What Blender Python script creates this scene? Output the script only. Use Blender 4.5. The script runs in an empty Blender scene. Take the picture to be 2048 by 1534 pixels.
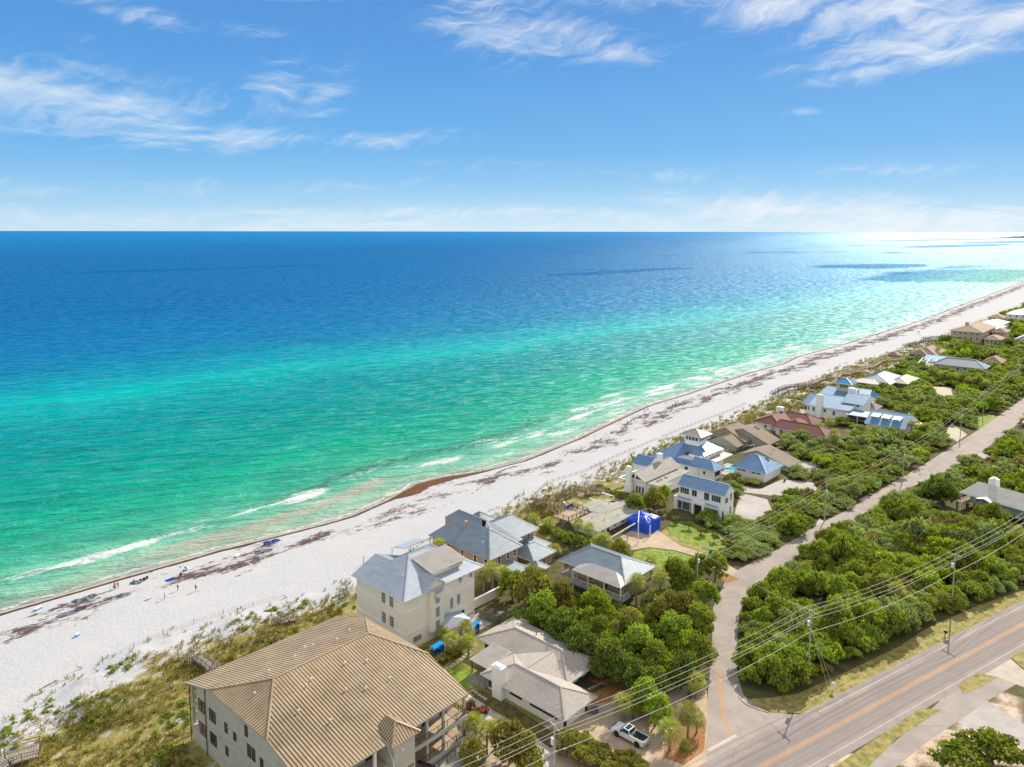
import bpy, math, random
import numpy as np
from mathutils import Vector, Matrix
R = math.radians
PI = math.pi
scene = bpy.context.scene
COL = scene.collection

# ------------------------------------------------------------------ camera
# World frame: +X runs along the shore towards the far right, +Y points out to sea, Z up, metres.
cam_d = bpy.data.cameras.new("camera")
cam_d.sensor_width = 36.0
cam_d.lens = 1514.0 / 2048.0 * 36.0
cam_d.shift_y = -(767.0 - 635.3) / 2048.0
cam_d.clip_start = 1.0
cam_d.clip_end = 400000.0
cam = bpy.data.objects.new("camera", cam_d)
COL.objects.link(cam)
cam.location = (0, 0, 82.0)
cam.rotation_euler = (R(90 - 6.5), R(-0.08), R(42.6 - 90))
scene.camera = cam

# ------------------------------------------------------------------ sky and sun
SUN_AZ, SUN_EL = 11.0, 31.0          # azimuth measured from +X towards +Y
CAM_AZ = 42.6
sun_d = bpy.data.lights.new("sun", 'SUN')
sun_d.energy = 5.0
sun_d.angle = R(0.53)
sun_d.color = (1.0, 0.89, 0.74)
sun = bpy.data.objects.new("sun", sun_d)
COL.objects.link(sun)
sun.rotation_euler = (R(90 - SUN_EL), 0, R(SUN_AZ + 90))

world = bpy.data.worlds.new("World")
scene.world = world
world.use_nodes = True
NT = world.node_tree
NT.nodes.clear()


class Nodes:
    """tiny helper for wiring node trees"""
    def __init__(s, nt):
        s.nt = nt
    def n(s, t, **kw):
        nd = s.nt.nodes.new(t)
        for k, v in kw.items():
            if k.startswith('i_'):
                key = k[2:]
                key = int(key) if key.isdigit() else key.replace('_', ' ')
                s.put(nd.inputs[key], v)
            else:
                setattr(nd, k, v)
        return nd
    def put(s, sock, v):
        if isinstance(v, bpy.types.NodeSocket):
            s.nt.links.new(v, sock)
        else:
            sock.default_value = v
    def m(s, op, a, b=0.0, c=None, clamp=False):
        nd = s.nt.nodes.new('ShaderNodeMath')
        nd.operation = op
        nd.use_clamp = clamp
        s.put(nd.inputs[0], a)
        s.put(nd.inputs[1], b)
        if c is not None:
            s.put(nd.inputs[2], c)
        return nd.outputs[0]
    def vm(s, op, a, b=(0, 0, 0)):
        nd = s.nt.nodes.new('ShaderNodeVectorMath')
        nd.operation = op
        s.put(nd.inputs[0], a)
        s.put(nd.inputs[1], b)
        return nd.outputs[0]
    def scale(s, v, xyz):
        return s.vm('MULTIPLY', v, xyz)
    def rot(s, v, deg):
        nd = s.nt.nodes.new('ShaderNodeVectorRotate')
        nd.rotation_type = 'Z_AXIS'
        s.put(nd.inputs['Vector'], v)
        nd.inputs['Angle'].default_value = R(deg)
        return nd.outputs[0]
    def noise(s, vec, scale=1.0, detail=3.0, rough=0.5, dist=0.0, dims='3D'):
        nd = s.nt.nodes.new('ShaderNodeTexNoise')
        nd.noise_dimensions = dims
        s.put(nd.inputs['Vector'], vec)
        nd.inputs['Scale'].default_value = scale
        nd.inputs['Detail'].default_value = detail
        nd.inputs['Roughness'].default_value = rough
        nd.inputs['Distortion'].default_value = dist
        return nd.outputs[0]
    def ramp(s, f, stops, interp='LINEAR'):
        nd = s.nt.nodes.new('ShaderNodeValToRGB')
        nd.color_ramp.interpolation = interp
        el = nd.color_ramp.elements
        while len(el) > 1:
            el.remove(el[-1])
        for i, (p, c) in enumerate(stops):
            e = el[0] if i == 0 else el.new(p)
            e.position = p
            e.color = (c if len(c) == 4 else (*c, 1)) if isinstance(c, tuple) else (c, c, c, 1)
        s.put(nd.inputs[0], f)
        return nd.outputs[0]
    def mix(s, f, a, b, mode='MIX'):
        nd = s.nt.nodes.new('ShaderNodeMix')
        nd.data_type = 'RGBA'
        nd.blend_type = mode
        s.put(nd.inputs[0], f)
        s.put(nd.inputs[6], a if isinstance(a, bpy.types.NodeSocket) else (*a[:3], 1))
        s.put(nd.inputs[7], b if isinstance(b, bpy.types.NodeSocket) else (*b[:3], 1))
        return nd.outputs[2]
    def step(s, v, lo, hi):
        nd = s.nt.nodes.new('ShaderNodeMapRange')
        nd.interpolation_type = 'SMOOTHSTEP'
        s.put(nd.inputs[0], v)
        s.put(nd.inputs[1], lo)
        s.put(nd.inputs[2], hi)
        return nd.outputs[0]
    def attr(s, name):
        nd = s.nt.nodes.new('ShaderNodeAttribute')
        nd.attribute_name = name
        return nd.outputs['Fac']


def build_sky():
    N = Nodes(NT)
    sky = N.n('ShaderNodeTexSky', sky_type='NISHITA', sun_disc=False)
    sky.sun_elevation = R(SUN_EL)
    sky.sun_rotation = R(90 - SUN_AZ)      # Blender measures it from +Y, clockwise
    sky.altitude = 80
    sky.air_density = 1.0
    sky.dust_density = 0.6
    sky.ozone_density = 2.5
    d = N.n('ShaderNodeTexCoord').outputs['Generated']
    sep = N.n('ShaderNodeSeparateXYZ', i_0=d)
    x, y, z = sep.outputs
    az = N.m('SUBTRACT', CAM_AZ, N.m('MULTIPLY', N.m('ARCTAN2', y, x), 180 / PI))   # degrees right of the view axis
    hyp = N.m('SQRT', N.m('ADD', N.m('MULTIPLY', x, x), N.m('MULTIPLY', y, y)))
    el = N.m('MULTIPLY', N.m('ARCTAN2', z, hyp), 180 / PI)
    # cloud layer coordinates: the sky direction laid out as azimuth, elevation; cirrus streaks
    comb = N.n('ShaderNodeCombineXYZ', i_0=az, i_1=el, i_2=0.0).outputs[0]
    warp = N.noise(N.scale(comb, (0.10, 0.22, 1)), 1.0, 4, 0.55)
    wv = N.n('ShaderNodeCombineXYZ', i_0=0.0, i_1=N.m('MULTIPLY', N.m('SUBTRACT', warp, 0.5), 6.0), i_2=0.0).outputs[0]
    cw = N.vm('ADD', comb, wv)
    n1 = N.noise(N.scale(cw, (0.13, 0.95, 1)), 1.0, 9, 0.60, 0.2)
    n2 = N.noise(N.scale(N.rot(N.scale(cw, (1, 1, 1)), -24), (0.22, 1.5, 1)), 1.0, 8, 0.60, 0.25)
    tex = N.m('ADD', N.m('MULTIPLY', n1, 0.62), N.m('MULTIPLY', n2, 0.38))
    blobs = [  # azimuth, elevation, half width, half height, tilt (deg), weight
        (-30.0, 8.3, 7.5, 1.7, -4, 1.05), (-24.5, 6.6, 5.0, 0.9, 0, 0.8), (-19.5, 6.4, 3.6, 0.7, 3, .85), (-10.5, 6.5, 5.0, 0.6, 3, .62),
        (-17.0, 9.6, 2.4, 1.4, 30, .68), (-14.0, 9.5, 2.6, 1.2, 36, .55),
        (0.0, 14.2, 4.6, 1.6, -9, .85), (6.5, 13.2, 4.0, 1.0, -8, .72), (-1.5, 15.4, 3.0, .8, -8, .5),
        (11.0, 16.0, 6.0, 0.8, -6, .72), (19.0, 15.0, 5.5, 1.2, -6, .95), (26.5, 14.6, 6.0, 1.5, 2, .95), (30.5, 12.6, 7.5, 1.1, 7, 1.15),
        (28.0, 11.0, 5.0, 0.6, 6, .95), (34.0, 14.8, 4.0, 1.8, 0, .7),
        (-27.5, 15.0, 2.2, 0.55, 6, .72), (-24.0, 13.7, 2.5, 0.45, -3, .75), (-19.5, 13.5, 1.6, 0.35, 3, .62), (-17.3, 13.5, 1.4, 0.3, 3, .6),
        (-12.5, 16.6, 5.2, 0.6, 5, .66), (20.5, 8.2, 1.2, 0.25, 0, .7), (-29, 12.2, 1.0, .3, 0, .45),
        (-22.0, 3.0, 16, 0.7, 2, .40), (18.0, 4.0, 14, 0.5, 0, .42), (-6, 5.0, 12, .5, 0, .30),
        (-7.0, 1.25, 14, 0.45, 1.5, .78), (-14.0, 0.25, 9, 0.35, 2, .75), (21.0, 1.7, 7.5, 0.8, -2, .95), (30, 0.7, 12, 0.8, 0, .95), (8, 0.9, 20, .5, 0, .5), (-30, .8, 10, .6, 0, .5)]
    tot = None
    for a, e, sa, se, tl, w in blobs:
        sa, se = sa * 1.3, se * 1.35
        da, de = N.m('SUBTRACT', az, a), N.m('SUBTRACT', el, e)
        c, s_ = math.cos(R(tl)), math.sin(R(tl))
        u = N.m('ADD', N.m('MULTIPLY', da, c / sa), N.m('MULTIPLY', de, s_ / sa))
        v = N.m('ADD', N.m('MULTIPLY', da, -s_ / se), N.m('MULTIPLY', de, c / se))
        r2 = N.m('ADD', N.m('MULTIPLY', u, u), N.m('MULTIPLY', v, v))
        g = N.m('MULTIPLY', N.m('EXPONENT', N.m('MULTIPLY', r2, -0.9)), w)
        tot = g if tot is None else N.m('MAXIMUM', tot, g)
    dens = N.m('MULTIPLY', N.step(N.m('ADD', N.m('MULTIPLY', N.m('SUBTRACT', tex, 0.5), 3.0), N.m('MULTIPLY', tot, 0.86)), 0.10, 1.50), 1.0, clamp=True)
    dens = N.m('MULTIPLY', dens, N.step(tot, 0.02, 0.4))
    # physical sky blended with the deep, polarised blue gradient of the photograph
    grad = N.ramp(N.m('DIVIDE', el, 60.0), [(0.0, (0.50, 0.76, 0.93)), (0.03, (0.33, 0.64, 0.92)), (0.10, (0.155, 0.46, 0.86)), (0.20, (0.10, 0.345, 0.77)), (0.30, (0.085, 0.285, 0.68)), (0.6, (0.075, 0.24, 0.56)), (1.0, (0.06, 0.19, 0.48))])
    grad = N.vm('MULTIPLY', grad, (10.0, 10.0, 10.0))
    clr = N.mix(0.93, sky.outputs[0], grad)
    sd = Vector((math.cos(R(SUN_EL)) * math.cos(R(SUN_AZ)), math.cos(R(SUN_EL)) * math.sin(R(SUN_AZ)), math.sin(R(SUN_EL))))
    dn = N.n('ShaderNodeVectorMath', operation='DOT_PRODUCT', i_0=d, i_1=tuple(sd)).outputs['Value']
    glow = N.step(dn, 0.4, 1.0)
    white = N.mix(glow, (7.6, 8.6, 9.4), (9.6, 9.7, 9.8))
    veil = N.m('MULTIPLY', N.step(el, 4.0, -0.5), N.m('MULTIPLY', n1, 0.75))
    c1 = N.mix(veil, clr, white)
    c2 = N.mix(N.m('MULTIPLY', dens, 0.84), c1, white)
    # added fill light: the unseen sky behind and above the camera is brightened
    fw = N.n('ShaderNodeVectorMath', operation='DOT_PRODUCT', i_0=d, i_1=(math.cos(R(CAM_AZ)), math.sin(R(CAM_AZ)), -0.15)).outputs['Value']
    back = N.m('MULTIPLY', N.step(fw, 0.45, -0.15), N.step(el, -2.0, 10.0))
    back = N.m('MULTIPLY', back, N.m('ADD', 0.55, N.m('MULTIPLY', n1, 0.7)))
    c2 = N.mix(back, c2, (9.2, 8.8, 8.2))
    bg = N.n('ShaderNodeBackground', i_0=c2, i_1=0.078)
    out = N.n('ShaderNodeOutputWorld')
    NT.links.new(bg.outputs[0], out.inputs[0])


build_sky()
scene.view_settings.view_transform = 'Standard'
scene.view_settings.look = 'None'
scene.view_settings.gamma = 1.0
scene.view_settings.exposure = 0.38
scene.cycles.max_bounces = 5
scene.cycles.diffuse_bounces = 3
scene.cycles.glossy_bounces = 2
scene.cycles.transmission_bounces = 2
scene.cycles.transparent_max_bounces = 4
scene.cycles.use_denoising = True

random.seed(7)
rng = np.random.default_rng(7)
G = 3.5          # height of the flat land behind the dunes

# ------------------------------------------------------------------ object helpers
def tag(o, label=None, cat=None, group=None, kind=None):
    if label: o['label'] = label
    if cat: o['category'] = cat
    if group: o['group'] = group
    if kind: o['kind'] = kind
    return o


def empty(name, loc=(0, 0, 0), rz=0.0, label=None, cat=None, group=None):
    o = bpy.data.objects.new(name, None)
    o.empty_display_size = 0.3
    COL.objects.link(o)
    o.location = loc
    o.rotation_euler = (0, 0, rz)
    return tag(o, label, cat, group)


class MB:
    """collects polygons; build() links them as one mesh object"""
    def __init__(s):
        s.v, s.f, s.k = [], [], []
    def poly(s, pts, k=0):
        b = len(s.v)
        s.v += [tuple(p) for p in pts]
        s.f.append(tuple(range(b, b + len(pts))))
        s.k.append(k)
        return s
    def box(s, x0, x1, y0, y1, z0, z1, k=0):
        if x0 > x1: x0, x1 = x1, x0
        if y0 > y1: y0, y1 = y1, y0
        b = len(s.v)
        s.v += [(x0, y0, z0), (x1, y0, z0), (x1, y1, z0), (x0, y1, z0), (x0, y0, z1), (x1, y0, z1), (x1, y1, z1), (x0, y1, z1)]
        s.f += [(b, b + 3, b + 2, b + 1), (b + 4, b + 5, b + 6, b + 7), (b, b + 1, b + 5, b + 4), (b + 1, b + 2, b + 6, b + 5), (b + 2, b + 3, b + 7, b + 6), (b + 3, b, b + 4, b + 7)]
        s.k += [k] * 6
        return s
    def bar(s, p, q, w=0.1, h=None, k=0, up=(0, 0, 1)):
        """rectangular bar from p to q"""
        h = h or w
        p, q = Vector(p), Vector(q)
        d = (q - p)
        if d.length < 1e-6: return s
        d.normalize()
        u = Vector(up)
        if abs(d.dot(u)) > 0.99: u = Vector((0, 1, 0))
        a = d.cross(u).normalized() * w / 2
        c = a.cross(d).normalized() * h / 2
        b = len(s.v)
        for e in (p, q):
            s.v += [tuple(e - a - c), tuple(e + a - c), tuple(e + a + c), tuple(e - a + c)]
        s.f += [(b + 3, b + 2, b + 1, b), (b + 4, b + 5, b + 6, b + 7), (b, b + 1, b + 5, b + 4), (b + 1, b + 2, b + 6, b + 5), (b + 2, b + 3, b + 7, b + 6), (b + 3, b, b + 4, b + 7)]
        s.k += [k] * 6
        return s
    def tube(s, pts, rad, n=8, k=0, cap=True):
        """round tube through pts with radius (number or list)"""
        pts = [Vector(p) for p in pts]
        rads = rad if isinstance(rad, (list, tuple)) else [rad] * len(pts)
        b = len(s.v)
        for i, p in enumerate(pts):
            d = (pts[min(i + 1, len(pts) - 1)] - pts[max(i - 1, 0)]).normalized()
            u = Vector((0, 0, 1)) if abs(d.z) < 0.9 else Vector((1, 0, 0))
            a = d.cross(u).normalized()
            c = d.cross(a).normalized()
            for j in range(n):
                t = 2 * PI * j / n
                s.v.append(tuple(p + (a * math.cos(t) + c * math.sin(t)) * rads[i]))
        for i in range(len(pts) - 1):
            for j in range(n):
                j2 = (j + 1) % n
                s.f.append((b + i * n + j, b + i * n + j2, b + (i + 1) * n + j2, b + (i + 1) * n + j))
                s.k.append(k)
        if cap:
            s.f.append(tuple(b + j for j in range(n))[::-1])
            s.f.append(tuple(b + (len(pts) - 1) * n + j for j in range(n)))
            s.k += [k, k]
        return s
    def prism(s, xy, z0, z1, k=0, ktop=None):
        n = len(xy)
        z0s = z0 if isinstance(z0, (list, tuple)) else [z0] * n
        z1s = z1 if isinstance(z1, (list, tuple)) else [z1] * n
        b = len(s.v)
        s.v += [(x, y, z0s[i]) for i, (x, y) in enumerate(xy)] + [(x, y, z1s[i]) for i, (x, y) in enumerate(xy)]
        s.f.append(tuple(range(b, b + n))[::-1])
        s.f.append(tuple(range(b + n, b + 2 * n)))
        s.k += [k, k if ktop is None else ktop]
        for i in range(n):
            j = (i + 1) % n
            s.f.append((b + i, b + j, b + n + j, b + n + i))
            s.k.append(k)
        return s
    def slab(s, pts, t=0.15, k=0, kside=None):
        """planar polygon thickened downwards"""
        s.poly(pts, k)
        lo = [(x, y, z - t) for x, y, z in pts]
        s.poly(lo[::-1], k if kside is None else kside)
        for i in range(len(pts)):
            j = (i + 1) % len(pts)
            s.poly([pts[i], lo[i], lo[j], pts[j]], k if kside is None else kside)
        return s
    def ribs(s, pts, spacing=0.5, w=0.06, h=0.06, k=0):
        """standing seams on a planar roof polygon, running down the slope"""
        P = [Vector(p) for p in pts]
        nrm = Vector((0, 0, 0))
        for i in range(len(P)):
            nrm += P[i].cross(P[(i + 1) % len(P)])
        if nrm.length < 1e-6: return s
        nrm.normalize()
        if nrm.z < 0: nrm = -nrm
        e = Vector((0, 0, 1)).cross(nrm)
        if e.length < 1e-3: e = Vector((1, 0, 0))
        e.normalize()
        d = nrm.cross(e).normalized()
        o = P[0]
        ab = [((p - o).dot(e), (p - o).dot(d)) for p in P]
        lo, hi = min(a for a, _ in ab), max(a for a, _ in ab)
        t = math.ceil(lo / spacing + 0.2) * spacing
        while t < hi - 0.1:
            xs = []
            for i in range(len(ab)):
                a0, b0 = ab[i]
                a1, b1 = ab[(i + 1) % len(ab)]
                if (a0 - t) * (a1 - t) < 0:
                    xs.append(b0 + (b1 - b0) * (t - a0) / (a1 - a0))
            xs.sort()
            for i in range(0, len(xs) - 1, 2):
                if xs[i + 1] - xs[i] > 0.25:
                    p = o + e * t + d * (xs[i] + 0.04) + nrm * h * 0.5
                    q = o + e * t + d * (xs[i + 1] - 0.04) + nrm * h * 0.5
                    s.bar(p, q, w, h, k, up=nrm)
            t += spacing
        return s
    def mesh(s, name, mats, off=(0, 0, 0)):
        me = bpy.data.meshes.new(name)
        ox, oy, oz = off
        me.from_pydata([(x - ox, y - oy, z - oz) for x, y, z in s.v], [], s.f)
        mats = mats if isinstance(mats, (list, tuple)) else [mats]
        for m in mats:
            me.materials.append(m)
        if len(mats) > 1:
            me.polygons.foreach_set('material_index', s.k)
        me.update()
        return me
    def build(s, name, mats, parent=None, off=None):
        """vertices are in world coordinates unless off is given; a child is stored relative to its root's place"""
        if off is None:
            off = (0, 0, 0)
            r = parent
            while r is not None and r.parent is not None: r = r.parent
            if r is not None: off = tuple(r.location)
        o = bpy.data.objects.new(name, s.mesh(name, mats, off))
        COL.objects.link(o)
        if parent is not None: o.parent = parent
        return o


def copy_tree(o, parent=None):
    c = o.copy()
    COL.objects.link(c)
    if parent is not None: c.parent = parent
    for ch in list(o.children):
        copy_tree(ch, c)
    return c


def np_mesh(name, verts, faces, mats, attrs=None, smooth=False):
    """verts n x 3, faces m x k arrays -> mesh datablock"""
    me = bpy.data.meshes.new(name)
    n, (m, k) = len(verts), faces.shape
    me.vertices.add(n)
    me.vertices.foreach_set('co', np.asarray(verts, np.float32).ravel())
    me.loops.add(m * k)
    me.loops.foreach_set('vertex_index', faces.astype(np.int32).ravel())
    me.polygons.add(m)
    me.polygons.foreach_set('loop_start', (np.arange(m) * k).astype(np.int32))
    me.polygons.foreach_set('loop_total', np.full(m, k, np.int32))
    if smooth:
        me.polygons.foreach_set('use_smooth', np.ones(m, bool))
    for mt in (mats if isinstance(mats, (list, tuple)) else [mats]):
        me.materials.append(mt)
    me.update(calc_edges=True)
    for kx, vals in (attrs or {}).items():
        a = me.attributes.new(kx, 'FLOAT', 'POINT')
        a.data.foreach_set('value', np.asarray(vals, np.float32))
    return me


def link(name, me, parent=None):
    o = bpy.data.objects.new(name, me)
    COL.objects.link(o)
    if parent is not None: o.parent = parent
    return o


# ------------------------------------------------------------------ materials
MT = {}
def mat(name, col, rough=0.7, metal=0.0, var=0.06, vscale=1.5, spec=0.4, bump=0.0, bscale=8.0, fn=None):
    """procedural paint, metal, wood or masonry: base colour with soft irregular wear"""
    m = bpy.data.materials.new(name)
    m.use_nodes = True
    nt = m.node_tree
    N = Nodes(nt)
    b = nt.nodes['Principled BSDF']
    tc = N.n('ShaderNodeTexCoord').outputs['Object']
    n1 = N.noise(tc, vscale, 4, 0.6)
    c = N.mix(N.step(n1, 0.3, 0.7), tuple(x * (1 - var) for x in col), tuple(min(1, x * (1 + var)) for x in col))
    if fn: c = fn(N, tc, c, b)
    nt.links.new(c, b.inputs['Base Color'])
    b.inputs['Roughness'].default_value = rough
    b.inputs['Metallic'].default_value = metal
    b.inputs['Specular IOR Level'].default_value = spec
    if bump:
        bp = N.n('ShaderNodeBump', i_Strength=bump, i_Distance=0.05, i_Height=N.noise(tc, bscale, 4, 0.6))
        nt.links.new(bp.outputs[0], b.inputs['Normal'])
    MT[name] = m
    return m


def siding(spacing, amt=0.12):
    def fn(N, tc, c, b):
        z = N.n('ShaderNodeSeparateXYZ', i_0=tc).outputs[2]
        fr = N.m('FRACT', N.m('DIVIDE', z, spacing))
        return N.mix(N.m('MULTIPLY', N.step(fr, 0.12, 0.0), amt * 3), c, (0.25, 0.25, 0.25), 'MULTIPLY')
    return fn


def shingle(N, tc, c, b):
    n = N.noise(N.scale(tc, (3, 3, 6)), 1.6, 3, 0.7)
    n2 = N.noise(tc, 0.25, 3, 0.5)
    c = N.mix(N.step(n, 0.35, 0.68), c, N.mix(1.0, c, (0.62, 0.62, 0.62), 'MULTIPLY'))
    return N.mix(N.step(n2, 0.45, 0.75), c, N.mix(1.0, c, (0.86, 0.84, 0.82), 'MULTIPLY'))


def turf(N, tc, c, b):
    n = N.noise(tc, 0.6, 6, 0.7)
    n2 = N.noise(tc, 2.5, 4, 0.7)
    c = N.mix(N.step(n, 0.42, 0.62), c, N.mix(1.0, c, (0.62, 0.85, 0.55), 'MULTIPLY'))
    return N.mix(N.m('MULTIPLY', N.step(n2, 0.55, 0.72), 0.7), c, (0.42, 0.34, 0.24))


def weathered(N, tc, c, b):
    n = N.noise(N.scale(tc, (0.35, 0.35, 2.2)), 1.0, 5, 0.65)
    n2 = N.noise(tc, 3.0, 4, 0.6)
    c = N.mix(N.step(n, 0.4, 0.75), c, N.mix(1.0, c, (0.80, 0.79, 0.77), 'MULTIPLY'))
    return N.mix(N.step(n2, 0.55, 0.85), c, N.mix(1.0, c, (0.88, 0.88, 0.88), 'MULTIPLY'))


def stained(N, tc, c, b):
    c = weathered(N, tc, c, b)
    n = N.noise(N.scale(tc, (2.2, 0.16, 0.3)), 1.0, 5, 0.65)
    n2 = N.noise(N.scale(tc, (0.9, 0.9, 1)), 0.16, 3, 0.5)
    c = N.mix(N.m('MULTIPLY', N.step(n, 0.5, 0.75), 0.45), c, N.mix(1.0, c, (0.74, 0.74, 0.72), 'MULTIPLY'))
    return N.mix(N.m('MULTIPLY', N.step(n2, 0.45, 0.7), 0.5), c, N.mix(1.0, c, (1.18, 1.14, 1.1), 'MULTIPLY'))


def tiles(N, tc, c, b):
    s_ = N.n('ShaderNodeSeparateXYZ', i_0=tc)
    fx = N.m('SINE', N.m('MULTIPLY', s_.outputs[0], 14.0))
    fy = N.m('SINE', N.m('MULTIPLY', s_.outputs[1], 14.0))
    w = N.m('MULTIPLY', N.m('ADD', fx, fy), 0.25)
    c = N.mix(N.step(w, -0.5, 0.3), N.mix(1.0, c, (0.5, 0.42, 0.42), 'MULTIPLY'), c)
    n = N.noise(tc, 1.2, 4, 0.7)
    return N.mix(N.step(n, 0.4, 0.7), c, N.mix(1.0, c, (1.25, 0.9, 0.8), 'MULTIPLY'))


mat('boarding', (0.22, 0.13, 0.12), 0.8)
mat('tan_metal', (0.41, 0.315, 0.20), 0.55, 0.0, .12, .25, fn=stained)
mat('tan_seam_shade', (0.075, 0.05, 0.032), 0.6, 0.0)  # rib shadow put into the seam colour as dark brown
mat('light_seam_metal', (0.42, 0.48, 0.55), 0.5, 0.2, .04, .5, spec=0.5, fn=weathered)
mat('seam_metal', (0.25, 0.31, 0.37), 0.54, 0.2, .04, .5, spec=0.5, fn=weathered)
mat('pale_metal', (0.42, 0.40, 0.375), 0.55, 0.15, .04, .5, fn=weathered)
mat('grey_brown_metal', (0.42, 0.39, 0.36), 0.46, 0.5, .06, .6, fn=weathered)
mat('azure_metal', (0.13, 0.29, 0.50), 0.6, 0.0, .04, .5, fn=weathered)
mat('blue_metal', (0.25, 0.39, 0.58), 0.45, 0.5, .04, .5, spec=0.5, fn=weathered)
mat('bright_blue_metal', (0.10, 0.36, 0.66), 0.4, 0.1, .04, .5, fn=weathered)
mat('sage_wall', (0.46, 0.46, 0.40), 0.9, 0, .05, .8, fn=weathered)
mat('cream_wall', (0.80, 0.75, 0.67), 0.9, 0, .04, .5, bump=.15)
mat('white_wall', (0.87, 0.88, 0.88), 0.9, 0, .03, .5, bump=.15)
mat('white_siding', (0.85, 0.86, 0.86), 0.8, 0, .03, .8, fn=siding(0.22))
mat('yellow_wall', (0.62, 0.52, 0.30), 0.9)
mat('peach_siding', (0.46, 0.33, 0.25), 0.85, 0, .05, .8, fn=siding(0.2))
mat('blue_siding', (0.36, 0.48, 0.60), 0.85, 0, .04, .8, fn=siding(0.2))
mat('teal_siding', (0.24, 0.33, 0.33), 0.85, 0, .05, .8, fn=siding(0.2))
mat('charcoal_wall', (0.05, 0.055, 0.06), 0.8)
mat('grey_stucco', (0.36, 0.37, 0.33), 0.9, fn=weathered)
mat('brown_siding', (0.20, 0.16, 0.12), 0.85, fn=siding(0.25))
mat('mansion_wall', (0.52, 0.44, 0.34), 0.9, fn=weathered)
mat('grey_shingle', (0.50, 0.46, 0.42), 0.9, 0, .06, 2, fn=shingle)
mat('brown_shingle', (0.30, 0.245, 0.185), 0.9, 0, .06, 2, fn=shingle)
mat('olive_flat', (0.36, 0.36, 0.30), 0.9, 0, .08, .3, fn=weathered)
mat('red_tile', (0.21, 0.095, 0.075), 0.8, 0, .1, 1, fn=tiles)
mat('pink_tile', (0.38, 0.29, 0.23), 0.8, 0, .1, 1, fn=tiles)
mat('trim_white', (0.78, 0.78, 0.76), 0.6)
mat('trim_dark', (0.06, 0.045, 0.04), 0.6)
mat('trim_blue', (0.30, 0.38, 0.46), 0.6)
mat('chalk_metal', (0.60, 0.585, 0.55), 0.6, 0.0, .04, .5, fn=weathered)
mat('glass', (0.035, 0.06, 0.07), 0.06, 0, .1, 1, spec=0.8)
mat('dark_opening', (0.03, 0.025, 0.02), 0.7)
mat('concrete', (0.50, 0.44, 0.36), 0.9, 0, .08, .5, fn=weathered)
mat('warm_concrete', (0.50, 0.39, 0.28), 0.9, 0, .08, .3, bump=.2, fn=weathered)
mat('pale_concrete', (0.45, 0.42, 0.40), 0.9, 0, .06, .4, fn=weathered)
mat('old_wood', (0.22, 0.165, 0.115), 0.9, 0, .25, 3, fn=weathered)
mat('grey_wood', (0.30, 0.27, 0.23), 0.9, 0, .25, 3, fn=weathered)
mat('deck_wood', (0.44, 0.34, 0.24), 0.9, 0, .2, 2, fn=weathered)
mat('dark_wood', (0.09, 0.065, 0.05), 0.9, 0, .2, 3)
mat('black_metal', (0.02, 0.02, 0.02), 0.5)
mat('rubber', (0.02, 0.02, 0.02), 0.8)
mat('steel', (0.4, 0.42, 0.44), 0.4, 0.7)
mat('wire', (0.70, 0.67, 0.60), 0.6, 0.2)
mat('pole_wood', (0.42, 0.42, 0.34), 0.9, 0, .15, 2, fn=weathered)
mat('car_paint', (0.75, 0.77, 0.79), 0.25, 0, .01, 1, spec=0.7)
mat('red_lamp', (0.5, 0.02, 0.02), 0.3)
mat('cart_blue', (0.0, 0.28, 0.80), 0.35)
mat('tarp_blue', (0.01, 0.07, 0.60), 0.42, 0, .15, 1, bump=.6, bscale=1.5)
mat('tarp_pale', (0.45, 0.62, 0.85), 0.5, 0, .15, 1)
mat('red_paint', (0.55, 0.03, 0.02), 0.5)
mat('yellow_paint', (0.75, 0.55, 0.02), 0.6)
mat('green_plastic', (0.03, 0.22, 0.13), 0.5)
mat('pool_water', (0.03, 0.50, 0.52), 0.06, 0, .08, 1.2, spec=0.5)
mat('skin', (0.45, 0.27, 0.18), 0.6)
mat('cloth_navy', (0.02, 0.03, 0.16), 0.9)
mat('cloth_blue', (0.02, 0.08, 0.30), 0.9)
mat('cloth_dark', (0.04, 0.04, 0.045), 0.9)
mat('cloth_red', (0.45, 0.06, 0.04), 0.9)
mat('cloth_orange', (0.40, 0.17, 0.05), 0.9)
mat('cloth_teal', (0.03, 0.07, 0.075), 0.8)
mat('cloth_grey', (0.16, 0.17, 0.20), 0.9)
mat('cloth_pale', (0.5, 0.6, 0.7), 0.9)
mat('hair', (0.05, 0.03, 0.02), 0.8)
mat('paint_white', (0.50, 0.46, 0.42), 0.8, 0, .2, 3)
mat('paint_yellow', (0.62, 0.27, 0.03), 0.8, 0, .12, 2)
mat('shaded_lawn', (0.12, 0.10, 0.035), 0.95, 0, .35, .8, bump=.5)  # darker copy of the lawn, shade put into its colour
mat('lawn', (0.22, 0.28, 0.03), 0.95, 0, .3, .8, bump=.5, fn=turf)
mat('dry_lawn', (0.32, 0.255, 0.085), 0.95, 0, .3, .8, bump=.5, fn=turf)
mat('straw', (0.34, 0.17, 0.07), 0.95, 0, .35, 2.5, bump=.6)
mat('shell_gravel', (0.52, 0.47, 0.42), 0.95, 0, .25, 4, bump=.5)
# ------------------------------------------------------------------ ground plan helpers
def gp(px, py, z=G):
    """point of the plan under a pixel of the photograph, at height z"""
    x, y = (px - 1024) / 1514.0, -(py - 635.3) / 1514.0
    c, s = math.cos(R(6.5)), math.sin(R(6.5))
    r = (x, c + y * s, -s + y * c)
    t = (z - 82.0) / r[2]
    a = R(47.4)
    X, Y = r[0] * t, r[1] * t
    return (X * math.cos(a) + Y * math.sin(a), -X * math.sin(a) + Y * math.cos(a))


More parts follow.
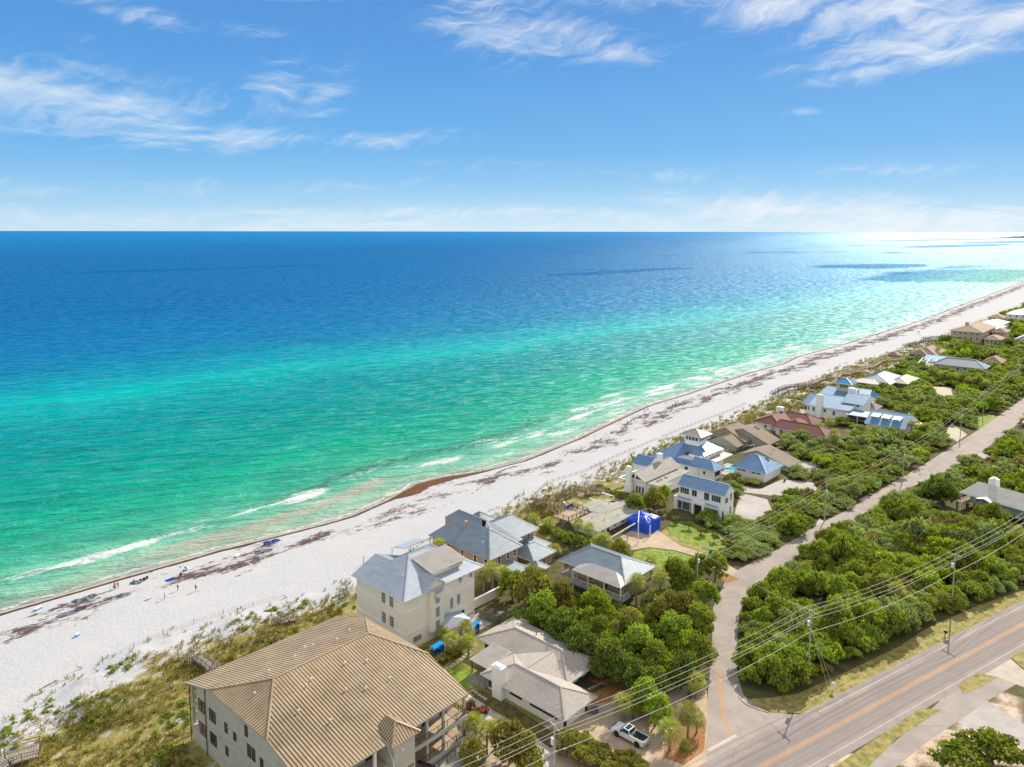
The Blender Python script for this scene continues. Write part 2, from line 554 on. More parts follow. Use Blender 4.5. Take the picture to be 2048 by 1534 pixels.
SHORE = np.array([(-400, 190), (-100, 189), (0, 188.5), (39.5, 186.8), (63.6, 185.2), (86, 183.4), (99, 181.3), (115, 178.7), (124, 177.9), (137, 180.3), (146, 182.5), (155, 185.2), (165, 184.2), (179, 179.3), (197, 176.9), (233, 180.3), (269, 186.3), (301, 191.2), (338, 191.1), (378, 192.8), (418, 194), (455, 191.9), (489, 196.3), (564, 193.8), (658, 194.6), (708, 193.5), (836, 196.9), (918, 202.3), (1063, 207.8), (1151, 211.1), (1303, 217.4), (1511, 225.9), (2500, 250), (12000, 900), (20000, 2000)], float)
DUNE = np.array([(-400, 132), (0, 137), (28, 140), (39, 144), (52, 148), (63, 147), (72, 145), (83, 142), (100, 139), (126, 144), (155, 147), (175, 148), (199, 144), (220, 146), (248, 148.5), (276, 149), (308, 149), (339, 152), (387, 152), (422, 155), (475, 157), (518, 153), (607, 155), (683, 157), (806, 157), (1052, 156), (1500, 165), (12000, 800), (20000, 1900)], float)
def shore(x): return np.interp(x, SHORE[:, 0], SHORE[:, 1])
def dune(x): return np.interp(x, DUNE[:, 0], DUNE[:, 1])


class VN:
    """smooth value noise on a lattice, for terrain and scatter"""
    def __init__(s, seed): s.t = np.random.default_rng(seed).random((256, 256))
    def __call__(s, x, y):
        x, y = np.asarray(x, float), np.asarray(y, float)
        i, j = np.floor(x).astype(int), np.floor(y).astype(int)
        fx, fy = x - i, y - j
        fx, fy = fx * fx * (3 - 2 * fx), fy * fy * (3 - 2 * fy)
        t = s.t
        g = lambda a, b: t[a % 256, b % 256]
        return (g(i, j) * (1 - fx) + g(i + 1, j) * fx) * (1 - fy) + (g(i, j + 1) * (1 - fx) + g(i + 1, j + 1) * fx) * fy
vn1, vn2, vn3 = VN(1), VN(2), VN(3)
def sstep(v, a, b):
    t = np.clip((np.asarray(v, float) - a) / (b - a), 0, 1)
    return t * t * (3 - 2 * t)


def gz(x, y):
    """terrain height"""
    x, y = np.asarray(x, float), np.asarray(y, float)
    t = shore(x) - y
    dd = dune(x) - y
    bw = np.maximum(shore(x) - dune(x), 10)
    f = np.clip(t / bw, 0, 1)
    z = 0.0 + 2.3 * np.power(f, 0.7) * np.where(t > 0, 1, 0) + np.where(t < 0, t * 0.06, 0)
    # low trough between the wet bar and the beach
    tr = np.exp(-((t + 4.5) / 3.0) ** 2) * sstep(x, 92, 108) * sstep(x, 160, 140)
    z = z - 0.55 * tr
    up = sstep(dd, 0, 12)
    z = z * (1 - up) + G * up
    band = sstep(dd, -1, 5) * sstep(dd, 34, 20)
    bump = (vn1(x / 7.0, y / 4.5) - 0.5) * 1.5 + (vn2(x / 2.6, y / 2.0) - 0.5) * 0.5
    z = z + band * (bump + 0.35)
    z = z + (vn3(x / 1.7, y / 1.7) - 0.5) * 0.10 * sstep(t, 6, 14) * (1 - sstep(dd, 20, 34))
    return z


def inpoly(px, py, poly):
    px, py = np.asarray(px, float), np.asarray(py, float)
    r = np.zeros(px.shape, bool)
    n = len(poly)
    for i in range(n):
        x0, y0 = poly[i]
        x1, y1 = poly[(i + 1) % n]
        if y0 == y1: continue
        c = ((y0 > py) != (y1 > py)) & (px < (x1 - x0) * (py - y0) / (y1 - y0) + x0)
        r ^= c
    return r


# roads and paved areas (plan polygons)
SIDE_L = [gp(*p) for p in [(1416, 1534), (1416, 1400), (1425, 1300), (1427, 1215), (1450, 1165), (1480, 1137), (1530, 1113), (1570, 1090), (1640, 1047), (1700, 1017), (1790, 962), (1850, 927), (1900, 895), (1960, 857), (2048, 795)]]
SIDE_R = [gp(*p) for p in [(1650, 1450), (1632, 1429), (1590, 1428), (1540, 1424), (1507, 1408), (1488, 1388), (1476, 1350), (1475, 1290), (1480, 1225), (1500, 1190), (1545, 1150), (1600, 1112), (1660, 1075), (1720, 1040), (1800, 990), (1880, 948), (1960, 906), (2048, 837)]]
SIDE = SIDE_L + [(520, 59.5), (760, 55), (1100, 52), (1100, 44.5), (760, 47.5), (520, 51.5)] + SIDE_R[::-1] + [(100, 44), (88, 48)]
HW = [(30, 60, 53.2), (60, 55.6, 49), (90, 49.2, 42.6), (119, 41.8, 34.0), (136.1, 37.1, 29.2), (157.6, 31.0, 23.3), (185.3, 23.3, 15.4), (230, 10.2, 2), (290, -8, -16.5), (380, -36, -45), (600, -108, -118)]
DRIVE = [gp(*p) for p in [(1085, 1534), (1128, 1446), (1158, 1402), (1192, 1408), (1240, 1400), (1270, 1382), (1330, 1370), (1414, 1372), (1416, 1400), (1416, 1534)]]


def pts(*p): return [gp(a, b) for a, b in p]


def sheet(name, poly, z, m, label=None):
    mb = MB().poly([(x, y, z) for x, y in poly])
    o = mb.build(name, m)
    if o.data.polygons[0].normal.z < 0: o.data.flip_normals()
    return tag(o, label, kind='structure')


def build_ground():
    xs = np.concatenate([np.arange(-120, 20, 5), np.arange(20, 240, 1.25), np.arange(240, 520, 2.5), np.arange(520, 1100, 6), np.arange(1100, 1800, 25), np.array([1800, 2200, 3000, 4500, 7000, 10000, 14000, 20000])]).astype(float)
    ts = np.concatenate([np.array([-60, -30, -16]), np.arange(-12, 66, 0.8), np.arange(66, 118, 1.4), np.arange(118, 190, 3), np.array([195, 210, 240, 300, 400, 600, 1000, 2000, 4000])]).astype(float)
    X, T = np.meshgrid(xs, ts, indexing='ij')
    Y = shore(X) - T
    Z = gz(X, Y)
    Z = np.where(T < -11, -2 + (T + 11) * 0.03, Z)
    nx, ny = X.shape
    idx = np.arange(nx * ny).reshape(nx, ny)
    F = np.stack([idx[:-1, :-1], idx[:-1, 1:], idx[1:, 1:], idx[1:, :-1]], -1).reshape(-1, 4)
    dd = dune(X) - Y
    # vegetated dune and thicket floor
    dveg = sstep(dd - 3.5 * sstep(X, 110, 60), 1.5, 14) * (0.85 - 0.35 * sstep(X, 150, 260))
    soil = np.zeros_like(X)
    soil = np.maximum(soil, sstep(dd, 22, 34) * sstep(X, 92, 104) * np.where(Y > -20, 1, .6))
    bare = np.zeros_like(X)
    for poly in (pts((1620, 1534), (1900, 1455), (2048, 1365), (2048, 1534)), pts((1085, 1534), (930, 1470), (940, 1410), (985, 1420), (1110, 1534)), [(60, 52), (90, 71), (74, 76), (50, 70)]):
        bare = np.maximum(bare, inpoly(X, Y, poly))
    soil = soil * (1 - bare)
    dveg = np.where((X < 100) & (Y < 55), .3, dveg) * (1 - bare)
    me = np_mesh('ground', np.stack([X, Y, Z], -1).reshape(-1, 3), F, ground_material(), dict(sd=T.ravel(), dd=dd.ravel(), dveg=dveg.ravel(), soil=soil.ravel(), bare=bare.ravel()), smooth=True)
    tag(link('ground', me), kind='structure')


def ground_material():
    m = bpy.data.materials.new('sand_and_dune')
    m.use_nodes = True
    nt = m.node_tree
    N = Nodes(nt)
    b = nt.nodes['Principled BSDF']
    P = N.n('ShaderNodeTexCoord').outputs['Object']
    sx = N.n('ShaderNodeSeparateXYZ', i_0=P)
    X = sx.outputs[0]
    sd, dd, dveg, soil, bare = [N.attr(a) for a in ('sd', 'dd', 'dveg', 'soil', 'bare')]
    fine = N.noise(P, 2.2, 5, 0.65)
    mid = N.noise(P, 0.5, 5, 0.6)
    big = N.noise(P, 0.06, 4, 0.55)
    sand = N.mix(N.step(fine, 0.3, 0.75), (0.44, 0.45, 0.47), (0.54, 0.55, 0.57))
    sand = N.mix(N.m('MULTIPLY', N.step(big, 0.45, 0.7), 0.5), sand, (0.54, 0.54, 0.54))
    # wet sand below the swash line
    wet = N.step(N.m('ADD', sd, N.m('MULTIPLY', N.m('SUBTRACT', mid, 0.5), 2.2)), 1.9, 0.2)
    col = N.mix(wet, sand, (0.36, 0.33, 0.27))
    # wrack line: rusty seaweed along the last high water, thick at some places
    wn = N.noise(N.scale(P, (0.035, 0.1, 1)), 1.0, 3, 0.6)
    wn2 = N.noise(N.scale(P, (0.5, 1.6, 1)), 1.0, 4, 0.7)
    fat = N.m('ADD', N.m('MULTIPLY', N.step(X, 138, 150), N.step(X, 186, 160)), N.m('MULTIPLY', N.step(wn, 0.52, 0.72), 0.45))
    width = N.m('ADD', 0.60, N.m('MULTIPLY', fat, 2.3))
    centre = N.m('ADD', 2.1, N.m('ADD', N.m('MULTIPLY', fat, 1.6), N.m('MULTIPLY', N.m('SUBTRACT', wn2, 0.5), 0.9)))
    off = N.m('ABSOLUTE', N.m('SUBTRACT', sd, centre))
    line = N.m('MULTIPLY', N.step(N.m('SUBTRACT', off, width), 0.25, -0.1), N.step(N.m('ADD', wn2, N.m('MULTIPLY', fat, 0.1)), 0.24, 0.36))
    rust = N.mix(fat, N.mix(N.step(fine, 0.35, 0.7), (0.05, 0.028, 0.02), (0.14, 0.07, 0.035)), N.mix(N.step(fine, 0.35, 0.7), (0.075, 0.035, 0.02), (0.23, 0.10, 0.035)))
    col = N.mix(line, col, rust)
    # dark drift patches on the dry beach
    pn = N.noise(N.vm('ADD', N.scale(P, (0.085, 0.20, 1)), (3.1, 1.7, 0)), 1.0, 3, 0.5)
    pd = N.noise(N.scale(P, (0.42, 1.3, 1)), 1.0, 7, 0.78, 0.6)
    c1 = N.m('SUBTRACT', N.m('ADD', 12.5, N.m('MULTIPLY', N.step(X, 150, 330), 2.0)), sd)
    prof = N.m('EXPONENT', N.m('MULTIPLY', N.m('MULTIPLY', c1, c1), -0.013))
    pm = N.m('ADD', N.m('MULTIPLY', pn, 0.95), N.m('MULTIPLY', pd, 1.25))
    patch = N.step(N.m('ADD', pm, N.m('MULTIPLY', prof, N.m('ADD', 0.26, N.m('MULTIPLY', N.step(X, 200, 450), 0.11)))), 1.37, 1.43)
    patch = N.m('MULTIPLY', patch, N.step(prof, 0.12, 0.3))
    col = N.mix(N.m('MULTIPLY', patch, 0.95), col, N.mix(N.step(fine, .4, .7), (0.065, 0.038, 0.032), (0.13, 0.082, 0.065)))
    # dune vegetation cover between sand openings
    gn = N.noise(N.scale(P, (0.30, 0.42, 1)), 1.0, 6, 0.68)
    gm = N.step(N.m('ADD', gn, N.m('MULTIPLY', dveg, 0.36)), 0.60, 0.76)
    gm = N.m('MULTIPLY', gm, N.step(dveg, 0.02, 0.2))
    gc = N.mix(N.step(mid, 0.35, 0.65), (0.33, 0.26, 0.10), (0.22, 0.23, 0.055))
    gc = N.mix(N.step(fine, 0.5, 0.75), gc, (0.15, 0.125, 0.06))
    col = N.mix(gm, col, gc)
    floor = N.mix(N.step(mid, 0.35, 0.7), (0.09, 0.075, 0.04), (0.12, 0.13, 0.04))
    col = N.mix(N.step(soil, 0.2, 0.7), col, floor)
    lot = N.mix(N.step(N.noise(N.scale(P, (.35, .35, 1)), 1, 6, .7), 0.42, 0.62), (0.62, 0.50, 0.38), N.mix(N.step(fine, .4, .7), (0.30, 0.17, 0.08), (0.40, 0.34, 0.20)))
    col = N.mix(bare, col, lot)
    nt.links.new(col, b.inputs['Base Color'])
    b.inputs['Roughness'].default_value = 0.95
    b.inputs['Specular IOR Level'].default_value = 0.15
    h = N.m('ADD', N.m('MULTIPLY', N.noise(P, 1.3, 4, 0.6), 0.25), N.m('MULTIPLY', N.noise(P, 4.0, 3, 0.6), 0.10))
    bp = N.n('ShaderNodeBump', i_Strength=0.8, i_Distance=0.7, i_Height=h)
    nt.links.new(bp.outputs[0], b.inputs['Normal'])
    return m


# ------------------------------------------------------------------ sea
def build_sea():
    xs = np.concatenate([-np.geomspace(20000, 200, 14), np.arange(-150, 1700, 6.0), np.geomspace(1750, 300000, 40)])
    ss = np.concatenate([np.array([-8, -4, -2.0]), np.arange(-1, 60, 1.5), np.arange(60, 700, 8.0), np.geomspace(720, 300000, 45)])
    X, S = np.meshgrid(xs, ss, indexing='ij')
    w = np.exp(-np.maximum(S, 0) / 120.0)
    # beyond the shallows the isobaths run nearly straight along the coast
    base = np.interp(X, [-20000, 0, 1500, 12000, 300000], [190, 189, 215, 700, 9000])
    Y = (shore(X) * w + base * (1 - w)) + S
    idx = np.arange(X.size).reshape(X.shape)
    F = np.stack([idx[:-1, :-1], idx[1:, :-1], idx[1:, 1:], idx[:-1, 1:]], -1).reshape(-1, 4)
    me = np_mesh('sea', np.stack([X, Y, np.zeros_like(X)], -1).reshape(-1, 3), F, sea_material(), dict(off=S.ravel()))
    tag(link('sea', me), kind='structure')


def sea_material():
    m = bpy.data.materials.new('gulf_water')
    m.use_nodes = True
    nt = m.node_tree
    N = Nodes(nt)
    nt.nodes.remove(nt.nodes['Principled BSDF'])
    P = N.n('ShaderNodeTexCoord').outputs['Object']
    off = N.attr('off')
    X = N.n('ShaderNodeSeparateXYZ', i_0=P).outputs[0]
    # depth proxy: distance offshore, wandering with the bars
    wob = N.noise(N.scale(P, (0.006, 0.016, 1)), 1.0, 4, 0.55)
    wob2 = N.noise(N.scale(P, (0.03, 0.09, 1)), 1.0, 4, 0.6)
    q = N.m('ADD', off, N.m('MULTIPLY', N.m('SUBTRACT', wob, 0.5), N.m('MULTIPLY', N.m('MINIMUM', off, 200.0), 0.55)))
    q = N.m('ADD', q, N.m('MULTIPLY', N.m('SUBTRACT', wob2, 0.5), N.m('MINIMUM', N.m('MULTIPLY', off, .5), 26.0)))
    # the outer bar comes closer to the shore further along the coast
    sk = N.m('MULTIPLY', N.step(q, 60, 160), N.m('MULTIPLY', N.m('SUBTRACT', X, 180.0), 0.14))
    q = N.m('ADD', q, N.m('MINIMUM', sk, 160.0))
    f = N.m('DIVIDE', N.m('LOGARITHM', N.m('ADD', N.m('MAXIMUM', q, 0.0), 4.0), 10.0), 4.0)   # log scale: 0.15 .. 1
    def lp(d): return math.log10(d + 4) / 4.0
    col = N.ramp(f, [(lp(0), (0.38, 0.38, 0.31)), (lp(3), (0.33, 0.45, 0.34)), (lp(9), (0.20, 0.50, 0.36)), (lp(20), (0.11, 0.44, 0.30)), (lp(30), (0.045, 0.39, 0.25)),
                     (lp(50), (0.008, 0.36, 0.235)), (lp(85), (0.002, 0.30, 0.25)), (lp(130), (0.0, 0.275, 0.285)), (lp(170), (0.0, 0.29, 0.32)), (lp(208), (0.002, 0.42, 0.43)), (lp(235), (0.0, 0.34, 0.42)),
                     (lp(290), (0.0, 0.22, 0.38)), (lp(380), (0.0, 0.17, 0.39)), (lp(700), (0.0, 0.13, 0.36)), (lp(2500), (0.0, 0.125, 0.36)), (1.0, (0.0, 0.17, 0.45))])
    Pr = N.rot(P, 22)
    w1 = N.noise(N.scale(Pr, (0.016, 0.075, 1)), 1.0, 3, 0.55, 0.3)
    w2 = N.noise(N.scale(Pr, (0.075, 0.26, 1)), 1.0, 5, 0.62, 0.4)
    w3 = N.noise(N.scale(Pr, (0.35, 1.0, 1)), 1.0, 4, 0.65, 0.3)
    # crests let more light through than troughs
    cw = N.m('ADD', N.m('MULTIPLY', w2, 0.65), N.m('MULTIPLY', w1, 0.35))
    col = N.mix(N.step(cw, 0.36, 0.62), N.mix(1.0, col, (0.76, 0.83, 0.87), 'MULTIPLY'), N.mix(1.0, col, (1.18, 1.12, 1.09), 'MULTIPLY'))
    # further along the coast pale sun glare is painted into the shallows
    col = N.mix(N.m('MULTIPLY', N.m('MULTIPLY', N.step(X, 260, 900), N.step(off, 220, 60)), 0.7), col, (0.15, 0.34, 0.36))
    # long swell shading and drifting patches of clearer water
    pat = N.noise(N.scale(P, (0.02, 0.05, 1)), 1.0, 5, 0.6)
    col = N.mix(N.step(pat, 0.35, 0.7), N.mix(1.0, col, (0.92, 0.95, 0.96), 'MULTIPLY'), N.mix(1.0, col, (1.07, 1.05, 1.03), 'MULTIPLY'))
    # seaweed drifting in the trough
    wx = N.m('ADD', 25.0, N.m('MULTIPLY', N.m('SUBTRACT', N.noise(N.scale(P, (0.02, 0, 0)), 1.0, 2, .5), 0.5), 14.0))
    wd = N.m('SUBTRACT', off, wx)
    weed = N.m('MULTIPLY', N.m('EXPONENT', N.m('MULTIPLY', N.m('MULTIPLY', wd, wd), -0.09)), N.m('MULTIPLY', N.step(X, 95, 130), N.step(X, 265, 235)))
    weed = N.m('MULTIPLY', weed, N.step(N.noise(N.scale(P, (0.25, 0.7, 1)), 1.0, 5, 0.7), 0.36, 0.6))
    col = N.mix(N.m('MULTIPLY', weed, 0.75), col, (0.02, 0.07, 0.06))
    # pale submerged bar just off the beach
    bx = N.m('SUBTRACT', off, N.m('ADD', 7.5, N.m('MULTIPLY', N.step(X, 90, 125), 4.5)))
    bar = N.m('MULTIPLY', N.step(N.m('ADD', N.m('ABSOLUTE', bx), N.m('MULTIPLY', wob2, 3.0)), 7.0, 3.0), N.m('MULTIPLY', N.step(X, 50, 90), N.step(X, 158, 145)))
    col = N.mix(N.m('MULTIPLY', bar, 0.85), col, (0.40, 0.41, 0.31))
    # foam: spilling crests over the bars, swash lace near the beach, odd whitecaps further out
    lace = N.noise(N.scale(P, (0.5, 1.3, 1)), 1.0, 7, 0.75, 1.0)
    cr = N.noise(N.scale(P, (0.045, 0.26, 1)), 1.0, 3, 0.5)
    zone1 = N.m('EXPONENT', N.m('MULTIPLY', N.m('POWER', N.m('SUBTRACT', off, N.m('ADD', 15.5, N.m('MULTIPLY', N.m('MULTIPLY', N.step(X, 90, 115), N.step(X, 175, 150)), 6.0))), 2.0), -0.045))
    zone2 = N.m('MULTIPLY', N.m('MULTIPLY', N.step(off, 56, 12), N.step(off, 0, 5)), N.m('ADD', 0.55, N.m('MULTIPLY', N.step(X, 120, 300), 0.55)))
    zone = N.m('MAXIMUM', zone1, N.m('MULTIPLY', zone2, 0.75))
    br = N.noise(N.scale(P, (0.035, 0.08, 1)), 1.0, 3, 0.6)
    fm = N.m('ADD', N.m('MULTIPLY', lace, 0.62), N.m('ADD', N.m('MULTIPLY', cr, 0.62), N.m('MULTIPLY', N.m('SUBTRACT', br, 0.5), 0.75)))
    foam = N.step(N.m('ADD', fm, N.m('MULTIPLY', zone, 0.30)), 0.885, 0.985)
    foam = N.m('MULTIPLY', foam, N.step(zone, 0.05, 0.35))
    sw = N.m('ADD', off, N.m('MULTIPLY', N.m('SUBTRACT', N.noise(N.scale(P, (0.09, 0.02, 1)), 1.0, 3, .6), 0.5), 7.0))
    swash = N.m('MULTIPLY', N.step(N.m('ABSOLUTE', N.m('SUBTRACT', sw, 1.2)), 0.9, 0.1), N.step(lace, 0.38, 0.55))
    patchy = N.m('MULTIPLY', N.step(br, 0.46, 0.58), N.m('MULTIPLY', N.step(off, 30, 20), N.step(off, 4, 9)))
    lace2 = N.m('MULTIPLY', N.step(N.noise(N.scale(P, (0.8, 2.2, 1)), 1.0, 6, 0.75, 1.2), 0.52, 0.62), patchy)
    foam = N.m('MAXIMUM', foam, N.m('MULTIPLY', lace2, 0.75))
    caps = N.m('MULTIPLY', N.step(N.noise(N.scale(P, (0.08, 0.33, 1)), 1.0, 5, 0.7), 0.735, 0.765), N.m('MULTIPLY', N.step(off, 20, 60), N.step(off, 420, 250)))
    foam = N.m('MAXIMUM', foam, N.m('MAXIMUM', N.m('MULTIPLY', swash, 0.8), N.m('MULTIPLY', caps, 0.8)))
    col = N.mix(N.m('MULTIPLY', foam, 0.93), col, (0.74, 0.77, 0.76))
    dim_noise = N.noise(N.scale(P, (0.0011, 0.0035, 1)), 1.0, 4, 0.55)
    dim_patch = N.m('MULTIPLY', N.step(dim_noise, 0.60, 0.64), N.step(off, 60, 200))
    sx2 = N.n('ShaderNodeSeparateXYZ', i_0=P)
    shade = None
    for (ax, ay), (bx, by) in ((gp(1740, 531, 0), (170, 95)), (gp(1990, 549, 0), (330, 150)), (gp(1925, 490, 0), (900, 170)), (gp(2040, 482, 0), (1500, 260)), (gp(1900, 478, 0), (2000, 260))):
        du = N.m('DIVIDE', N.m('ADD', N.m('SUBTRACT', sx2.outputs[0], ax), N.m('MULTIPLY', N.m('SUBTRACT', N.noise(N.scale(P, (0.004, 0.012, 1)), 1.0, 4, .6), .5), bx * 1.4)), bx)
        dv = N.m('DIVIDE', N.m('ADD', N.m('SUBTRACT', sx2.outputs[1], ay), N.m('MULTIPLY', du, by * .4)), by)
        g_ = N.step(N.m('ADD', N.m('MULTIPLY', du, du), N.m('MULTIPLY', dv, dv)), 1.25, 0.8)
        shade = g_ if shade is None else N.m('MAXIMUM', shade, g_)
    shade_dim = N.m('MULTIPLY', N.m('SUBTRACT', 1.0, N.m('MULTIPLY', shade, 0.6)), N.m('SUBTRACT', 1.0, N.m('MULTIPLY', dim_patch, 0.5)))   # cloud shadows put into the reflection: glitter weakened in patches
    refl = N.m('MULTIPLY', shade_dim, N.m('SUBTRACT', 1.0, N.m('MULTIPLY', foam, 0.8)))
    # waves: wind chop on swell running towards the beach
    h = N.m('ADD', N.m('MULTIPLY', w1, 6.0), N.m('ADD', N.m('MULTIPLY', w2, 4.5), N.m('MULTIPLY', w3, 1.1)))
    bp = N.n('ShaderNodeBump', i_Strength=0.8, i_Distance=1.0, i_Height=h)
    # a choppy sea never reaches full grazing reflection: facets facing the viewer cap it
    fr = N.n('ShaderNodeFresnel', i_IOR=1.33)
    nt.links.new(bp.outputs[0], fr.inputs['Normal'])
    gust = N.noise(N.scale(Pr, (0.085, 0.27, 1)), 1.0, 9, 0.84, 0.3)
    gust = N.m('ADD', 0.15, N.m('MULTIPLY', N.step(gust, 0.46, 0.62), 1.9))
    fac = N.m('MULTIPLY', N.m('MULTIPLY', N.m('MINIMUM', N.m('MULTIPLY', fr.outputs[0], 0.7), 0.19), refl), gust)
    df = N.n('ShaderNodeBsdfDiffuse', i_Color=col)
    gl = N.n('ShaderNodeBsdfGlossy', i_Roughness=0.40, i_Color=(0.66, 0.91, 1.0, 1))
    for n_ in (df, gl): nt.links.new(bp.outputs[0], n_.inputs['Normal'])
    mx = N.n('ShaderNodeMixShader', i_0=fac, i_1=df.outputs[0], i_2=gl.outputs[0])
    nt.links.new(mx.outputs[0], nt.nodes['Material Output'].inputs[0])
    return m


def asphalt(name, base, lanes=None):
    m = bpy.data.materials.new(name)
    m.use_nodes = True
    nt = m.node_tree
    N = Nodes(nt)
    b = nt.nodes['Principled BSDF']
    P = N.n('ShaderNodeTexCoord').outputs['Object']
    n1, n2 = N.noise(P, 0.25, 5, 0.6), N.noise(P, 6.0, 3, 0.7)
    c = N.mix(N.step(n1, 0.3, 0.7), tuple(x * .88 for x in base), tuple(x * 1.1 for x in base))
    c = N.mix(N.m('MULTIPLY', N.step(n2, 0.45, 0.7), 0.35), c, tuple(x * 0.75 for x in base))
    n3 = N.noise(P, 0.7, 4, 0.6)
    c = N.mix(N.m('MULTIPLY', N.step(n3, 0.60, 0.72), 0.4), c, tuple(x * 0.62 for x in base))
    n4 = N.noise(N.vm('ADD', P, (40, 9, 0)), 0.12, 2, 0.4)
    c = N.mix(N.m('MULTIPLY', N.step(n4, 0.58, 0.585), 0.35), c, tuple(x * 0.8 for x in base))
    # hairline cracks and sealed joints
    vo = N.n('ShaderNodeTexVoronoi', feature='DISTANCE_TO_EDGE', i_Scale=0.11)
    N.put(vo.inputs['Vector'], N.vm('ADD', P, N.n('ShaderNodeCombineXYZ', i_0=N.m('MULTIPLY', n1, 3.0), i_1=N.m('MULTIPLY', n2, 0.8), i_2=0.0).outputs[0]))
    c = N.mix(N.m('MULTIPLY', N.step(vo.outputs['Distance'], 0.006, 0.002), 0.55), c, tuple(x * 0.45 for x in base))
    if lanes:
        v = N.attr('across')      # metres from the centre line
        a = N.m('ABSOLUTE', v)
        for pos, wd, k in ((0.95, 0.42, 0.80), (2.65, 0.42, 0.80), (1.8, 0.30, 0.86)):
            d = N.m('DIVIDE', N.m('SUBTRACT', a, pos), wd)
            g = N.m('EXPONENT', N.m('MULTIPLY', N.m('MULTIPLY', d, d), -1.0))
            c = N.mix(N.m('MULTIPLY', g, N.m('ADD', 0.5, N.m('MULTIPLY', n1, .6))), c, tuple(x * k * 0.9 for x in base))
    nt.links.new(c, b.inputs['Base Color'])
    b.inputs['Roughness'].default_value = 0.9
    b.inputs['Specular IOR Level'].default_value = 0.25
    return m


def strip(name, line, half, z, m, kind='structure'):
    """flat ribbon along a plan polyline"""
    mb = MB()
    P = [Vector((x, y)) for x, y in line]
    L, Rr = [], []
    for i, p in enumerate(P):
        d = (P[min(i + 1, len(P) - 1)] - P[max(i - 1, 0)]).normalized()
        n = Vector((-d.y, d.x)) * half
        L.append(p + n)
        Rr.append(p - n)
    for i in range(len(P) - 1):
        mb.poly([(Rr[i].x, Rr[i].y, z), (Rr[i + 1].x, Rr[i + 1].y, z), (L[i + 1].x, L[i + 1].y, z), (L[i].x, L[i].y, z)])
    return tag(mb.build(name, m), kind=kind)


def smooth_line(P, n=6):
    out = []
    for i in range(len(P) - 1):
        p0, p1, p2, p3 = [Vector(P[max(0, min(len(P) - 1, j))]) for j in (i - 1, i, i + 1, i + 2)]
        for k in range(n):
            t = k / n
            q = 0.5 * ((2 * p1) + (p2 - p0) * t + (2 * p0 - 5 * p1 + 4 * p2 - p3) * t * t + (3 * p1 - p0 - 3 * p2 + p3) * t ** 3)
            out.append((q.x, q.y))
    out.append(tuple(P[-1]))
    return out


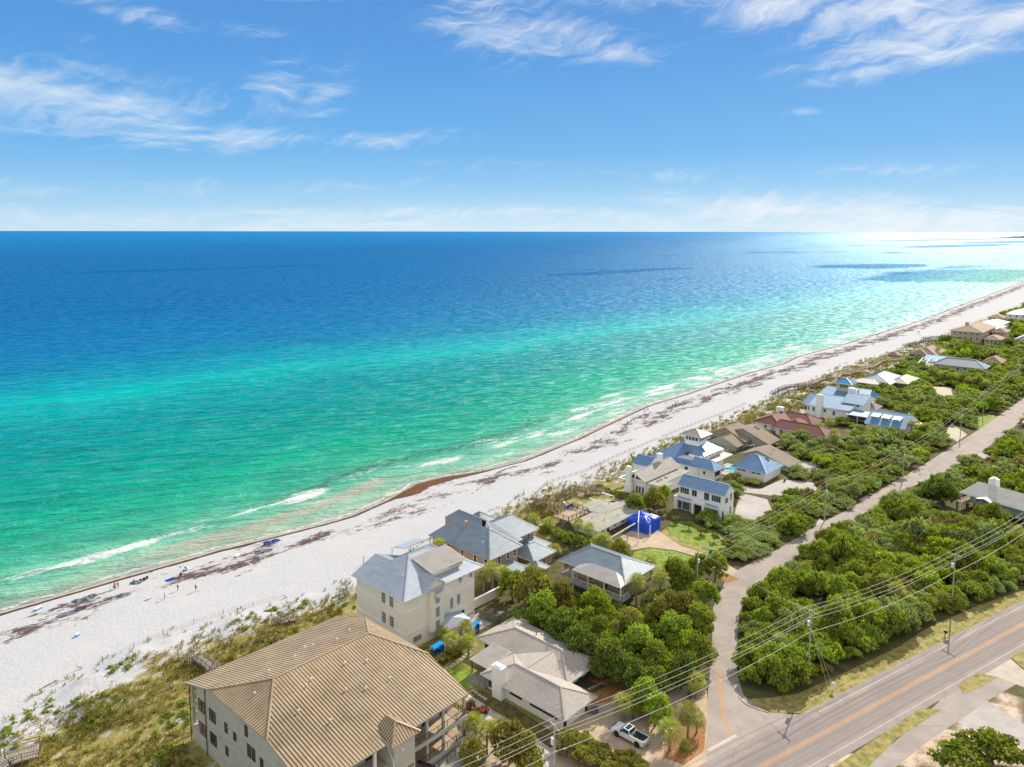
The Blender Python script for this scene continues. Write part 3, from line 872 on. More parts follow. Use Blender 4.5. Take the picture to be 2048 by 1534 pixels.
def build_roads():
    asp = asphalt('old_asphalt', (0.37, 0.325, 0.295))
    hwm = asphalt('highway_asphalt', (0.32, 0.28, 0.262), True)
    # the side road, kerbless, with its junction
    sheet('side_road', SIDE, G + 0.016, asp)
    c0 = smooth_line([(x, (a + b) / 2) for x, a, b in HW])
    P = [Vector(p) for p in c0]
    us = np.linspace(-5.0, 5.0, 13)
    V, A = [], []
    for i, p in enumerate(P):
        d = (P[min(i + 1, len(P) - 1)] - P[max(i - 1, 0)]).normalized()
        n = Vector((-d.y, d.x))
        for u in us:
            q = p + n * u
            V.append((q.x, q.y, G + 0.022))
            A.append(u)
    k = len(us)
    F = np.array([(i * k + j + 1, i * k + j, (i + 1) * k + j, (i + 1) * k + j + 1) for i in range(len(P) - 1) for j in range(k - 1)])
    me = np_mesh('highway', V, F, hwm, dict(across=np.array(A)))
    o = link('highway', me)
    if me.polygons[0].normal.z < 0: me.flip_normals()
    tag(o, kind='structure')
    def offset(line, u):
        Q = [Vector(p) for p in line]
        out = []
        for i, p in enumerate(Q):
            d = (Q[min(i + 1, len(Q) - 1)] - Q[max(i - 1, 0)]).normalized()
            out.append((p.x - d.y * u, p.y + d.x * u))
        return out
    inner = [p for p in c0 if p[0] > 30]
    for u in (-0.17, 0.17):
        strip('road_marking', offset(inner, u), 0.06, G + 0.030, MT['paint_yellow'])
    strip('road_marking', [p for p in offset(inner, 3.75) if p[0] > 119.5], 0.06, G + 0.030, MT['paint_white'])
    strip('road_marking', offset(inner, -3.75), 0.06, G + 0.030, MT['paint_white'])
    ctr = smooth_line([gp(1439, 1333), gp(1441, 1365), gp(1443, 1395), gp(1449, 1432), gp(1465, 1468)])
    for u in (-0.16, 0.16):
        strip('road_marking', offset(ctr, u), 0.065, G + 0.030, MT['paint_yellow'])
    strip('road_marking', [gp(1418, 1501), gp(1474, 1470)], 0.28, G + 0.030, MT['paint_white'])
    # paths, drives, verges
    S = [
        ('verge', [(1480, 1398), (1500, 1414), (1560, 1425), (1632, 1425), (1760, 1358), (1900, 1286), (2048, 1208), (2200, 1120), (2200, 1090), (2048, 1180), (1960, 1208), (1850, 1258), (1800, 1292), (1700, 1340), (1600, 1385), (1540, 1395)], 'dry_lawn', .006),
        ('verge', [(1640, 1560), (1669, 1534), (1840, 1416), (1884, 1418), (1795, 1476), (1710, 1560)], 'dry_lawn', .026),
        ('verge', [(1917, 1369), (1957, 1345), (1998, 1353), (1970, 1369), (1928, 1388)], 'dry_lawn', .026),
        ('verge', [(2023, 1313), (2048, 1297), (2090, 1275), (2080, 1340), (2048, 1335), (2036, 1325)], 'dry_lawn', .026),
        ('footpath', [(1700, 1560), (1732, 1534), (1802, 1473), (1840, 1440), (1917, 1366), (1957, 1343), (2022, 1311), (2020, 1318), (1998, 1353), (2036, 1366), (1979, 1399), (1916, 1443), (1868, 1473), (1792, 1534), (1760, 1560)], 'ASP', .010),
        ('driveway', [(1957, 1346), (2021, 1315), (2048, 1338), (2100, 1375), (2100, 1400), (2048, 1373), (1998, 1354)], 'concrete', .014),
        ('driveway', [(1916, 1443), (1976, 1401), (2048, 1446), (2150, 1500), (2150, 1570), (2048, 1506)], 'pale_concrete', .012),
        ('driveway', [(1225, 1082), (1262, 1062), (1300, 1050), (1325, 1066), (1365, 1092), (1425, 1110), (1455, 1128), (1478, 1141), (1452, 1166), (1436, 1142), (1400, 1114), (1350, 1100), (1300, 1094), (1262, 1100)], 'warm_concrete', .010),
        ('lawn', [(1335, 1053), (1350, 1040), (1390, 1046), (1430, 1064), (1460, 1085), (1445, 1101), (1395, 1094), (1345, 1070)], 'lawn', .008),
        ('lawn', [(1322, 1064), (1334, 1056), (1345, 1070), (1395, 1094), (1430, 1104), (1425, 1109), (1365, 1091)], 'dry_lawn', .010),
        ('lawn', [(1270, 1103), (1300, 1096), (1350, 1102), (1395, 1116), (1375, 1140), (1300, 1140), (1262, 1122)], 'lawn', .008),
        ('driveway', [(1472, 1018), (1482, 985), (1535, 998), (1545, 1020), (1500, 1045), (1470, 1038)], 'pale_concrete', .010),
        ('driveway', [(1462, 966), (1520, 978), (1566, 958), (1640, 966), (1628, 990), (1540, 990), (1490, 984)], 'pale_concrete', .012),
        ('driveway', [(1592, 938), (1602, 921), (1632, 926), (1640, 945), (1610, 950)], 'pale_concrete', .010),
        ('driveway', [(1556, 900), (1585, 903), (1580, 918), (1560, 912)], 'pale_concrete', .010),
        ('driveway', [(1866, 772), (1902, 774), (1908, 797), (1880, 800)], 'concrete', .010),
        ('driveway', [(1632, 1048), (1640, 1036), (1665, 1052), (1650, 1062)], 'pale_concrete', .010),
        ('driveway', [(1718, 998), (1735, 1006), (1750, 997), (1735, 990)], 'pale_concrete', .010),
        ('driveway', [(1912, 905), (1930, 883), (1985, 915), (1970, 925)], 'pale_concrete', .010),
        ('lawn', [(1957, 826), (2000, 831), (1982, 850), (1957, 858)], 'lawn', .008),
        ('driveway', [(1890, 868), (1903, 845), (1935, 868), (1915, 882)], 'concrete', .010),
        ('driveway', [(1785, 842), (1812, 832), (1850, 852), (1830, 872)], 'pale_concrete', .010),
        ('lawn', [(870, 1395), (900, 1340), (928, 1328), (965, 1350), (945, 1372), (915, 1402)], 'lawn', .008),
        ('gravel_strip', [(925, 1402), (938, 1388), (975, 1412), (1040, 1455), (1108, 1500), (1112, 1534), (1085, 1534), (1000, 1462)], 'shell_gravel', .012),
        ('lawn', [(938, 1388), (960, 1380), (1010, 1400), (1115, 1470), (1108, 1500), (1040, 1453), (975, 1411)], 'shaded_lawn', .009),
        ('driveway', [(925, 1420), (965, 1425), (1095, 1530), (1085, 1560), (900, 1560), (905, 1470)], 'warm_concrete', .007),
        ('driveway', [(858, 1300), (905, 1255), (960, 1225), (1010, 1222), (990, 1245), (935, 1272), (880, 1312)], 'pale_concrete', .008),
        ('mulch_bed', [(1330, 1490), (1365, 1425), (1400, 1415), (1414, 1440), (1410, 1500), (1370, 1530), (1330, 1515)], 'straw', .030),
        ('mulch_bed', [(1130, 1350), (1200, 1345), (1260, 1360), (1300, 1384), (1240, 1402), (1190, 1408), (1160, 1400), (1215, 1372)], 'straw', .008),
        ('mulch_bed', [(1434, 1150), (1449, 1143), (1480, 1158), (1455, 1166)], 'straw', .022),
    ]
    for name, poly, mt, dz in S:
        sheet(name, [gp(*p) for p in poly], G + dz, asp if mt == 'ASP' else MT[mt])
    sheet('driveway', DRIVE, G + 0.011, MT['warm_concrete'])
    # low kerb round the junction corner
    kl = smooth_line([gp(1478, 1392), gp(1490, 1405), gp(1507, 1414), gp(1540, 1425)])
    mb = MB()
    for i in range(len(kl) - 1):
        mb.bar((*kl[i], G + 0.05), (*kl[i + 1], G + 0.05), 0.2, 0.14)
    tag(mb.build('kerb', MT['concrete']), kind='structure')


def build_headland():
    xs = np.linspace(1550, 2600, 60)
    mb = MB()
    prev = None
    for i, y in enumerate(xs):
        hgt = 3 + 40 * float(sstep(y, 2250, 1700)) * (0.75 + 0.5 * float(vn1(y / 60, 3))) + 8 * float(vn2(y / 25, 1))
        hgt *= float(sstep(y, 2260, 2190))
        if prev is not None:
            y0, h0 = prev
            mb.poly([(12000, y, -1), (12000, y0, -1), (12150, y0, h0), (12150, y, hgt)])
            mb.poly([(12150, y, hgt), (12150, y0, h0), (13500, y0, -1), (13500, y, -1)])
        prev = (y, hgt)
    hm = mat('far_woods', (0.03, 0.10, 0.15), 0.95, 0, .2, .01)
    o = mb.build('hills', hm)
    tag(o, kind='structure')


build_ground()
build_sea()
build_roads()
build_headland()
# ------------------------------------------------------------------ building kit
ROT = {'-y': 0.0, '-x': -PI / 2, '+x': PI / 2, '+y': PI}
_wc = {}
def window(root, face, plane, a, z, w, h, nx=2, ny=2, trim='trim_white', name='window', depth=0.07, bw=0.11, glass='glass'):
    """framed window centred at a (along the wall) and z; plane is the wall's coordinate; frame mesh + pane sub-part"""
    key = (name, round(w, 2), round(h, 2), nx, ny, trim, bw, glass)
    if key not in _wc:
        f = MB()
        W, H = w / 2, h / 2
        f.box(-W - bw, -W, -depth, 0.02, -H - bw, H + bw).box(W, W + bw, -depth, 0.02, -H - bw, H + bw)
        f.box(-W, W, -depth, 0.02, H, H + bw).box(-W, W, -depth - 0.03, 0.02, -H - bw, -H)
        for i in range(1, nx):
            x = -W + 2 * W * i / nx
            f.box(x - 0.03, x + 0.03, -depth + .01, 0, -H, H, 1)
        for j in range(1, ny):
            zz = -H + 2 * H * j / ny
            f.box(-W, W, -depth + .014, 0, zz - 0.03, zz + 0.03, 1)
        if nx > 1 and ny > 1:      # pale sash inside the trim
            f.box(-W, -W + .07, -depth + .006, 0, -H, H, 1).box(W - .07, W, -depth + .006, 0, -H, H, 1).box(-W + .07, W - .07, -depth + .006, 0, -H, -H + .09, 1).box(-W + .07, W - .07, -depth + .006, 0, H - .07, H, 1)
        g = MB().box(-W, W, -depth + 0.035, -0.004, -H, H)
        _wc[key] = (f.mesh(name, [MT[trim], MT['trim_white' if nx > 1 and ny > 1 else trim]]), g.mesh('pane', MT[glass]))
    fm, gm = _wc[key]
    rl = root.location
    p = {'-x': (plane, a), '+x': (plane, a), '-y': (a, plane), '+y': (a, plane)}[face]
    o = link(name, fm, root)
    o.location = (p[0] - rl[0], p[1] - rl[1], z - rl[2])
    o.rotation_euler = (0, 0, ROT[face])
    link('pane', gm, o)
    return o


def walls(root, x0, x1, y0, y1, z0, z1, m, name='wall'):
    return MB().box(x0, x1, y0, y1, z0, z1).build(name, MT[m], root)


def roof(root, x0, x1, y0, y1, ze, zr, A, B, m, wall_m='white_wall', trim='trim_white', seam=0.5, t=0.22, name='roof', rib=0.055):
    """hip or gable roof over a rectangle; A, B are the ridge ends (plan)"""
    mb = MB()
    (ax, ay), (bx, by) = A, B
    if abs(bx - ax) >= abs(by - ay):      # ridge along x
        if ax > bx: ax, ay, bx, by = bx, by, ax, ay
        A3, B3 = (ax, ay, zr), (bx, by, zr)
        fs = [[(x0, y0, ze), (x1, y0, ze), B3, A3], [(x1, y1, ze), (x0, y1, ze), A3, B3], [(x0, y1, ze), (x0, y0, ze), A3], [(x1, y0, ze), (x1, y1, ze), B3]]
    else:
        if ay > by: ax, ay, bx, by = bx, by, ax, ay
        A3, B3 = (ax, ay, zr), (bx, by, zr)
        fs = [[(x0, y1, ze), (x0, y0, ze), A3, B3], [(x1, y0, ze), (x1, y1, ze), B3, A3], [(x0, y0, ze), (x1, y0, ze), A3], [(x1, y1, ze), (x0, y1, ze), B3]]
    for f in fs:
        P = [Vector(p) for p in f]
        n = (P[1] - P[0]).cross(P[2] - P[0])
        if n.length < 1e-6: continue
        vert = abs(n.normalized().z) < 0.12
        mb.poly(f, 1 if vert else 0)
        if not vert and seam: mb.ribs(f, seam, rib, rib, 0)
    mb.poly([(x0, y1, ze - t), (x1, y1, ze - t), (x1, y0, ze - t), (x0, y0, ze - t)], 2)
    for a, b in (((x0, y0), (x1, y0)), ((x1, y0), (x1, y1)), ((x1, y1), (x0, y1)), ((x0, y1), (x0, y0))):
        mb.poly([(*a, ze - t), (*b, ze - t), (*b, ze), (*a, ze)], 2)
    cap = 0
    for p, q in ((A3, B3), (A3, (x0, y0, ze)), (B3, (x1, y1, ze))) + (((A3, (x0, y1, ze)), (B3, (x1, y0, ze))) if abs(bx - ax) >= abs(by - ay) else ((A3, (x1, y0, ze)), (B3, (x0, y1, ze)))):
        if (Vector(p) - Vector(q)).length > 0.3:
            mb.bar(Vector(p) + Vector((0, 0, .03)), Vector(q) + Vector((0, 0, .03)), 0.22, 0.07, cap)
    return mb.build(name, [MT[m], MT[wall_m], MT[trim]], root)


def roof_faces(root, faces, m, trim='trim_white', seam=0.5, t=0.18, name='roof', rib=0.055, ribm=None, caps=()):
    mb = MB()
    for f in faces:
        mb.slab(f, t, 0, 1)
        if seam: mb.ribs(f, seam, *(rib if isinstance(rib, tuple) else (rib, rib)), 2 if ribm else 0)
    for p, q in caps:
        mb.bar(Vector(p) + Vector((0, 0, .04)), Vector(q) + Vector((0, 0, .04)), 0.26, 0.1, 0)
    return mb.build(name, [MT[m], MT[trim], MT[ribm or m]], root)


def railing(root, P, z, h=1.0, m='trim_white', name='railing', step=1.6, mid=3, w=0.07):
    mb = MB()
    for i in range(len(P) - 1):
        a, b = Vector((*P[i], z)), Vector((*P[i + 1], z))
        L = (b - a).length
        n = max(1, round(L / step))
        for j in range(n + 1):
            p = a.lerp(b, j / n)
            mb.bar(p, p + Vector((0, 0, h)), w * 1.3)
        mb.bar(a + Vector((0, 0, h)), b + Vector((0, 0, h)), w * 1.6, w)
        for k in range(1, mid + 1):
            zz = Vector((0, 0, h * k / (mid + 1)))
            mb.bar(a + zz, b + zz, w * 0.5)
    return mb.build(name, MT[m], root)


def chimney(root, x0, x1, y0, y1, z0, z1, m='white_wall', cap=True):
    mb = MB().box(x0, x1, y0, y1, z0, z1)
    if cap:
        mb.box(x0 - .12, x1 + .12, y0 - .12, y1 + .12, z1 + .003, z1 + 0.18)
        mb.box(x0 + .2, x1 - .2, y0 + .2, y1 - .2, z1 + 0.18, z1 + 0.35)
    return mb.build('chimney', MT[m], root)


def vents(root, P, m='trim_white'):
    for x, y, z in P:
        MB().tube([(x, y, z - 0.25), (x, y, z + 0.25), (x, y, z + 0.3), (x, y, z + 0.42)], [0.07, 0.07, 0.16, 0.1], 8).build('roof_vent', MT[m], root)


def skylight(root, pts3, m='trim_white'):
    mb = MB().slab(pts3, 0.2, 1, 0)
    return mb.build('skylight', [MT[m], MT['glass']], root)


def text_mesh(name, body, size, m, parent, loc, rot, extrude=0.03):
    cu = bpy.data.curves.new(name, 'FONT')
    cu.body = body
    cu.size = size
    cu.align_x = 'CENTER'
    cu.extrude = extrude
    cu.resolution_u = 2
    tmp = bpy.data.objects.new(name, cu)
    COL.objects.link(tmp)
    bpy.context.view_layer.update()
    me = bpy.data.meshes.new_from_object(tmp)
    bpy.data.objects.remove(tmp)
    me.materials.clear()
    me.materials.append(MT[m])
    o = link(name, me, parent)
    o.location = Vector(loc) - parent.location
    o.rotation_euler = rot
    return o


FOOT = []      # building footprints kept free of shrubs


def house(name, label, x0, x1, y0, y1, z=G, cat='house'):
    FOOT.append((x0, x1, y0, y1))
    return empty(name, ((x0 + x1) / 2, (y0 + y1) / 2, z), 0, label, cat)


# ------------------------------------------------------------------ A: seaside inn under the wide tan roof
def inn():
    r = house('beachfront_inn', 'large sage green inn with a wide ribbed tan metal roof in the bottom left', 46, 75, 77, 111, cat='inn')
    mb = MB()
    # west and east end walls follow the roof line
    for xa, xb in ((47.1, 47.6), (73.2, 73.7)):
        sec = [(80.3, 0.5), (108.4, 0.5), (108.4, 13.25), (103.5, 14.7), (87.0, 14.7), (80.3, 13.35)]
        n = len(sec)
        mb.poly([(xa, y, z) for y, z in sec][::-1])
        mb.poly([(xb, y, z) for y, z in sec])
        for i in range(n):
            j = (i + 1) % n
            mb.poly([(xa, *sec[i]), (xb, *sec[i]), (xb, *sec[j]), (xa, *sec[j])])
    mb.box(47.6, 73.2, 108.0, 108.4, 0.5, 13.1).box(47.6, 73.2, 80.3, 80.8, 0.5, 13.2)
    mb.box(47.12, 74.0, 108.42, 110.3, 3.0, 3.62)
    mb.box(47.1, 47.6, 108.42, 110.3, 0.5, 5.9)
    mb.build('wall', MT['sage_wall'], r)
    E1, E2, RHb, Rr, Rl, HL = (46.5, 111.0, 13), (74.3, 111.0, 13), (75.0, 103.5, 15), (70.2, 96.1, 16.95), (53.1, 96.1, 16.95), (46.75, 103.5, 15)
    FL, FR, RHf, HF = (46.6, 76.9, 13), (74.2, 76.9, 13), (75.0, 86.9, 15), (46.75, 86.9, 15)
    roof_faces(r, [[E1, HL, Rl, Rr, RHb, E2], [FL, FR, RHf, Rr, Rl, HF], [HL, HF, Rl], [RHf, RHb, Rr]], 'tan_metal', 'pale_metal', 0.52, 0.2, rib=(0.10, 0.03), ribm='tan_seam_shade',
               caps=[(Rl, Rr), (Rl, HL), (Rl, HF), (Rr, RHb), (Rr, RHf)])
    zf = lambda y: 13 + (y - 76.9) * 0.2 if y < 96 else 13 + (111 - y) * 0.266
    vents(r, [(x, y, zf(y) + 0.1) for x, y in ((56, 92), (57.2, 92.6), (60, 88), (52.5, 88.5), (62.5, 86.5), (63, 92.5), (66, 91), (66.5, 86), (55, 84.5), (59, 100), (62, 102), (63, 101.2), (66, 99), (54, 99), (69.5, 100.5))] + [(50, 96, 15.95), (73, 97, 15.9), (73, 99, 15.8)])
    # windows of the west wall
    W = 47.1
    for y, z in ((107.4, 10.7), (106.35, 10.7), (103.9, 10.7), (102.85, 10.7), (103.9, 7.0), (102.85, 7.0), (92.6, 10.55), (91.4, 10.55), (92.6, 7.0), (91.4, 7.0)):
        window(r, '-x', W, y, z, 0.85, 1.75, 1, 2, 'trim_dark', bw=.05)
    for y in (107.4, 106.35):
        window(r, '-x', W, y, 7.0, 0.85, 1.75, 1, 2, 'trim_dark', bw=.05, name='boarded_window', glass='boarding')
    for y, z, h in ((99.2, 10.8, 1.4), (96.6, 10.7, 1.1), (93.2, 13.2, 1.5), (89.2, 10.4, 1.3), (99.2, 7.2, 1.3)):
        window(r, '-x', W, y, z, 0.75, h, 1, 1, 'trim_dark', bw=.05)
    MB().tube([(46.95, 105.4, 14.3), (46.95, 105.4, 3.5)], 0.07, 8).build('downspout', MT['trim_dark'], r)
    MB().tube([(46.95, 110.6, 12.8), (46.95, 110.6, 3.2)], 0.08, 8).build('downspout', MT['trim_dark'], r)
    # seaward gallery
    g = MB()
    for z in (6.0, 9.4): g.box(47.12, 73.6, 108.42, 110.55, z, z + 0.3)
    g.build('gallery_floor', MT['sage_wall'], r)
    for x in (47.35, 52.5, 57.7, 63, 68.2, 73.4):
        MB().box(x - .2, x + .2, 110.1, 110.5, 3.62, 12.85).build('column', MT['sage_wall'], r)
    for z in (6.3, 9.7): railing(r, [(47.2, 110.45), (73.4, 110.45)], z, 1.05, 'dark_opening', w=.05)
    # landward galleries right of the tower
    g = MB()
    for z in (5.6, 9.0): g.box(63.1, 74.1, 77.4, 80.28, z, z + 0.32, 0)
    g.build('gallery_floor', MT['warm_concrete'], r)
    g = MB()
    for z in (5.45, 8.85): g.box(63.1, 74.25, 77.2, 77.38, z, z + 0.6)
    g.box(63.1, 74.2, 77.42, 77.6, 3.5, 5.4)
    g.build('balcony_beam', MT['sage_wall'], r)
    for x in (66.6, 69.8, 74.0):
        MB().box(x - .19, x + .19, 77.62, 78.0, 3.5, 12.8).build('column', MT['sage_wall'], r)
    for z in (5.92, 9.32):
        railing(r, [(63.2, 77.5), (73.9, 77.5)], z, 1.0, 'black_metal', w=.045, step=1.7)
        railing(r, [(73.95, 77.6), (73.95, 80.2)], z, 1.0, 'black_metal', w=.045)
    for x in (64.8, 68.3, 71.8):
        for z in (5.9, 9.3):
            window(r, '-y', 80.3, x, z + 1.1, 0.95, 2.05, 1, 1, 'trim_dark', name='door', bw=.05, glass='dark_opening')
            window(r, '-y', 80.3, x + 1.5, z + 1.4, 1.1, 1.2, 2, 1, 'trim_dark', bw=.05)
    # left of the tower: open gallery with a grey door
    g = MB()
    for z in (5.6, 9.0): g.box(47.7, 59.3, 77.6, 80.28, z, z + 0.32)
    g.build('gallery_floor', MT['sage_wall'], r)
    for x in (57.4, 52.6, 47.9):
        MB().box(x - .19, x + .19, 77.7, 78.08, 3.5, 12.85).build('column', MT['cream_wall'], r)
    window(r, '-y', 80.3, 58.2, 10.3, 0.95, 2.05, 1, 1, 'trim_dark', name='door', glass='dark_opening')
    # outside stair below the gallery and the low entrance block
    s_ = MB()
    for i in range(14):
        s_.box(64.2 + i * 0.3, 64.52 + i * 0.3, 76.1, 77.1, 7.4 - i * 0.26, 7.5 - i * 0.26)
    s_.bar((64.1, 76.05, 7.4), (68.4, 76.05, 3.7), 0.08, 0.3).bar((64.1, 77.12, 7.4), (68.4, 77.12, 3.7), 0.08, 0.3)
    s_.build('stair', MT['black_metal'], r)
    railing(r, [(64.1, 76.0), (70.5, 76.0)], 5.2, 1.0, 'black_metal', w=.05)
    MB().prism([(66.5, 74.2), (72.2, 74.2), (72.2, 77.18), (66.5, 77.18)], 3.5, [4.9, 5.3, 5.3, 4.9]).build('entrance_block', MT['sage_wall'], r)
    # stair tower
    t = MB().box(59.4, 63.05, 76.2, 80.28, 3.5, 12.7)
    t.build('tower', MT['sage_wall'], r)
    P = (61.2, 78.1, 14.6)
    c = [(58.8, 75.7, 12.95), (63.7, 75.7, 12.95), (63.7, 80.5, 12.95), (58.8, 80.5, 12.95)]
    G1, G2 = (61.2, 80.0, 14.6), (61.2, 78.1, 14.6)
    roof_faces(r, [[c[0], c[1], P], [c[3], c[0], P, G1], [c[1], c[2], G1, P], [c[2], c[3], G1]], 'tan_metal', 'pale_metal', 0.45, 0.14, 'tower_roof', (.11, .03), 'tan_seam_shade', caps=[(c[0], P), (c[1], P), (P, G1)])
    for body, z in (("JOURNEY'S", 8.05), ("END", 7.45)):
        text_mesh('lettering', body, 0.55, 'black_metal', r, (61.4, 76.16, z), (PI / 2, 0, 0))
    MB().tube([(59.3, 77.5, 12.2), (59.25, 76.15, 10.4), (59.25, 76.1, 3.6)], 0.07, 8).build('downspout', MT['trim_white'], r)
    for x, z in ((66.6, 11.2), (69.8, 11.0), (69.8, 7.7), (60.9, 11.5)):
        MB().tube([(x, 77.55 if x > 63 else 76.15, z - .2), (x, 77.55 if x > 63 else 76.15, z + .2)], 0.13, 8).build('wall_lamp', MT['trim_white'], r)
inn()


# ------------------------------------------------------------------ B: white three-storey house
def white_house():
    r = house('three_storey_house', 'tall cream white three-storey house with a blue grey hip roof behind the tan roofed inn', 84, 105.5, 104, 121)
    walls(r, 85.1, 103.2, 105.2, 120.2, 0.8, 13.85, 'cream_wall')
    tr = MB()
    for z in (7.0, 11.2):
        tr.box(85.04, 103.26, 105.13, 120.26, z, z + 0.14)
    tr.build('belt_course', MT['white_wall'], r)
    ze, k = 14.0, 0.385
    zz = lambda x: ze + (x - 84.3) * k
    N_, L_, pk, vl, ap = (84.3, 104.4, ze), (84.3, 120.9, ze), (90.6, 121.2, zz(90.6)), (90.6, 116.4, zz(90.6)), (93.5, 114.0, zz(93.5))
    rr, R_ = (98.0, 114.0, zz(93.5)), (105.3, 104.4, ze)
    roof_faces(r, [[L_, N_, ap, vl, pk], [N_, R_, rr, ap], [R_, (105.3, 120.9, ze), (98.0, 114.0, zz(93.5))], [(96.9, 121.2, ze), pk, vl, (96.9, 116.4, ze)], [rr, (105.3, 120.9, ze), (94, 120.9, ze), ap]],
               'light_seam_metal', 'trim_white', 0.42, 0.16, caps=[(N_, ap), (ap, rr), (rr, R_)], rib=.05)
    # pale metal facing of the sunlit landward slope is the same sheet; cupola canopy behind the ridge
    MB().slab([(95.0, 117.2, 17.3), (101.0, 117.2, 17.3), (101.0, 121.0, 16.4), (95.0, 121.0, 16.4)], 0.15).build('rear_canopy', MT['light_seam_metal'], r)
    # long shed dormer
    zs = lambda y: ze + (y - 104.4) * (zz(93.5) - ze) / 9.6
    d = MB()
    d.prism([(93.4, 106.9), (101.6, 106.9), (101.6, 111.4), (93.4, 111.4)], zs(106.9) - .3, [16.0, 16.0, 16.85, 16.85])
    d.build('dormer_wall', MT['cream_wall'], r)
    roof_faces(r, [[(92.9, 106.2, 16.05), (102.1, 106.2, 16.05), (102.1, 112.6, 17.25), (92.9, 112.6, 17.25)]], 'pale_metal', 'trim_white', 0.42, 0.14, 'dormer_roof')
    window(r, '-y', 106.9, 99.6, 15.55, 3.4, 0.45, 6, 1, 'trim_white', bw=.08)
    # gable dormer over the bay
    d = MB()
    z0 = zs(104.4)
    d.poly([(89.7, 104.6, 14.3), (94.3, 104.6, 14.3), (92.0, 104.6, 15.9)]).poly([(89.7, 104.62, 13.9), (94.3, 104.62, 13.9), (94.3, 104.62, 14.3), (89.7, 104.62, 14.3)])
    d.build('gable_wall', MT['cream_wall'], r)
    roof_faces(r, [[(89.3, 109.5, 14.25), (89.3, 104.0, 14.25), (92.0, 104.0, 16.1), (92.0, 110.5, 16.1)], [(94.7, 104.0, 14.25), (94.7, 109.5, 14.25), (92.0, 110.5, 16.1), (92.0, 104.0, 16.1)]], 'light_seam_metal', 'trim_white', 0.42, 0.1, 'dormer_roof')
    # projecting bay with its own little roof
    MB().box(90.6, 93.9, 104.15, 105.18, 5.6, 13.6).build('bay', MT['cream_wall'], r)
    roof_faces(r, [[(91.4, 103.1, 12.75), (94.6, 103.1, 12.75), (94.6, 104.6, 13.9), (91.4, 104.6, 13.9)]], 'pale_metal', 'trim_white', 0.3, 0.1, 'bay_roof')
    for z, h in ((11.75, 1.35), (9.2, 1.75), (6.55, 1.75)):
        window(r, '-y', 104.15, 92.3, z, 0.85, h, 2, 4, 'trim_dark', bw=.06)
    window(r, '-y', 105.2, 95.3, 12.0, 0.7, 1.2, 2, 3, 'trim_dark', bw=.06)
    for x, z in ((99.2, 8.9), (101.1, 9.0)): window(r, '-y', 105.2, x - 2.3, z, 0.62, 1.9, 2, 4, 'trim_dark', bw=.06)
    window(r, '-y', 105.2, 99.3, 12.9, 0.62, 0.8, 2, 2, 'trim_dark', bw=.06)
    window(r, '-y', 105.2, 102.2, 12.9, 0.62, 0.8, 2, 2, 'trim_dark', bw=.06)
    window(r, '-y', 105.2, 98.6, 5.85, 3.3, 0.75, 4, 1, 'trim_dark', bw=.07)
    window(r, '-y', 105.2, 88.0, 5.2, 1.8, 0.9, 2, 2, 'trim_dark', bw=.07)
    for x in (101.3, 101.9, 102.5): window(r, '-y', 105.2, x, 4.6, 0.16, 0.3, 1, 1, 'trim_dark', bw=.03, name='wall_vent')
    for y in (111.6, 109.2):
        for z in (12.2, 8.2): window(r, '-x', 85.1, y, z, 0.95, 1.9, 2, 3, 'trim_dark', bw=.07)
    # lean-to entrance
    MB().box(93.4, 98.9, 103.0, 105.18, 3.0, 5.6).build('entrance_block', MT['cream_wall'], r)
    roof_faces(r, [[(93.0, 105.2, 7.0), (93.0, 102.3, 5.7), (95.8, 103.8, 7.0), (95.8, 105.2, 7.3)], [(93.0, 102.3, 5.7), (99.3, 102.3, 5.7), (95.8, 103.8, 7.0)], [(99.3, 102.3, 5.7), (99.3, 105.2, 6.3), (95.8, 105.2, 7.3), (95.8, 103.8, 7.0)]], 'light_seam_metal', 'trim_white', .4, .1, 'entrance_roof')
    vents(r, [(87.5, 117, 15.4), (88.5, 110, 15.8)])
    MB().box(103.6, 104.0, 112.5, 112.9, 14.2, 15.9).build('flue', MT['steel'], r)
white_house()


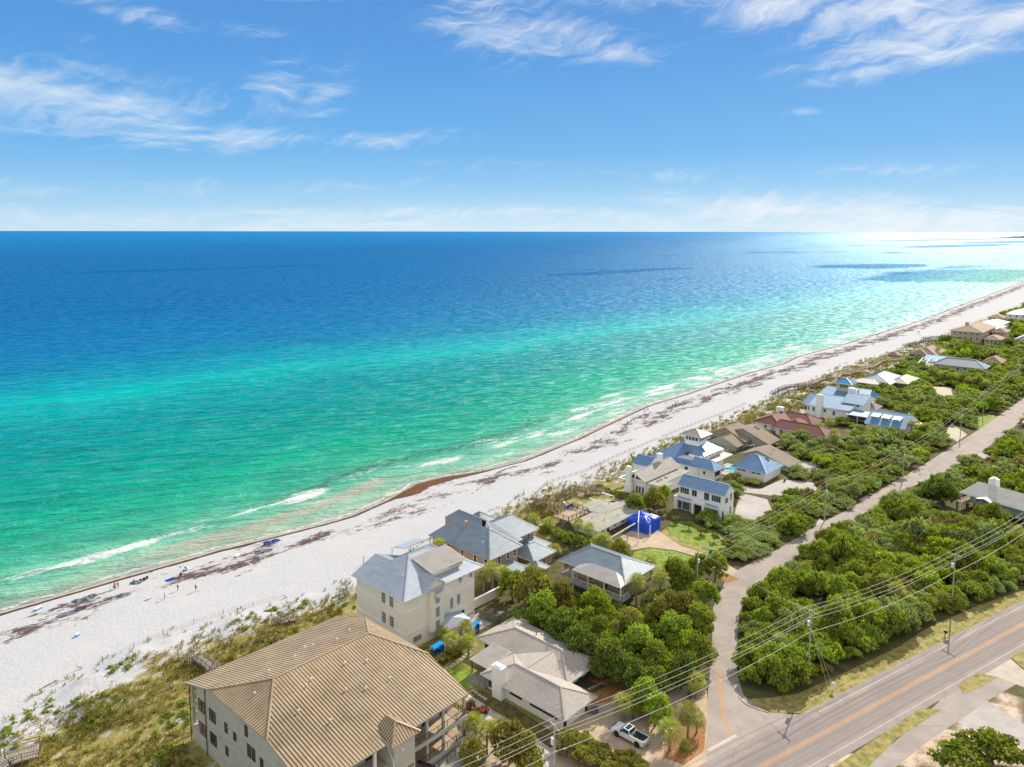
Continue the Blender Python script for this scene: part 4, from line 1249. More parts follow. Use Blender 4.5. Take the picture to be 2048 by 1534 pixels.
# ------------------------------------------------------------------ C: peach house
def peach_house():
    r = house('peach_house', 'peach sided two-storey house with a large dark blue roof and many grey metal wings', 115, 138, 108, 134)
    w = MB().box(115.9, 125.2, 113.2, 132.4, 1.8, 9.35).box(121, 127.8, 115.4, 133.0, 1.8, 9.3)
    w.box(127.82, 135.4, 117.0, 127.6, 1.8, 9.3).box(120.8, 123.5, 129.5, 133.2, 9.0, 12.1)
    w.box(127.9, 132.4, 127.9, 133.2, 1.8, 9.3)
    w.build('wall', MT['peach_siding'], r)
    k = 0.507
    zz = lambda x: 9.5 + (x - 114.9) * k
    N_, L_, sI, sL, tp, s2, s1, ap = [(x, y, zz(x)) for x, y in ((114.9, 112.3), (115.0, 132.9), (120.6, 130.2), (120.6, 133.2), (123.6, 131.4), (123.4, 123.1), (121.8, 121.5), (121.8, 119.1))]
    R1 = (126.0, 112.3, 9.5)
    e2, e3 = (128.6, 114.6, 9.6), (118.4, 114.6, 9.6)
    roof_faces(r, [[L_, N_, ap, s1, s2, tp, sL, sI]], 'seam_metal', 'peach_siding', 0.45, 0.14, 'roof', .045, caps=[(N_, ap), (s2, tp)])
    roof_faces(r, [[N_, R1, ap], [R1, (126.0, 117, 9.5), (122.2, 119.5, zz(121.8)), ap],
                   [(123, 114.6, 9.6), e2, (123.4, 121.5, zz(123.4)), (122.0, 120.6, zz(122))], [e2, (128.8, 131.4, 9.6), tp, s2, (123.4, 121.5, zz(123.4))], [tp, (128.8, 133.4, 9.7), sL]], 'seam_metal', 'cream_wall', 0.45, 0.14, caps=[(R1, ap)])
    roof(r, 126.8, 136.3, 116.1, 128.3, 9.5, 12.45, (123.6, 122.2), (132.5, 122.2), 'seam_metal', 'peach_siding', 'cream_wall', 0.45)
    roof(r, 127.0, 133.6, 127.4, 134.0, 9.6, 11.8, (130.2, 130.6), (130.3, 130.7), 'seam_metal', 'peach_siding', 'cream_wall', 0.45)
    # lower landward porches
    MB().box(117.6, 124.2, 109.6, 113.18, 3.4, 5.3).build('porch_wall', MT['peach_siding'], r)
    MB().box(127.6, 133.9, 109.9, 116.0, 3.4, 6.1).build('porch_wall', MT['peach_siding'], r)
    MB().box(133.92, 136.2, 113.6, 117, 3.4, 6.2).build('porch_wall', MT['peach_siding'], r)
    roof(r, 116.9, 124.9, 109.0, 114.4, 5.6, 7.2, (119.9, 112.2), (121.9, 112.2), 'seam_metal', 'peach_siding', 'cream_wall', 0.45)
    roof(r, 124.6, 128.6, 106.2, 111.2, 5.4, 6.7, (126.6, 108.6), (126.7, 108.7), 'seam_metal', 'peach_siding', 'cream_wall', 0.45)
    roof(r, 126.4, 134.6, 109.2, 116.4, 6.3, 8.3, (129.2, 113.6), (131.6, 113.6), 'seam_metal', 'peach_siding', 'cream_wall', 0.45)
    roof(r, 130.0, 136.8, 112.6, 118.0, 6.5, 8.0, (132.2, 116.4), (134.2, 116.4), 'seam_metal', 'peach_siding', 'cream_wall', 0.45)
    MB().box(125.0, 128.2, 107.0, 109.55, 3.4, 5.2).build('porch_wall', MT['peach_siding'], r)
    for x, y in ((117.4, 109.3), (119.9, 109.3), (122.2, 109.3), (124.4, 109.3), (125.0, 106.6), (128.2, 106.6)):
        MB().box(x - .13, x + .13, y - .13, y + .13, 3.4, 5.5).build('porch_post', MT['trim_white'], r)
    for y in (130.4, 126.8, 122.0, 117.8, 114.4):
        window(r, '-x', 115.9, y, 8.0, 0.85, 1.5, 1, 2, 'trim_white', bw=.16)
    for x in (117.0, 118.9, 121.9, 124.1): window(r, '-y', 113.2, x, 8.1, 0.8, 1.4, 1, 2, 'trim_white', bw=.16)
    for x in (129.2, 133.3): window(r, '-y', 117.0, x, 8.0, 0.8, 1.5, 1, 2, 'trim_white', bw=.16)
    window(r, '-y', 109.9, 130.8, 4.7, 0.8, 1.6, 1, 2, 'trim_white', bw=.16)
    for x in (118.7, 121.0, 123.2): window(r, '-y', 109.6, x, 4.4, 0.9, 1.5, 1, 1, 'trim_white', bw=.1, name='door', glass='dark_opening')
    MB().box(120.2, 121.0, 125.3, 125.9, 11.5, 13.4).build('chimney', MT['peach_siding'], r)
    vents(r, [(118.0, 117.5, 11.1), (117.6, 114.6, 10.9)])
peach_house()


# ------------------------------------------------------------------ D: low shingled ranch house
def ranch():
    r = house('ranch_house', 'low ranch house with a grey shingle roof, white chimney and dark walls beside the driveway', 86.5, 105, 68, 96.5)
    MB().box(95.9, 103.4, 75.2, 95.0, 3.4, 5.95).build('wall', MT['charcoal_wall'], r)
    MB().box(87.7, 94.6, 69.75, 86.0, 3.4, 5.95).box(94.6, 95.88, 76, 84, 3.4, 5.9).build('wall', MT['white_siding'], r)
    roof(r, 94.5, 105.0, 74.0, 96.1, 6.15, 8.1, (99.6, 90.6), (99.6, 79.4), 'grey_shingle', 'white_wall', 'trim_white', 0, .2)
    roof(r, 86.8, 95.4, 68.5, 87.2, 6.15, 7.9, (91.1, 82.8), (91.1, 72.8), 'grey_shingle', 'white_wall', 'trim_white', 0, .2)
    roof(r, 90.9, 99.8, 74.9, 87.4, 6.2, 7.75, (91.0, 80.6), (99.6, 80.6), 'grey_shingle', 'white_wall', 'trim_white', 0, .1)
    roof(r, 103.5, 105.9, 92.6, 95.2, 5.9, 6.3, (104.1, 93.9), (105.5, 93.9), 'grey_shingle', 'white_wall', 'trim_white', 0, .15)
    chimney(r, 86.5, 87.7, 81.9, 84.0, 3.3, 9.0, 'white_siding')
    # ribbon windows under the eaves
    window(r, '-x', 87.7, 79.6, 5.2, 2.6, 0.75, 2, 1, 'trim_dark', bw=.06)
    window(r, '-x', 87.7, 73.6, 5.2, 5.6, 0.7, 5, 1, 'trim_dark', bw=.06)
    window(r, '-x', 87.7, 85.2, 4.75, 1.7, 1.7, 2, 1, 'trim_white', bw=.09, name='door')
    window(r, '-x', 95.9, 91.5, 4.9, 4.6, 1.3, 4, 1, 'trim_white', bw=.09)
    window(r, '-y', 75.2, 98.1, 5.1, 0.9, 0.8, 1, 1, 'trim_white', bw=.12)
    window(r, '-y', 75.2, 100.6, 5.1, 0.9, 0.8, 1, 1, 'trim_white', bw=.12)
    window(r, '-y', 69.75, 88.4, 4.6, 0.85, 2.0, 1, 1, 'trim_white', bw=.08, name='door', glass='dark_opening')
    window(r, '-y', 69.75, 94.0, 4.6, 0.8, 2.0, 1, 1, 'trim_white', bw=.08, name='door', glass='dark_opening')
    window(r, '-y', 69.75, 91.2, 4.55, 3.2, 2.1, 1, 4, 'trim_white', bw=.08, name='garage_door', glass='white_siding')
    # metal patio canopy on two timber posts
    roof_faces(r, [[(88.8, 91.9, 6.05), (88.8, 87.3, 6.05), (95.1, 87.3, 6.45), (95.1, 91.9, 6.45)]], 'pale_metal', 'trim_white', 0.3, 0.1, 'patio_canopy')
    for y in (91.5, 87.7): MB().box(89.0, 89.2, y - .1, y + .1, 3.5, 5.95).build('canopy_post', MT['old_wood'], r)
    MB().box(86.9, 91.5, 86.2, 90.9, 3.4, 3.7).build('patio', MT['grey_wood'], r)
    vents(r, [(100.6, 77.5, 7.9), (100.9, 86.5, 7.8)], 'dark_opening')
ranch()


# ------------------------------------------------------------------ E: small house on stilts with a veranda
def veranda_house():
    r = house('veranda_house', 'small raised house with a steep blue grey roof and white veranda among the trees', 125, 138, 83, 103)
    MB().box(127.6, 136.2, 86.2, 100.0, 6.2, 9.2).build('wall', MT['peach_siding'], r)
    MB().box(128.2, 135.8, 86.6, 99.6, 3.4, 6.0).build('undercroft', MT['grey_stucco'], r)
    A_, B_ = (133.0, 98.3), (133.0, 90.0)
    roof(r, 126.2, 138.4, 84.0, 101.8, 9.2, 11.7, (132.4, 97.2), (132.4, 89.4), 'seam_metal', 'peach_siding', 'trim_white', 0.6)
    E_ = [(124.4, 96.6, 9.1), (124.4, 83.9, 9.1), (128.0, 87.6, 10.3), (128.0, 93.4, 10.3)]
    roof_faces(r, [E_, [(124.4, 83.9, 9.1), (127.6, 84.2, 9.4), (128.0, 87.6, 10.3)], [(127.4, 96.6, 9.5), (124.4, 96.6, 9.1), (128.0, 93.4, 10.3)]], 'pale_metal', 'trim_white', 0, 0.12, 'veranda_roof')
    MB().box(124.8, 128.4, 83.9, 97.0, 6.0, 6.2).box(126.4, 130, 97.0, 101.4, 6.0, 6.2).build('veranda_floor', MT['grey_wood'], r)
    MB().box(124.72, 124.88, 83.8, 97.1, 5.85, 6.3).box(124.72, 128.0, 83.72, 83.88, 5.85, 6.3).build('veranda_beam', MT['trim_blue'], r)
    for x, y in ((124.9, 84.2), (124.9, 88.4), (124.9, 92.6), (124.9, 96.7), (126.9, 101.2)):
        MB().box(x - .12, x + .12, y - .12, y + .12, 3.4, 9.0).build('veranda_post', MT['trim_white'], r)
    railing(r, [(127.4, 84.0), (124.9, 84.0), (124.9, 96.8)], 6.2, 1.0, 'trim_white', w=.07, step=2.1, mid=3)
    railing(r, [(126.9, 97.0), (126.9, 101.2)], 6.2, 1.0, 'trim_white', w=.07)
    for y in (86.2, 94.0): window(r, '-x', 127.6, y, 7.5, 1.5, 1.7, 2, 1, 'trim_white', bw=.12)
    window(r, '-x', 127.6, 90.0, 7.35, 1.0, 2.1, 1, 1, 'trim_dark', name='door')
veranda_house()


# ------------------------------------------------------------------ F: long low house under repair with its deck
def flat_house():
    r = house('low_white_house', 'long low white house with a faded olive flat roof and timber roof deck', 151, 174, 109, 125)
    MB().box(152.4, 172.4, 110.6, 117.6, 3.9, 5.75).box(163.2, 170.4, 117.6, 123.4, 3.9, 5.75).build('wall', MT['white_siding'], r)
    a = [(151.6, 109.3, 5.95), (173.0, 109.7, 5.95), (173.0, 114.2, 6.45), (151.6, 114.2, 6.45)]
    b = [(151.6, 114.2, 6.45), (173.0, 114.2, 6.45), (173.0, 118.5, 6.0), (151.6, 118.5, 6.0)]
    c = [(161.6, 123.6, 5.9), (161.6, 114.3, 6.42), (166.2, 114.3, 6.75), (166.2, 123.6, 6.3)]
    d = [(166.2, 123.6, 6.3), (166.2, 114.3, 6.75), (170.6, 114.3, 6.42), (170.6, 123.6, 5.9)]
    roof_faces(r, [a, b, c, d], 'olive_flat', 'trim_white', 0, 0.25)
    vents(r, [(158.2, 112.2, 6.3), (163.5, 111.6, 6.2), (157.2, 115.5, 6.3), (170.0, 112.4, 6.3), (168.5, 118, 6.5)], 'dark_opening')
    for x in (155.2, 160.8, 164.2): window(r, '-y', 110.6, x, 4.95, 0.75, 0.8, 1, 1, 'trim_dark', bw=.07)
    window(r, '-y', 110.6, 157.6, 4.75, 0.8, 1.6, 1, 1, 'trim_dark', bw=.05, name='door', glass='dark_opening')
    window(r, '-y', 110.6, 171.0, 4.8, 0.7, 1.5, 1, 1, 'trim_dark', bw=.05)
    MB().box(152.6, 172.2, 110.7, 117.5, 3.4, 3.88).build('crawl_space', MT['old_wood'], r)
    s_ = MB()
    for i in range(3): s_.box(157.1, 158.5, 110.1 - i * .4, 110.5 - i * .4, 3.4, 3.9 - i * .15)
    s_.build('step', MT['red_tile'], r)
    MB().bar((158.4, 110.5, 4.7), (158.6, 108.7, 3.9), 0.07).build('handrail', MT['deck_wood'], r)
    # timber roof deck at the seaward corner
    MB().box(151.6, 160.4, 119.0, 124.6, 6.0, 6.2).build('deck_floor', MT['deck_wood'], r)
    railing(r, [(160.3, 119.1), (151.7, 119.1), (151.7, 124.5), (160.3, 124.5), (160.3, 119.1)], 6.2, 1.1, 'old_wood', 'deck_railing', 1.9, 2, .12)
    for x in (151.9, 154.6, 157.4, 160.1):
        for y in (119.3, 124.3):
            MB().box(x - .12, x + .12, y - .12, y + .12, 3.3, 5.98).build('deck_post', MT['old_wood'], r)
    st = MB()
    for i in range(9): st.box(150.9 - i * .32, 151.3 - i * .32, 119.6, 121.0, 5.8 - i * .27, 5.86 - i * .27)
    st.bar((151.5, 119.5, 6.0), (148.2, 119.5, 3.5), .08, .25).bar((151.5, 121.1, 6.0), (148.2, 121.1, 3.5), .08, .25)
    st.build('deck_stair', MT['old_wood'], r)
    MB().bar((157.3, 124.4, 6.9), (160.1, 124.4, 6.9), 0.04, 0.7).build('banner', MT['tarp_blue'], r)
flat_house()


# ------------------------------------------------------------------ G: white modern guest house
def guest_house():
    r = house('modern_house', 'white modern two-storey house with a plain blue metal gable roof and flat balconies', 184.5, 194, 92.5, 108)
    MB().box(187.6, 193.2, 93.1, 107.1, 3.4, 9.75).build('wall', MT['white_wall'], r)
    roof(r, 187.2, 193.7, 92.9, 107.3, 9.85, 12.3, (190.45, 92.9), (190.45, 107.3), 'blue_metal', 'white_wall', 'trim_white', 0.42, .14)
    MB().box(185.6, 187.58, 93.3, 106.9, 3.4, 6.35).build('porch_recess', MT['trim_blue'], r)
    p = MB()
    for y in (93.1, 98.1, 101.3, 106.6):
        p.box(184.9, 185.58, y - .35 if y > 94 else y, y + .35 if y < 106 else y + .4, 3.4, 7.3)
    p.box(184.9, 185.58, 98.45, 100.95, 6.4, 7.3).box(184.9, 187.58, 92.78, 93.08, 3.4, 7.3).box(184.9, 187.58, 107.02, 107.2, 3.4, 7.3)
    p.box(185.0, 185.2, 93.45, 97.75, 6.36, 6.62).box(185.0, 185.2, 101.65, 106.25, 6.36, 6.62)
    p.build('porch_frame', MT['white_wall'], r)
    MB().box(185.2, 187.58, 93.4, 106.7, 6.38, 6.5).build('balcony_floor', MT['trim_blue'], r)
    for y, w, nx in ((105.3, 2.7, 4), (102.2, 1.5, 2), (95.5, 2.7, 4)):
        window(r, '-x', 187.6, y, 8.45, w, 1.7, nx, 1, 'trim_white', bw=.08)
    window(r, '-x', 187.6, 98.4, 8.4, 1.4, 1.9, 2, 1, 'trim_blue', bw=.08)
    window(r, '-y', 93.1, 189.0, 8.2, 1.6, 1.3, 2, 1, 'trim_blue', bw=.07)
    window(r, '-y', 93.1, 191.6, 8.6, 0.5, 1.7, 1, 1, 'trim_dark', bw=.05)
    window(r, '-y', 93.1, 191.4, 4.9, 0.5, 1.9, 1, 1, 'trim_dark', bw=.05)
    window(r, '-y', 92.78, 186.3, 4.9, 0.9, 1.9, 1, 1, 'trim_dark', bw=.05)
    for y, w, nx in ((105.6, 1.0, 1), (103.6, 2.0, 3), (101.95, .6, 1), (97.3, .7, 1), (95.4, 2.0, 3), (93.9, .6, 1)):
        window(r, '-x', 185.6, y, 4.9, w, 2.1, nx, 1, 'trim_white', bw=.06)
    window(r, '-x', 185.6, 99.7, 4.8, 2.2, 2.5, 1, 1, 'trim_dark', bw=.05, name='door', glass='dark_opening')
    vents(r, [(190.6, 105, 12.4)])
guest_house()


# ------------------------------------------------------------------ H: white house with tall chimneys
def chimney_house():
    r = house('chimney_house', 'white stucco beach house with grey gabled roof, two tall white chimneys and a flat wing', 186, 208, 112, 132)
    MB().box(188.2, 207.0, 118.9, 125.2, 3.4, 7.85).box(189.0, 207.0, 115.2, 118.88, 3.4, 7.1).box(189.0, 193.0, 112.9, 115.18, 3.4, 7.1).build('wall', MT['white_wall'], r)
    roof(r, 187.4, 207.5, 118.4, 125.8, 8.05, 10.4, (187.4, 122.0), (207.5, 122.0), 'pale_metal', 'white_wall', 'trim_white', 0.36, .15)
    f = MB()
    f.box(188.8, 207.6, 115.0, 118.88, 7.12, 7.4).box(188.8, 193.2, 112.7, 114.98, 7.12, 7.4)
    f.build('flat_roof', MT['olive_flat'], r)
    t = MB()
    t.box(188.7, 188.8, 112.6, 118.4, 7.1, 7.5).box(188.8, 193.2, 112.6, 112.7, 7.1, 7.5).box(193.2, 193.3, 112.6, 115.0, 7.1, 7.5).box(193.3, 207.6, 114.9, 115.0, 7.1, 7.5)
    t.build('parapet', MT['trim_white'], r)
    for x in (191.5, 193.2, 196): skylight(r, [(x, 116.3, 7.55), (x + .9, 116.3, 7.55), (x + .9, 117.3, 7.55), (x, 117.3, 7.55)])
    for a, b in ((123.2, 2.4), (120.6, 2.2)):
        m_ = MB().poly([(187.34, a + b / 2, 8.3), (187.34, a - b / 2, 8.3), (187.34, a - b / 2 + (0.2 if a > 122 else 1.9), 9.6 if a > 122 else 9.3), (187.34, a + b / 2 - (1.9 if a > 122 else .2), 9.6 if a > 122 else 9.3)])
        m_.build('gable_window', MT['glass'], r)
    c = MB().prism([(186.2, 122.7), (187.38, 122.7), (187.38, 125.0), (186.2, 125.0)], 3.4, 6.5)
    c.box(186.35, 187.38, 123.0, 124.7, 6.5, 11.5).box(186.45, 187.3, 123.15, 124.55, 11.5, 11.9)
    c.build('chimney', MT['white_wall'], r)
    chimney(r, 201.0, 202.4, 121.6, 123.0, 9.5, 12.6, 'white_wall')
    # seaward wing
    walls(r, 200.4, 206.6, 125.22, 131.0, 3.4, 8.1, 'white_wall')
    roof(r, 199.9, 207.4, 125.3, 131.4, 8.2, 10.4, (203.7, 125.3), (203.7, 131.4), 'blue_metal', 'white_wall', 'trim_white', 0.45, .12)
    for y in (121.7, 120.7, 119.6): window(r, '-x', 188.2, y, 4.9, 0.65, 2.1, 1, 1, 'trim_white', bw=.08, name='door')
    for y in (116.9, 115.9): window(r, '-x', 189.0, y, 4.8, 0.75, 2.1, 1, 1, 'trim_white', bw=.08, name='door')
    p = MB()
    for x in (188.4, 194.2, 199.8): p.box(x - .2, x + .2, 128.0, 128.4, 3.0, 6.7)
    p.box(188.1, 200, 127.95, 128.45, 6.7, 7.05).box(188.1, 188.5, 125.3, 127.93, 6.7, 7.05).box(194, 194.4, 125.3, 127.93, 6.7, 7.05)
    p.build('pergola', MT['white_wall'], r)
chimney_house()


# ------------------------------------------------------------------ I: house with the lookout tower
def tower_house():
    r = house('tower_house', 'white house with sweeping blue metal roofs and a square lookout tower beside a pool', 212.5, 236, 109, 134)
    MB().box(214.2, 226, 115.6, 132.6, 3.4, 6.85).box(214.4, 219.4, 110.2, 115.58, 3.4, 6.85).box(226.02, 233, 116.4, 130, 3.4, 8.9).box(217.6, 231.6, 116.3, 121.0, 6.85, 9.2).build('wall', MT['white_siding'], r)
    N_, L_, tL, tb, um = (213.1, 114.5, 7.0), (213.1, 133.6, 7.0), (224.2, 127.0, 11.35), (224.2, 120.7, 11.35), (218.4, 116.0, 9.35)
    ur, trr = (231.3, 115.8, 9.3), (229.0, 120.6, 11.3)
    roof_faces(r, [[L_, N_, (218.0, 114.6, 8.9), um, tb, tL], [um, ur, trr, tb], [ur, (232.5, 131, 9.2), (229, 127, 11.3), trr], [(232, 133.4, 7.5), L_, tL, (229, 127, 11.3)]], 'blue_metal', 'trim_white', 0.42, .14, caps=[(um, tb)])
    roof_faces(r, [[(221.4, 113.9, 7.0), (234.6, 113.9, 7.0), (232.0, 116.9, 8.1), (221.4, 116.9, 8.1)], [(234.6, 113.9, 7.0), (234.6, 124, 7.0), (232.0, 121, 8.1), (232.0, 116.9, 8.1)]], 'pale_metal', 'trim_white', 0.42, .12, 'porch_roof')
    roof(r, 213.2, 220.3, 109.3, 118.2, 7.0, 9.3, (216.8, 112.5), (216.8, 118.2), 'blue_metal', 'white_siding', 'trim_white', 0.42, .14)
    # lookout
    w = MB()
    w.box(222.9, 228.0, 120.3, 125.5, 9.5, 12.5)
    for x in (222.95, 224.2, 225.45, 226.7, 227.85): w.box(x - .1, x + .1, 120.3, 120.5, 12.5, 14.1).box(x - .1, x + .1, 125.3, 125.5, 12.5, 14.1)
    for y in (120.6, 121.9, 123.1, 124.3, 125.3): w.box(222.9, 223.1, y - .12, y + .12, 12.5, 14.1).box(227.8, 228, y - .12, y + .12, 12.5, 14.1)
    w.box(222.9, 228.0, 120.3, 125.5, 14.1, 14.25)
    w.build('lookout', MT['white_wall'], r)
    MB().box(223.15, 227.75, 120.55, 125.25, 12.5, 14.08).build('lookout_glazing', MT['glass'], r)
    roof(r, 221.2, 229.4, 118.7, 127.0, 14.4, 16.2, (225.2, 122.8), (225.3, 122.9), 'pale_metal', 'white_wall', 'trim_white', 0.42, .12, 'lookout_roof')
    for x in (219.3, 220.3, 223.0, 224.6, 227.6, 229.2): window(r, '-y', 116.3, x, 8.75, 0.6, 0.55, 1, 1, 'trim_white', bw=.06)
    skylight(r, [(217.6, 122.9, 8.95), (217.6, 121.5, 8.95), (219.3, 121.5, 9.6), (219.3, 122.9, 9.6)], 'trim_dark')
    window(r, '-x', 214.2, 119.9, 5.7, 1.0, 0.9, 1, 1, 'trim_dark', bw=.06)
    window(r, '-x', 214.4, 113.6, 5.5, 0.6, 0.8, 1, 1, 'trim_dark', bw=.06)
    for x in (215.6, 216.7, 217.8): window(r, '-y', 110.2, x, 5.5, 0.8, 1.3, 1, 1, 'trim_dark', bw=.07)
    window(r, '-y', 115.6, 221.5, 5.4, 0.8, 1.3, 1, 1, 'trim_dark', bw=.07)
    window(r, '-y', 116.4, 228.5, 5.4, 0.8, 1.6, 1, 1, 'trim_white', bw=.07)
tower_house()


# ------------------------------------------------------------------ J: garage with pyramid roof
def garage():
    r = house('double_garage', 'white double garage under a blue pyramid roof with a skylight', 223, 237, 96.5, 109.5, cat='garage')
    walls(r, 223.9, 235.6, 97.6, 108.2, 3.3, 6.5, 'white_siding')
    roof(r, 223.2, 236.4, 96.8, 109.0, 6.6, 10.2, (229.9, 102.7), (229.9, 103.8), 'blue_metal', 'white_siding', 'trim_white', 0.42, .14)
    for y in (105.6, 100.6):
        window(r, '-x', 223.9, y, 4.55, 4.0, 2.2, 4, 4, 'trim_white', bw=.08, name='garage_door', glass='white_siding')
    for y in (106.4, 104.8, 101.4, 99.8): window(r, '-x', 223.86, y, 5.95, 1.2, 0.3, 2, 1, 'trim_dark', bw=.04)
    k = 3.6 / 5.9
    skylight(r, [(230.6, 99.6, 6.75 + 2.8 * k), (231.7, 99.6, 6.75 + 2.8 * k), (231.7, 101.0, 6.75 + 4.2 * k), (230.6, 101.0, 6.75 + 4.2 * k)])
garage()


# ------------------------------------------------------------------ K: brown shingled houses
def brown_house():
    r = house('brown_shingle_house', 'low house of steep brown shingle roofs with grey green gable walls', 248, 272, 111, 134)
    MB().box(249.4, 262, 120.0, 130.4, 3.4, 5.1).box(257, 267, 121, 133, 3.4, 5.6).build('wall', MT['grey_stucco'], r)
    roof(r, 249.0, 262.0, 119.2, 130.9, 5.25, 7.9, (249.0, 125.0), (262, 125.0), 'brown_shingle', 'grey_stucco', 'grey_stucco', 0, .15)
    roof(r, 255.0, 269.5, 119.0, 135.5, 6.0, 9.3, (257.6, 128.6), (269, 128.6), 'brown_shingle', 'grey_stucco', 'grey_stucco', 0, .15)
    b = MB()
    pf = [(112.4, 5.2), (122.8, 9.5), (131.5, 6.4)]
    b.slab([(260.0, 112.2, 5.25), (269.8, 112.2, 5.25), (269.8, 122.8, 9.55), (260.0, 122.8, 9.55)], .2, 0, 1)
    b.slab([(260.0, 122.8, 9.55), (269.8, 122.8, 9.55), (269.8, 131.6, 6.4), (260.0, 131.6, 6.4)], .2, 0, 1)
    b.build('roof', [MT['brown_shingle'], MT['grey_stucco']], r)
    w = MB()
    for x in (260.4, 269.2):
        w.poly([(x, 113.0, 3.4), (x, 113.0, 5.35), (x, 122.8, 9.3), (x, 131.0, 6.4), (x, 131.0, 3.4)])
    w.poly([(260.4, 113.0, 3.4), (269.2, 113.0, 3.4), (269.2, 113.0, 5.4), (260.4, 113.0, 5.4)])
    w.build('wall', MT['grey_stucco'], r)
    skylight(r, [(266.5, 119.4, 8.35), (268, 119.4, 8.35), (268, 121.4, 9.15), (266.5, 121.4, 9.15)])
    for x in (252, 254): window(r, '-y', 120.0, x, 4.3, .8, 1.4, 1, 1, 'trim_dark')
brown_house()


def brown_shed_house():
    r = house('brown_shed_roof_house', 'brown shingled building with one long sloping roof and two skylights behind the garage', 239, 250, 96, 114)
    b = MB()
    b.slab([(238.9, 96.0, 5.2), (248.6, 96.0, 5.2), (249.4, 107.6, 8.6), (239.6, 107.6, 8.6)], .2, 0, 1)
    b.slab([(239.6, 107.6, 8.6), (249.4, 107.6, 8.6), (249.4, 113.6, 6.2), (239.6, 113.6, 6.2)], .2, 0, 1)
    b.build('roof', [MT['brown_shingle'], MT['grey_stucco']], r)
    w = MB()
    for x in (240.0, 248.2):
        w.poly([(x, 96.8, 3.4), (x, 96.8, 5.2), (x, 107.6, 8.35), (x, 113.0, 6.2), (x, 113.0, 3.4)])
    w.poly([(240, 96.8, 3.4), (248.2, 96.8, 3.4), (248.2, 96.8, 5.2), (240, 96.8, 5.2)])
    w.build('wall', MT['grey_stucco'], r)
    for x, y in ((241.6, 103.4), (245.8, 104.4)):
        z = 5.3 + (y - 96) * .293
        skylight(r, [(x, y, z), (x + 1.2, y, z), (x + 1.2, y + .8, z + .24), (x, y + .8, z + .24)])
brown_shed_house()


def red_house():
    r = house('red_tile_house', 'white house under sprawling red clay tile hip roofs', 280, 307, 98, 131)
    MB().box(285.2, 299, 119.4, 129.4, 3.4, 6.15).box(281.8, 290.6, 101.0, 119.38, 3.4, 6.15).box(295.6, 305, 111.4, 126, 3.4, 6.2).build('wall', MT['white_wall'], r)
    roof(r, 283.9, 301, 118.3, 130.6, 6.35, 9.0, (289.2, 124.4), (299, 124.4), 'red_tile', 'white_wall', 'trim_white', 0, .2)
    roof(r, 294.6, 306.4, 110.2, 127.6, 6.35, 9.0, (300.4, 114.6), (300.4, 122.0), 'red_tile', 'white_wall', 'trim_white', 0, .2)
    roof(r, 280.6, 291.6, 99.6, 121.0, 6.3, 8.8, (286.0, 104.6), (286.0, 119.4), 'red_tile', 'white_wall', 'trim_white', 0, .2)
    roof(r, 288.0, 297.6, 111.6, 120.0, 6.35, 8.3, (291.5, 115.6), (295.5, 115.6), 'red_tile', 'white_wall', 'trim_white', 0, .2)
    chimney(r, 298.4, 300.6, 124.0, 126.6, 8.0, 10.2)
    for y in (125.0, 122.0): window(r, '-x', 285.2, y, 5.0, 1.0, 1.2, 2, 1, 'trim_white')
    for y in (117.2, 110, 103.2): window(r, '-x', 281.8, y, 5.0, .8, 1.6, 1, 1, 'trim_white')
    window(r, '-y', 101.0, 284.5, 5.0, .8, 1.6, 1, 1, 'trim_white')
red_house()


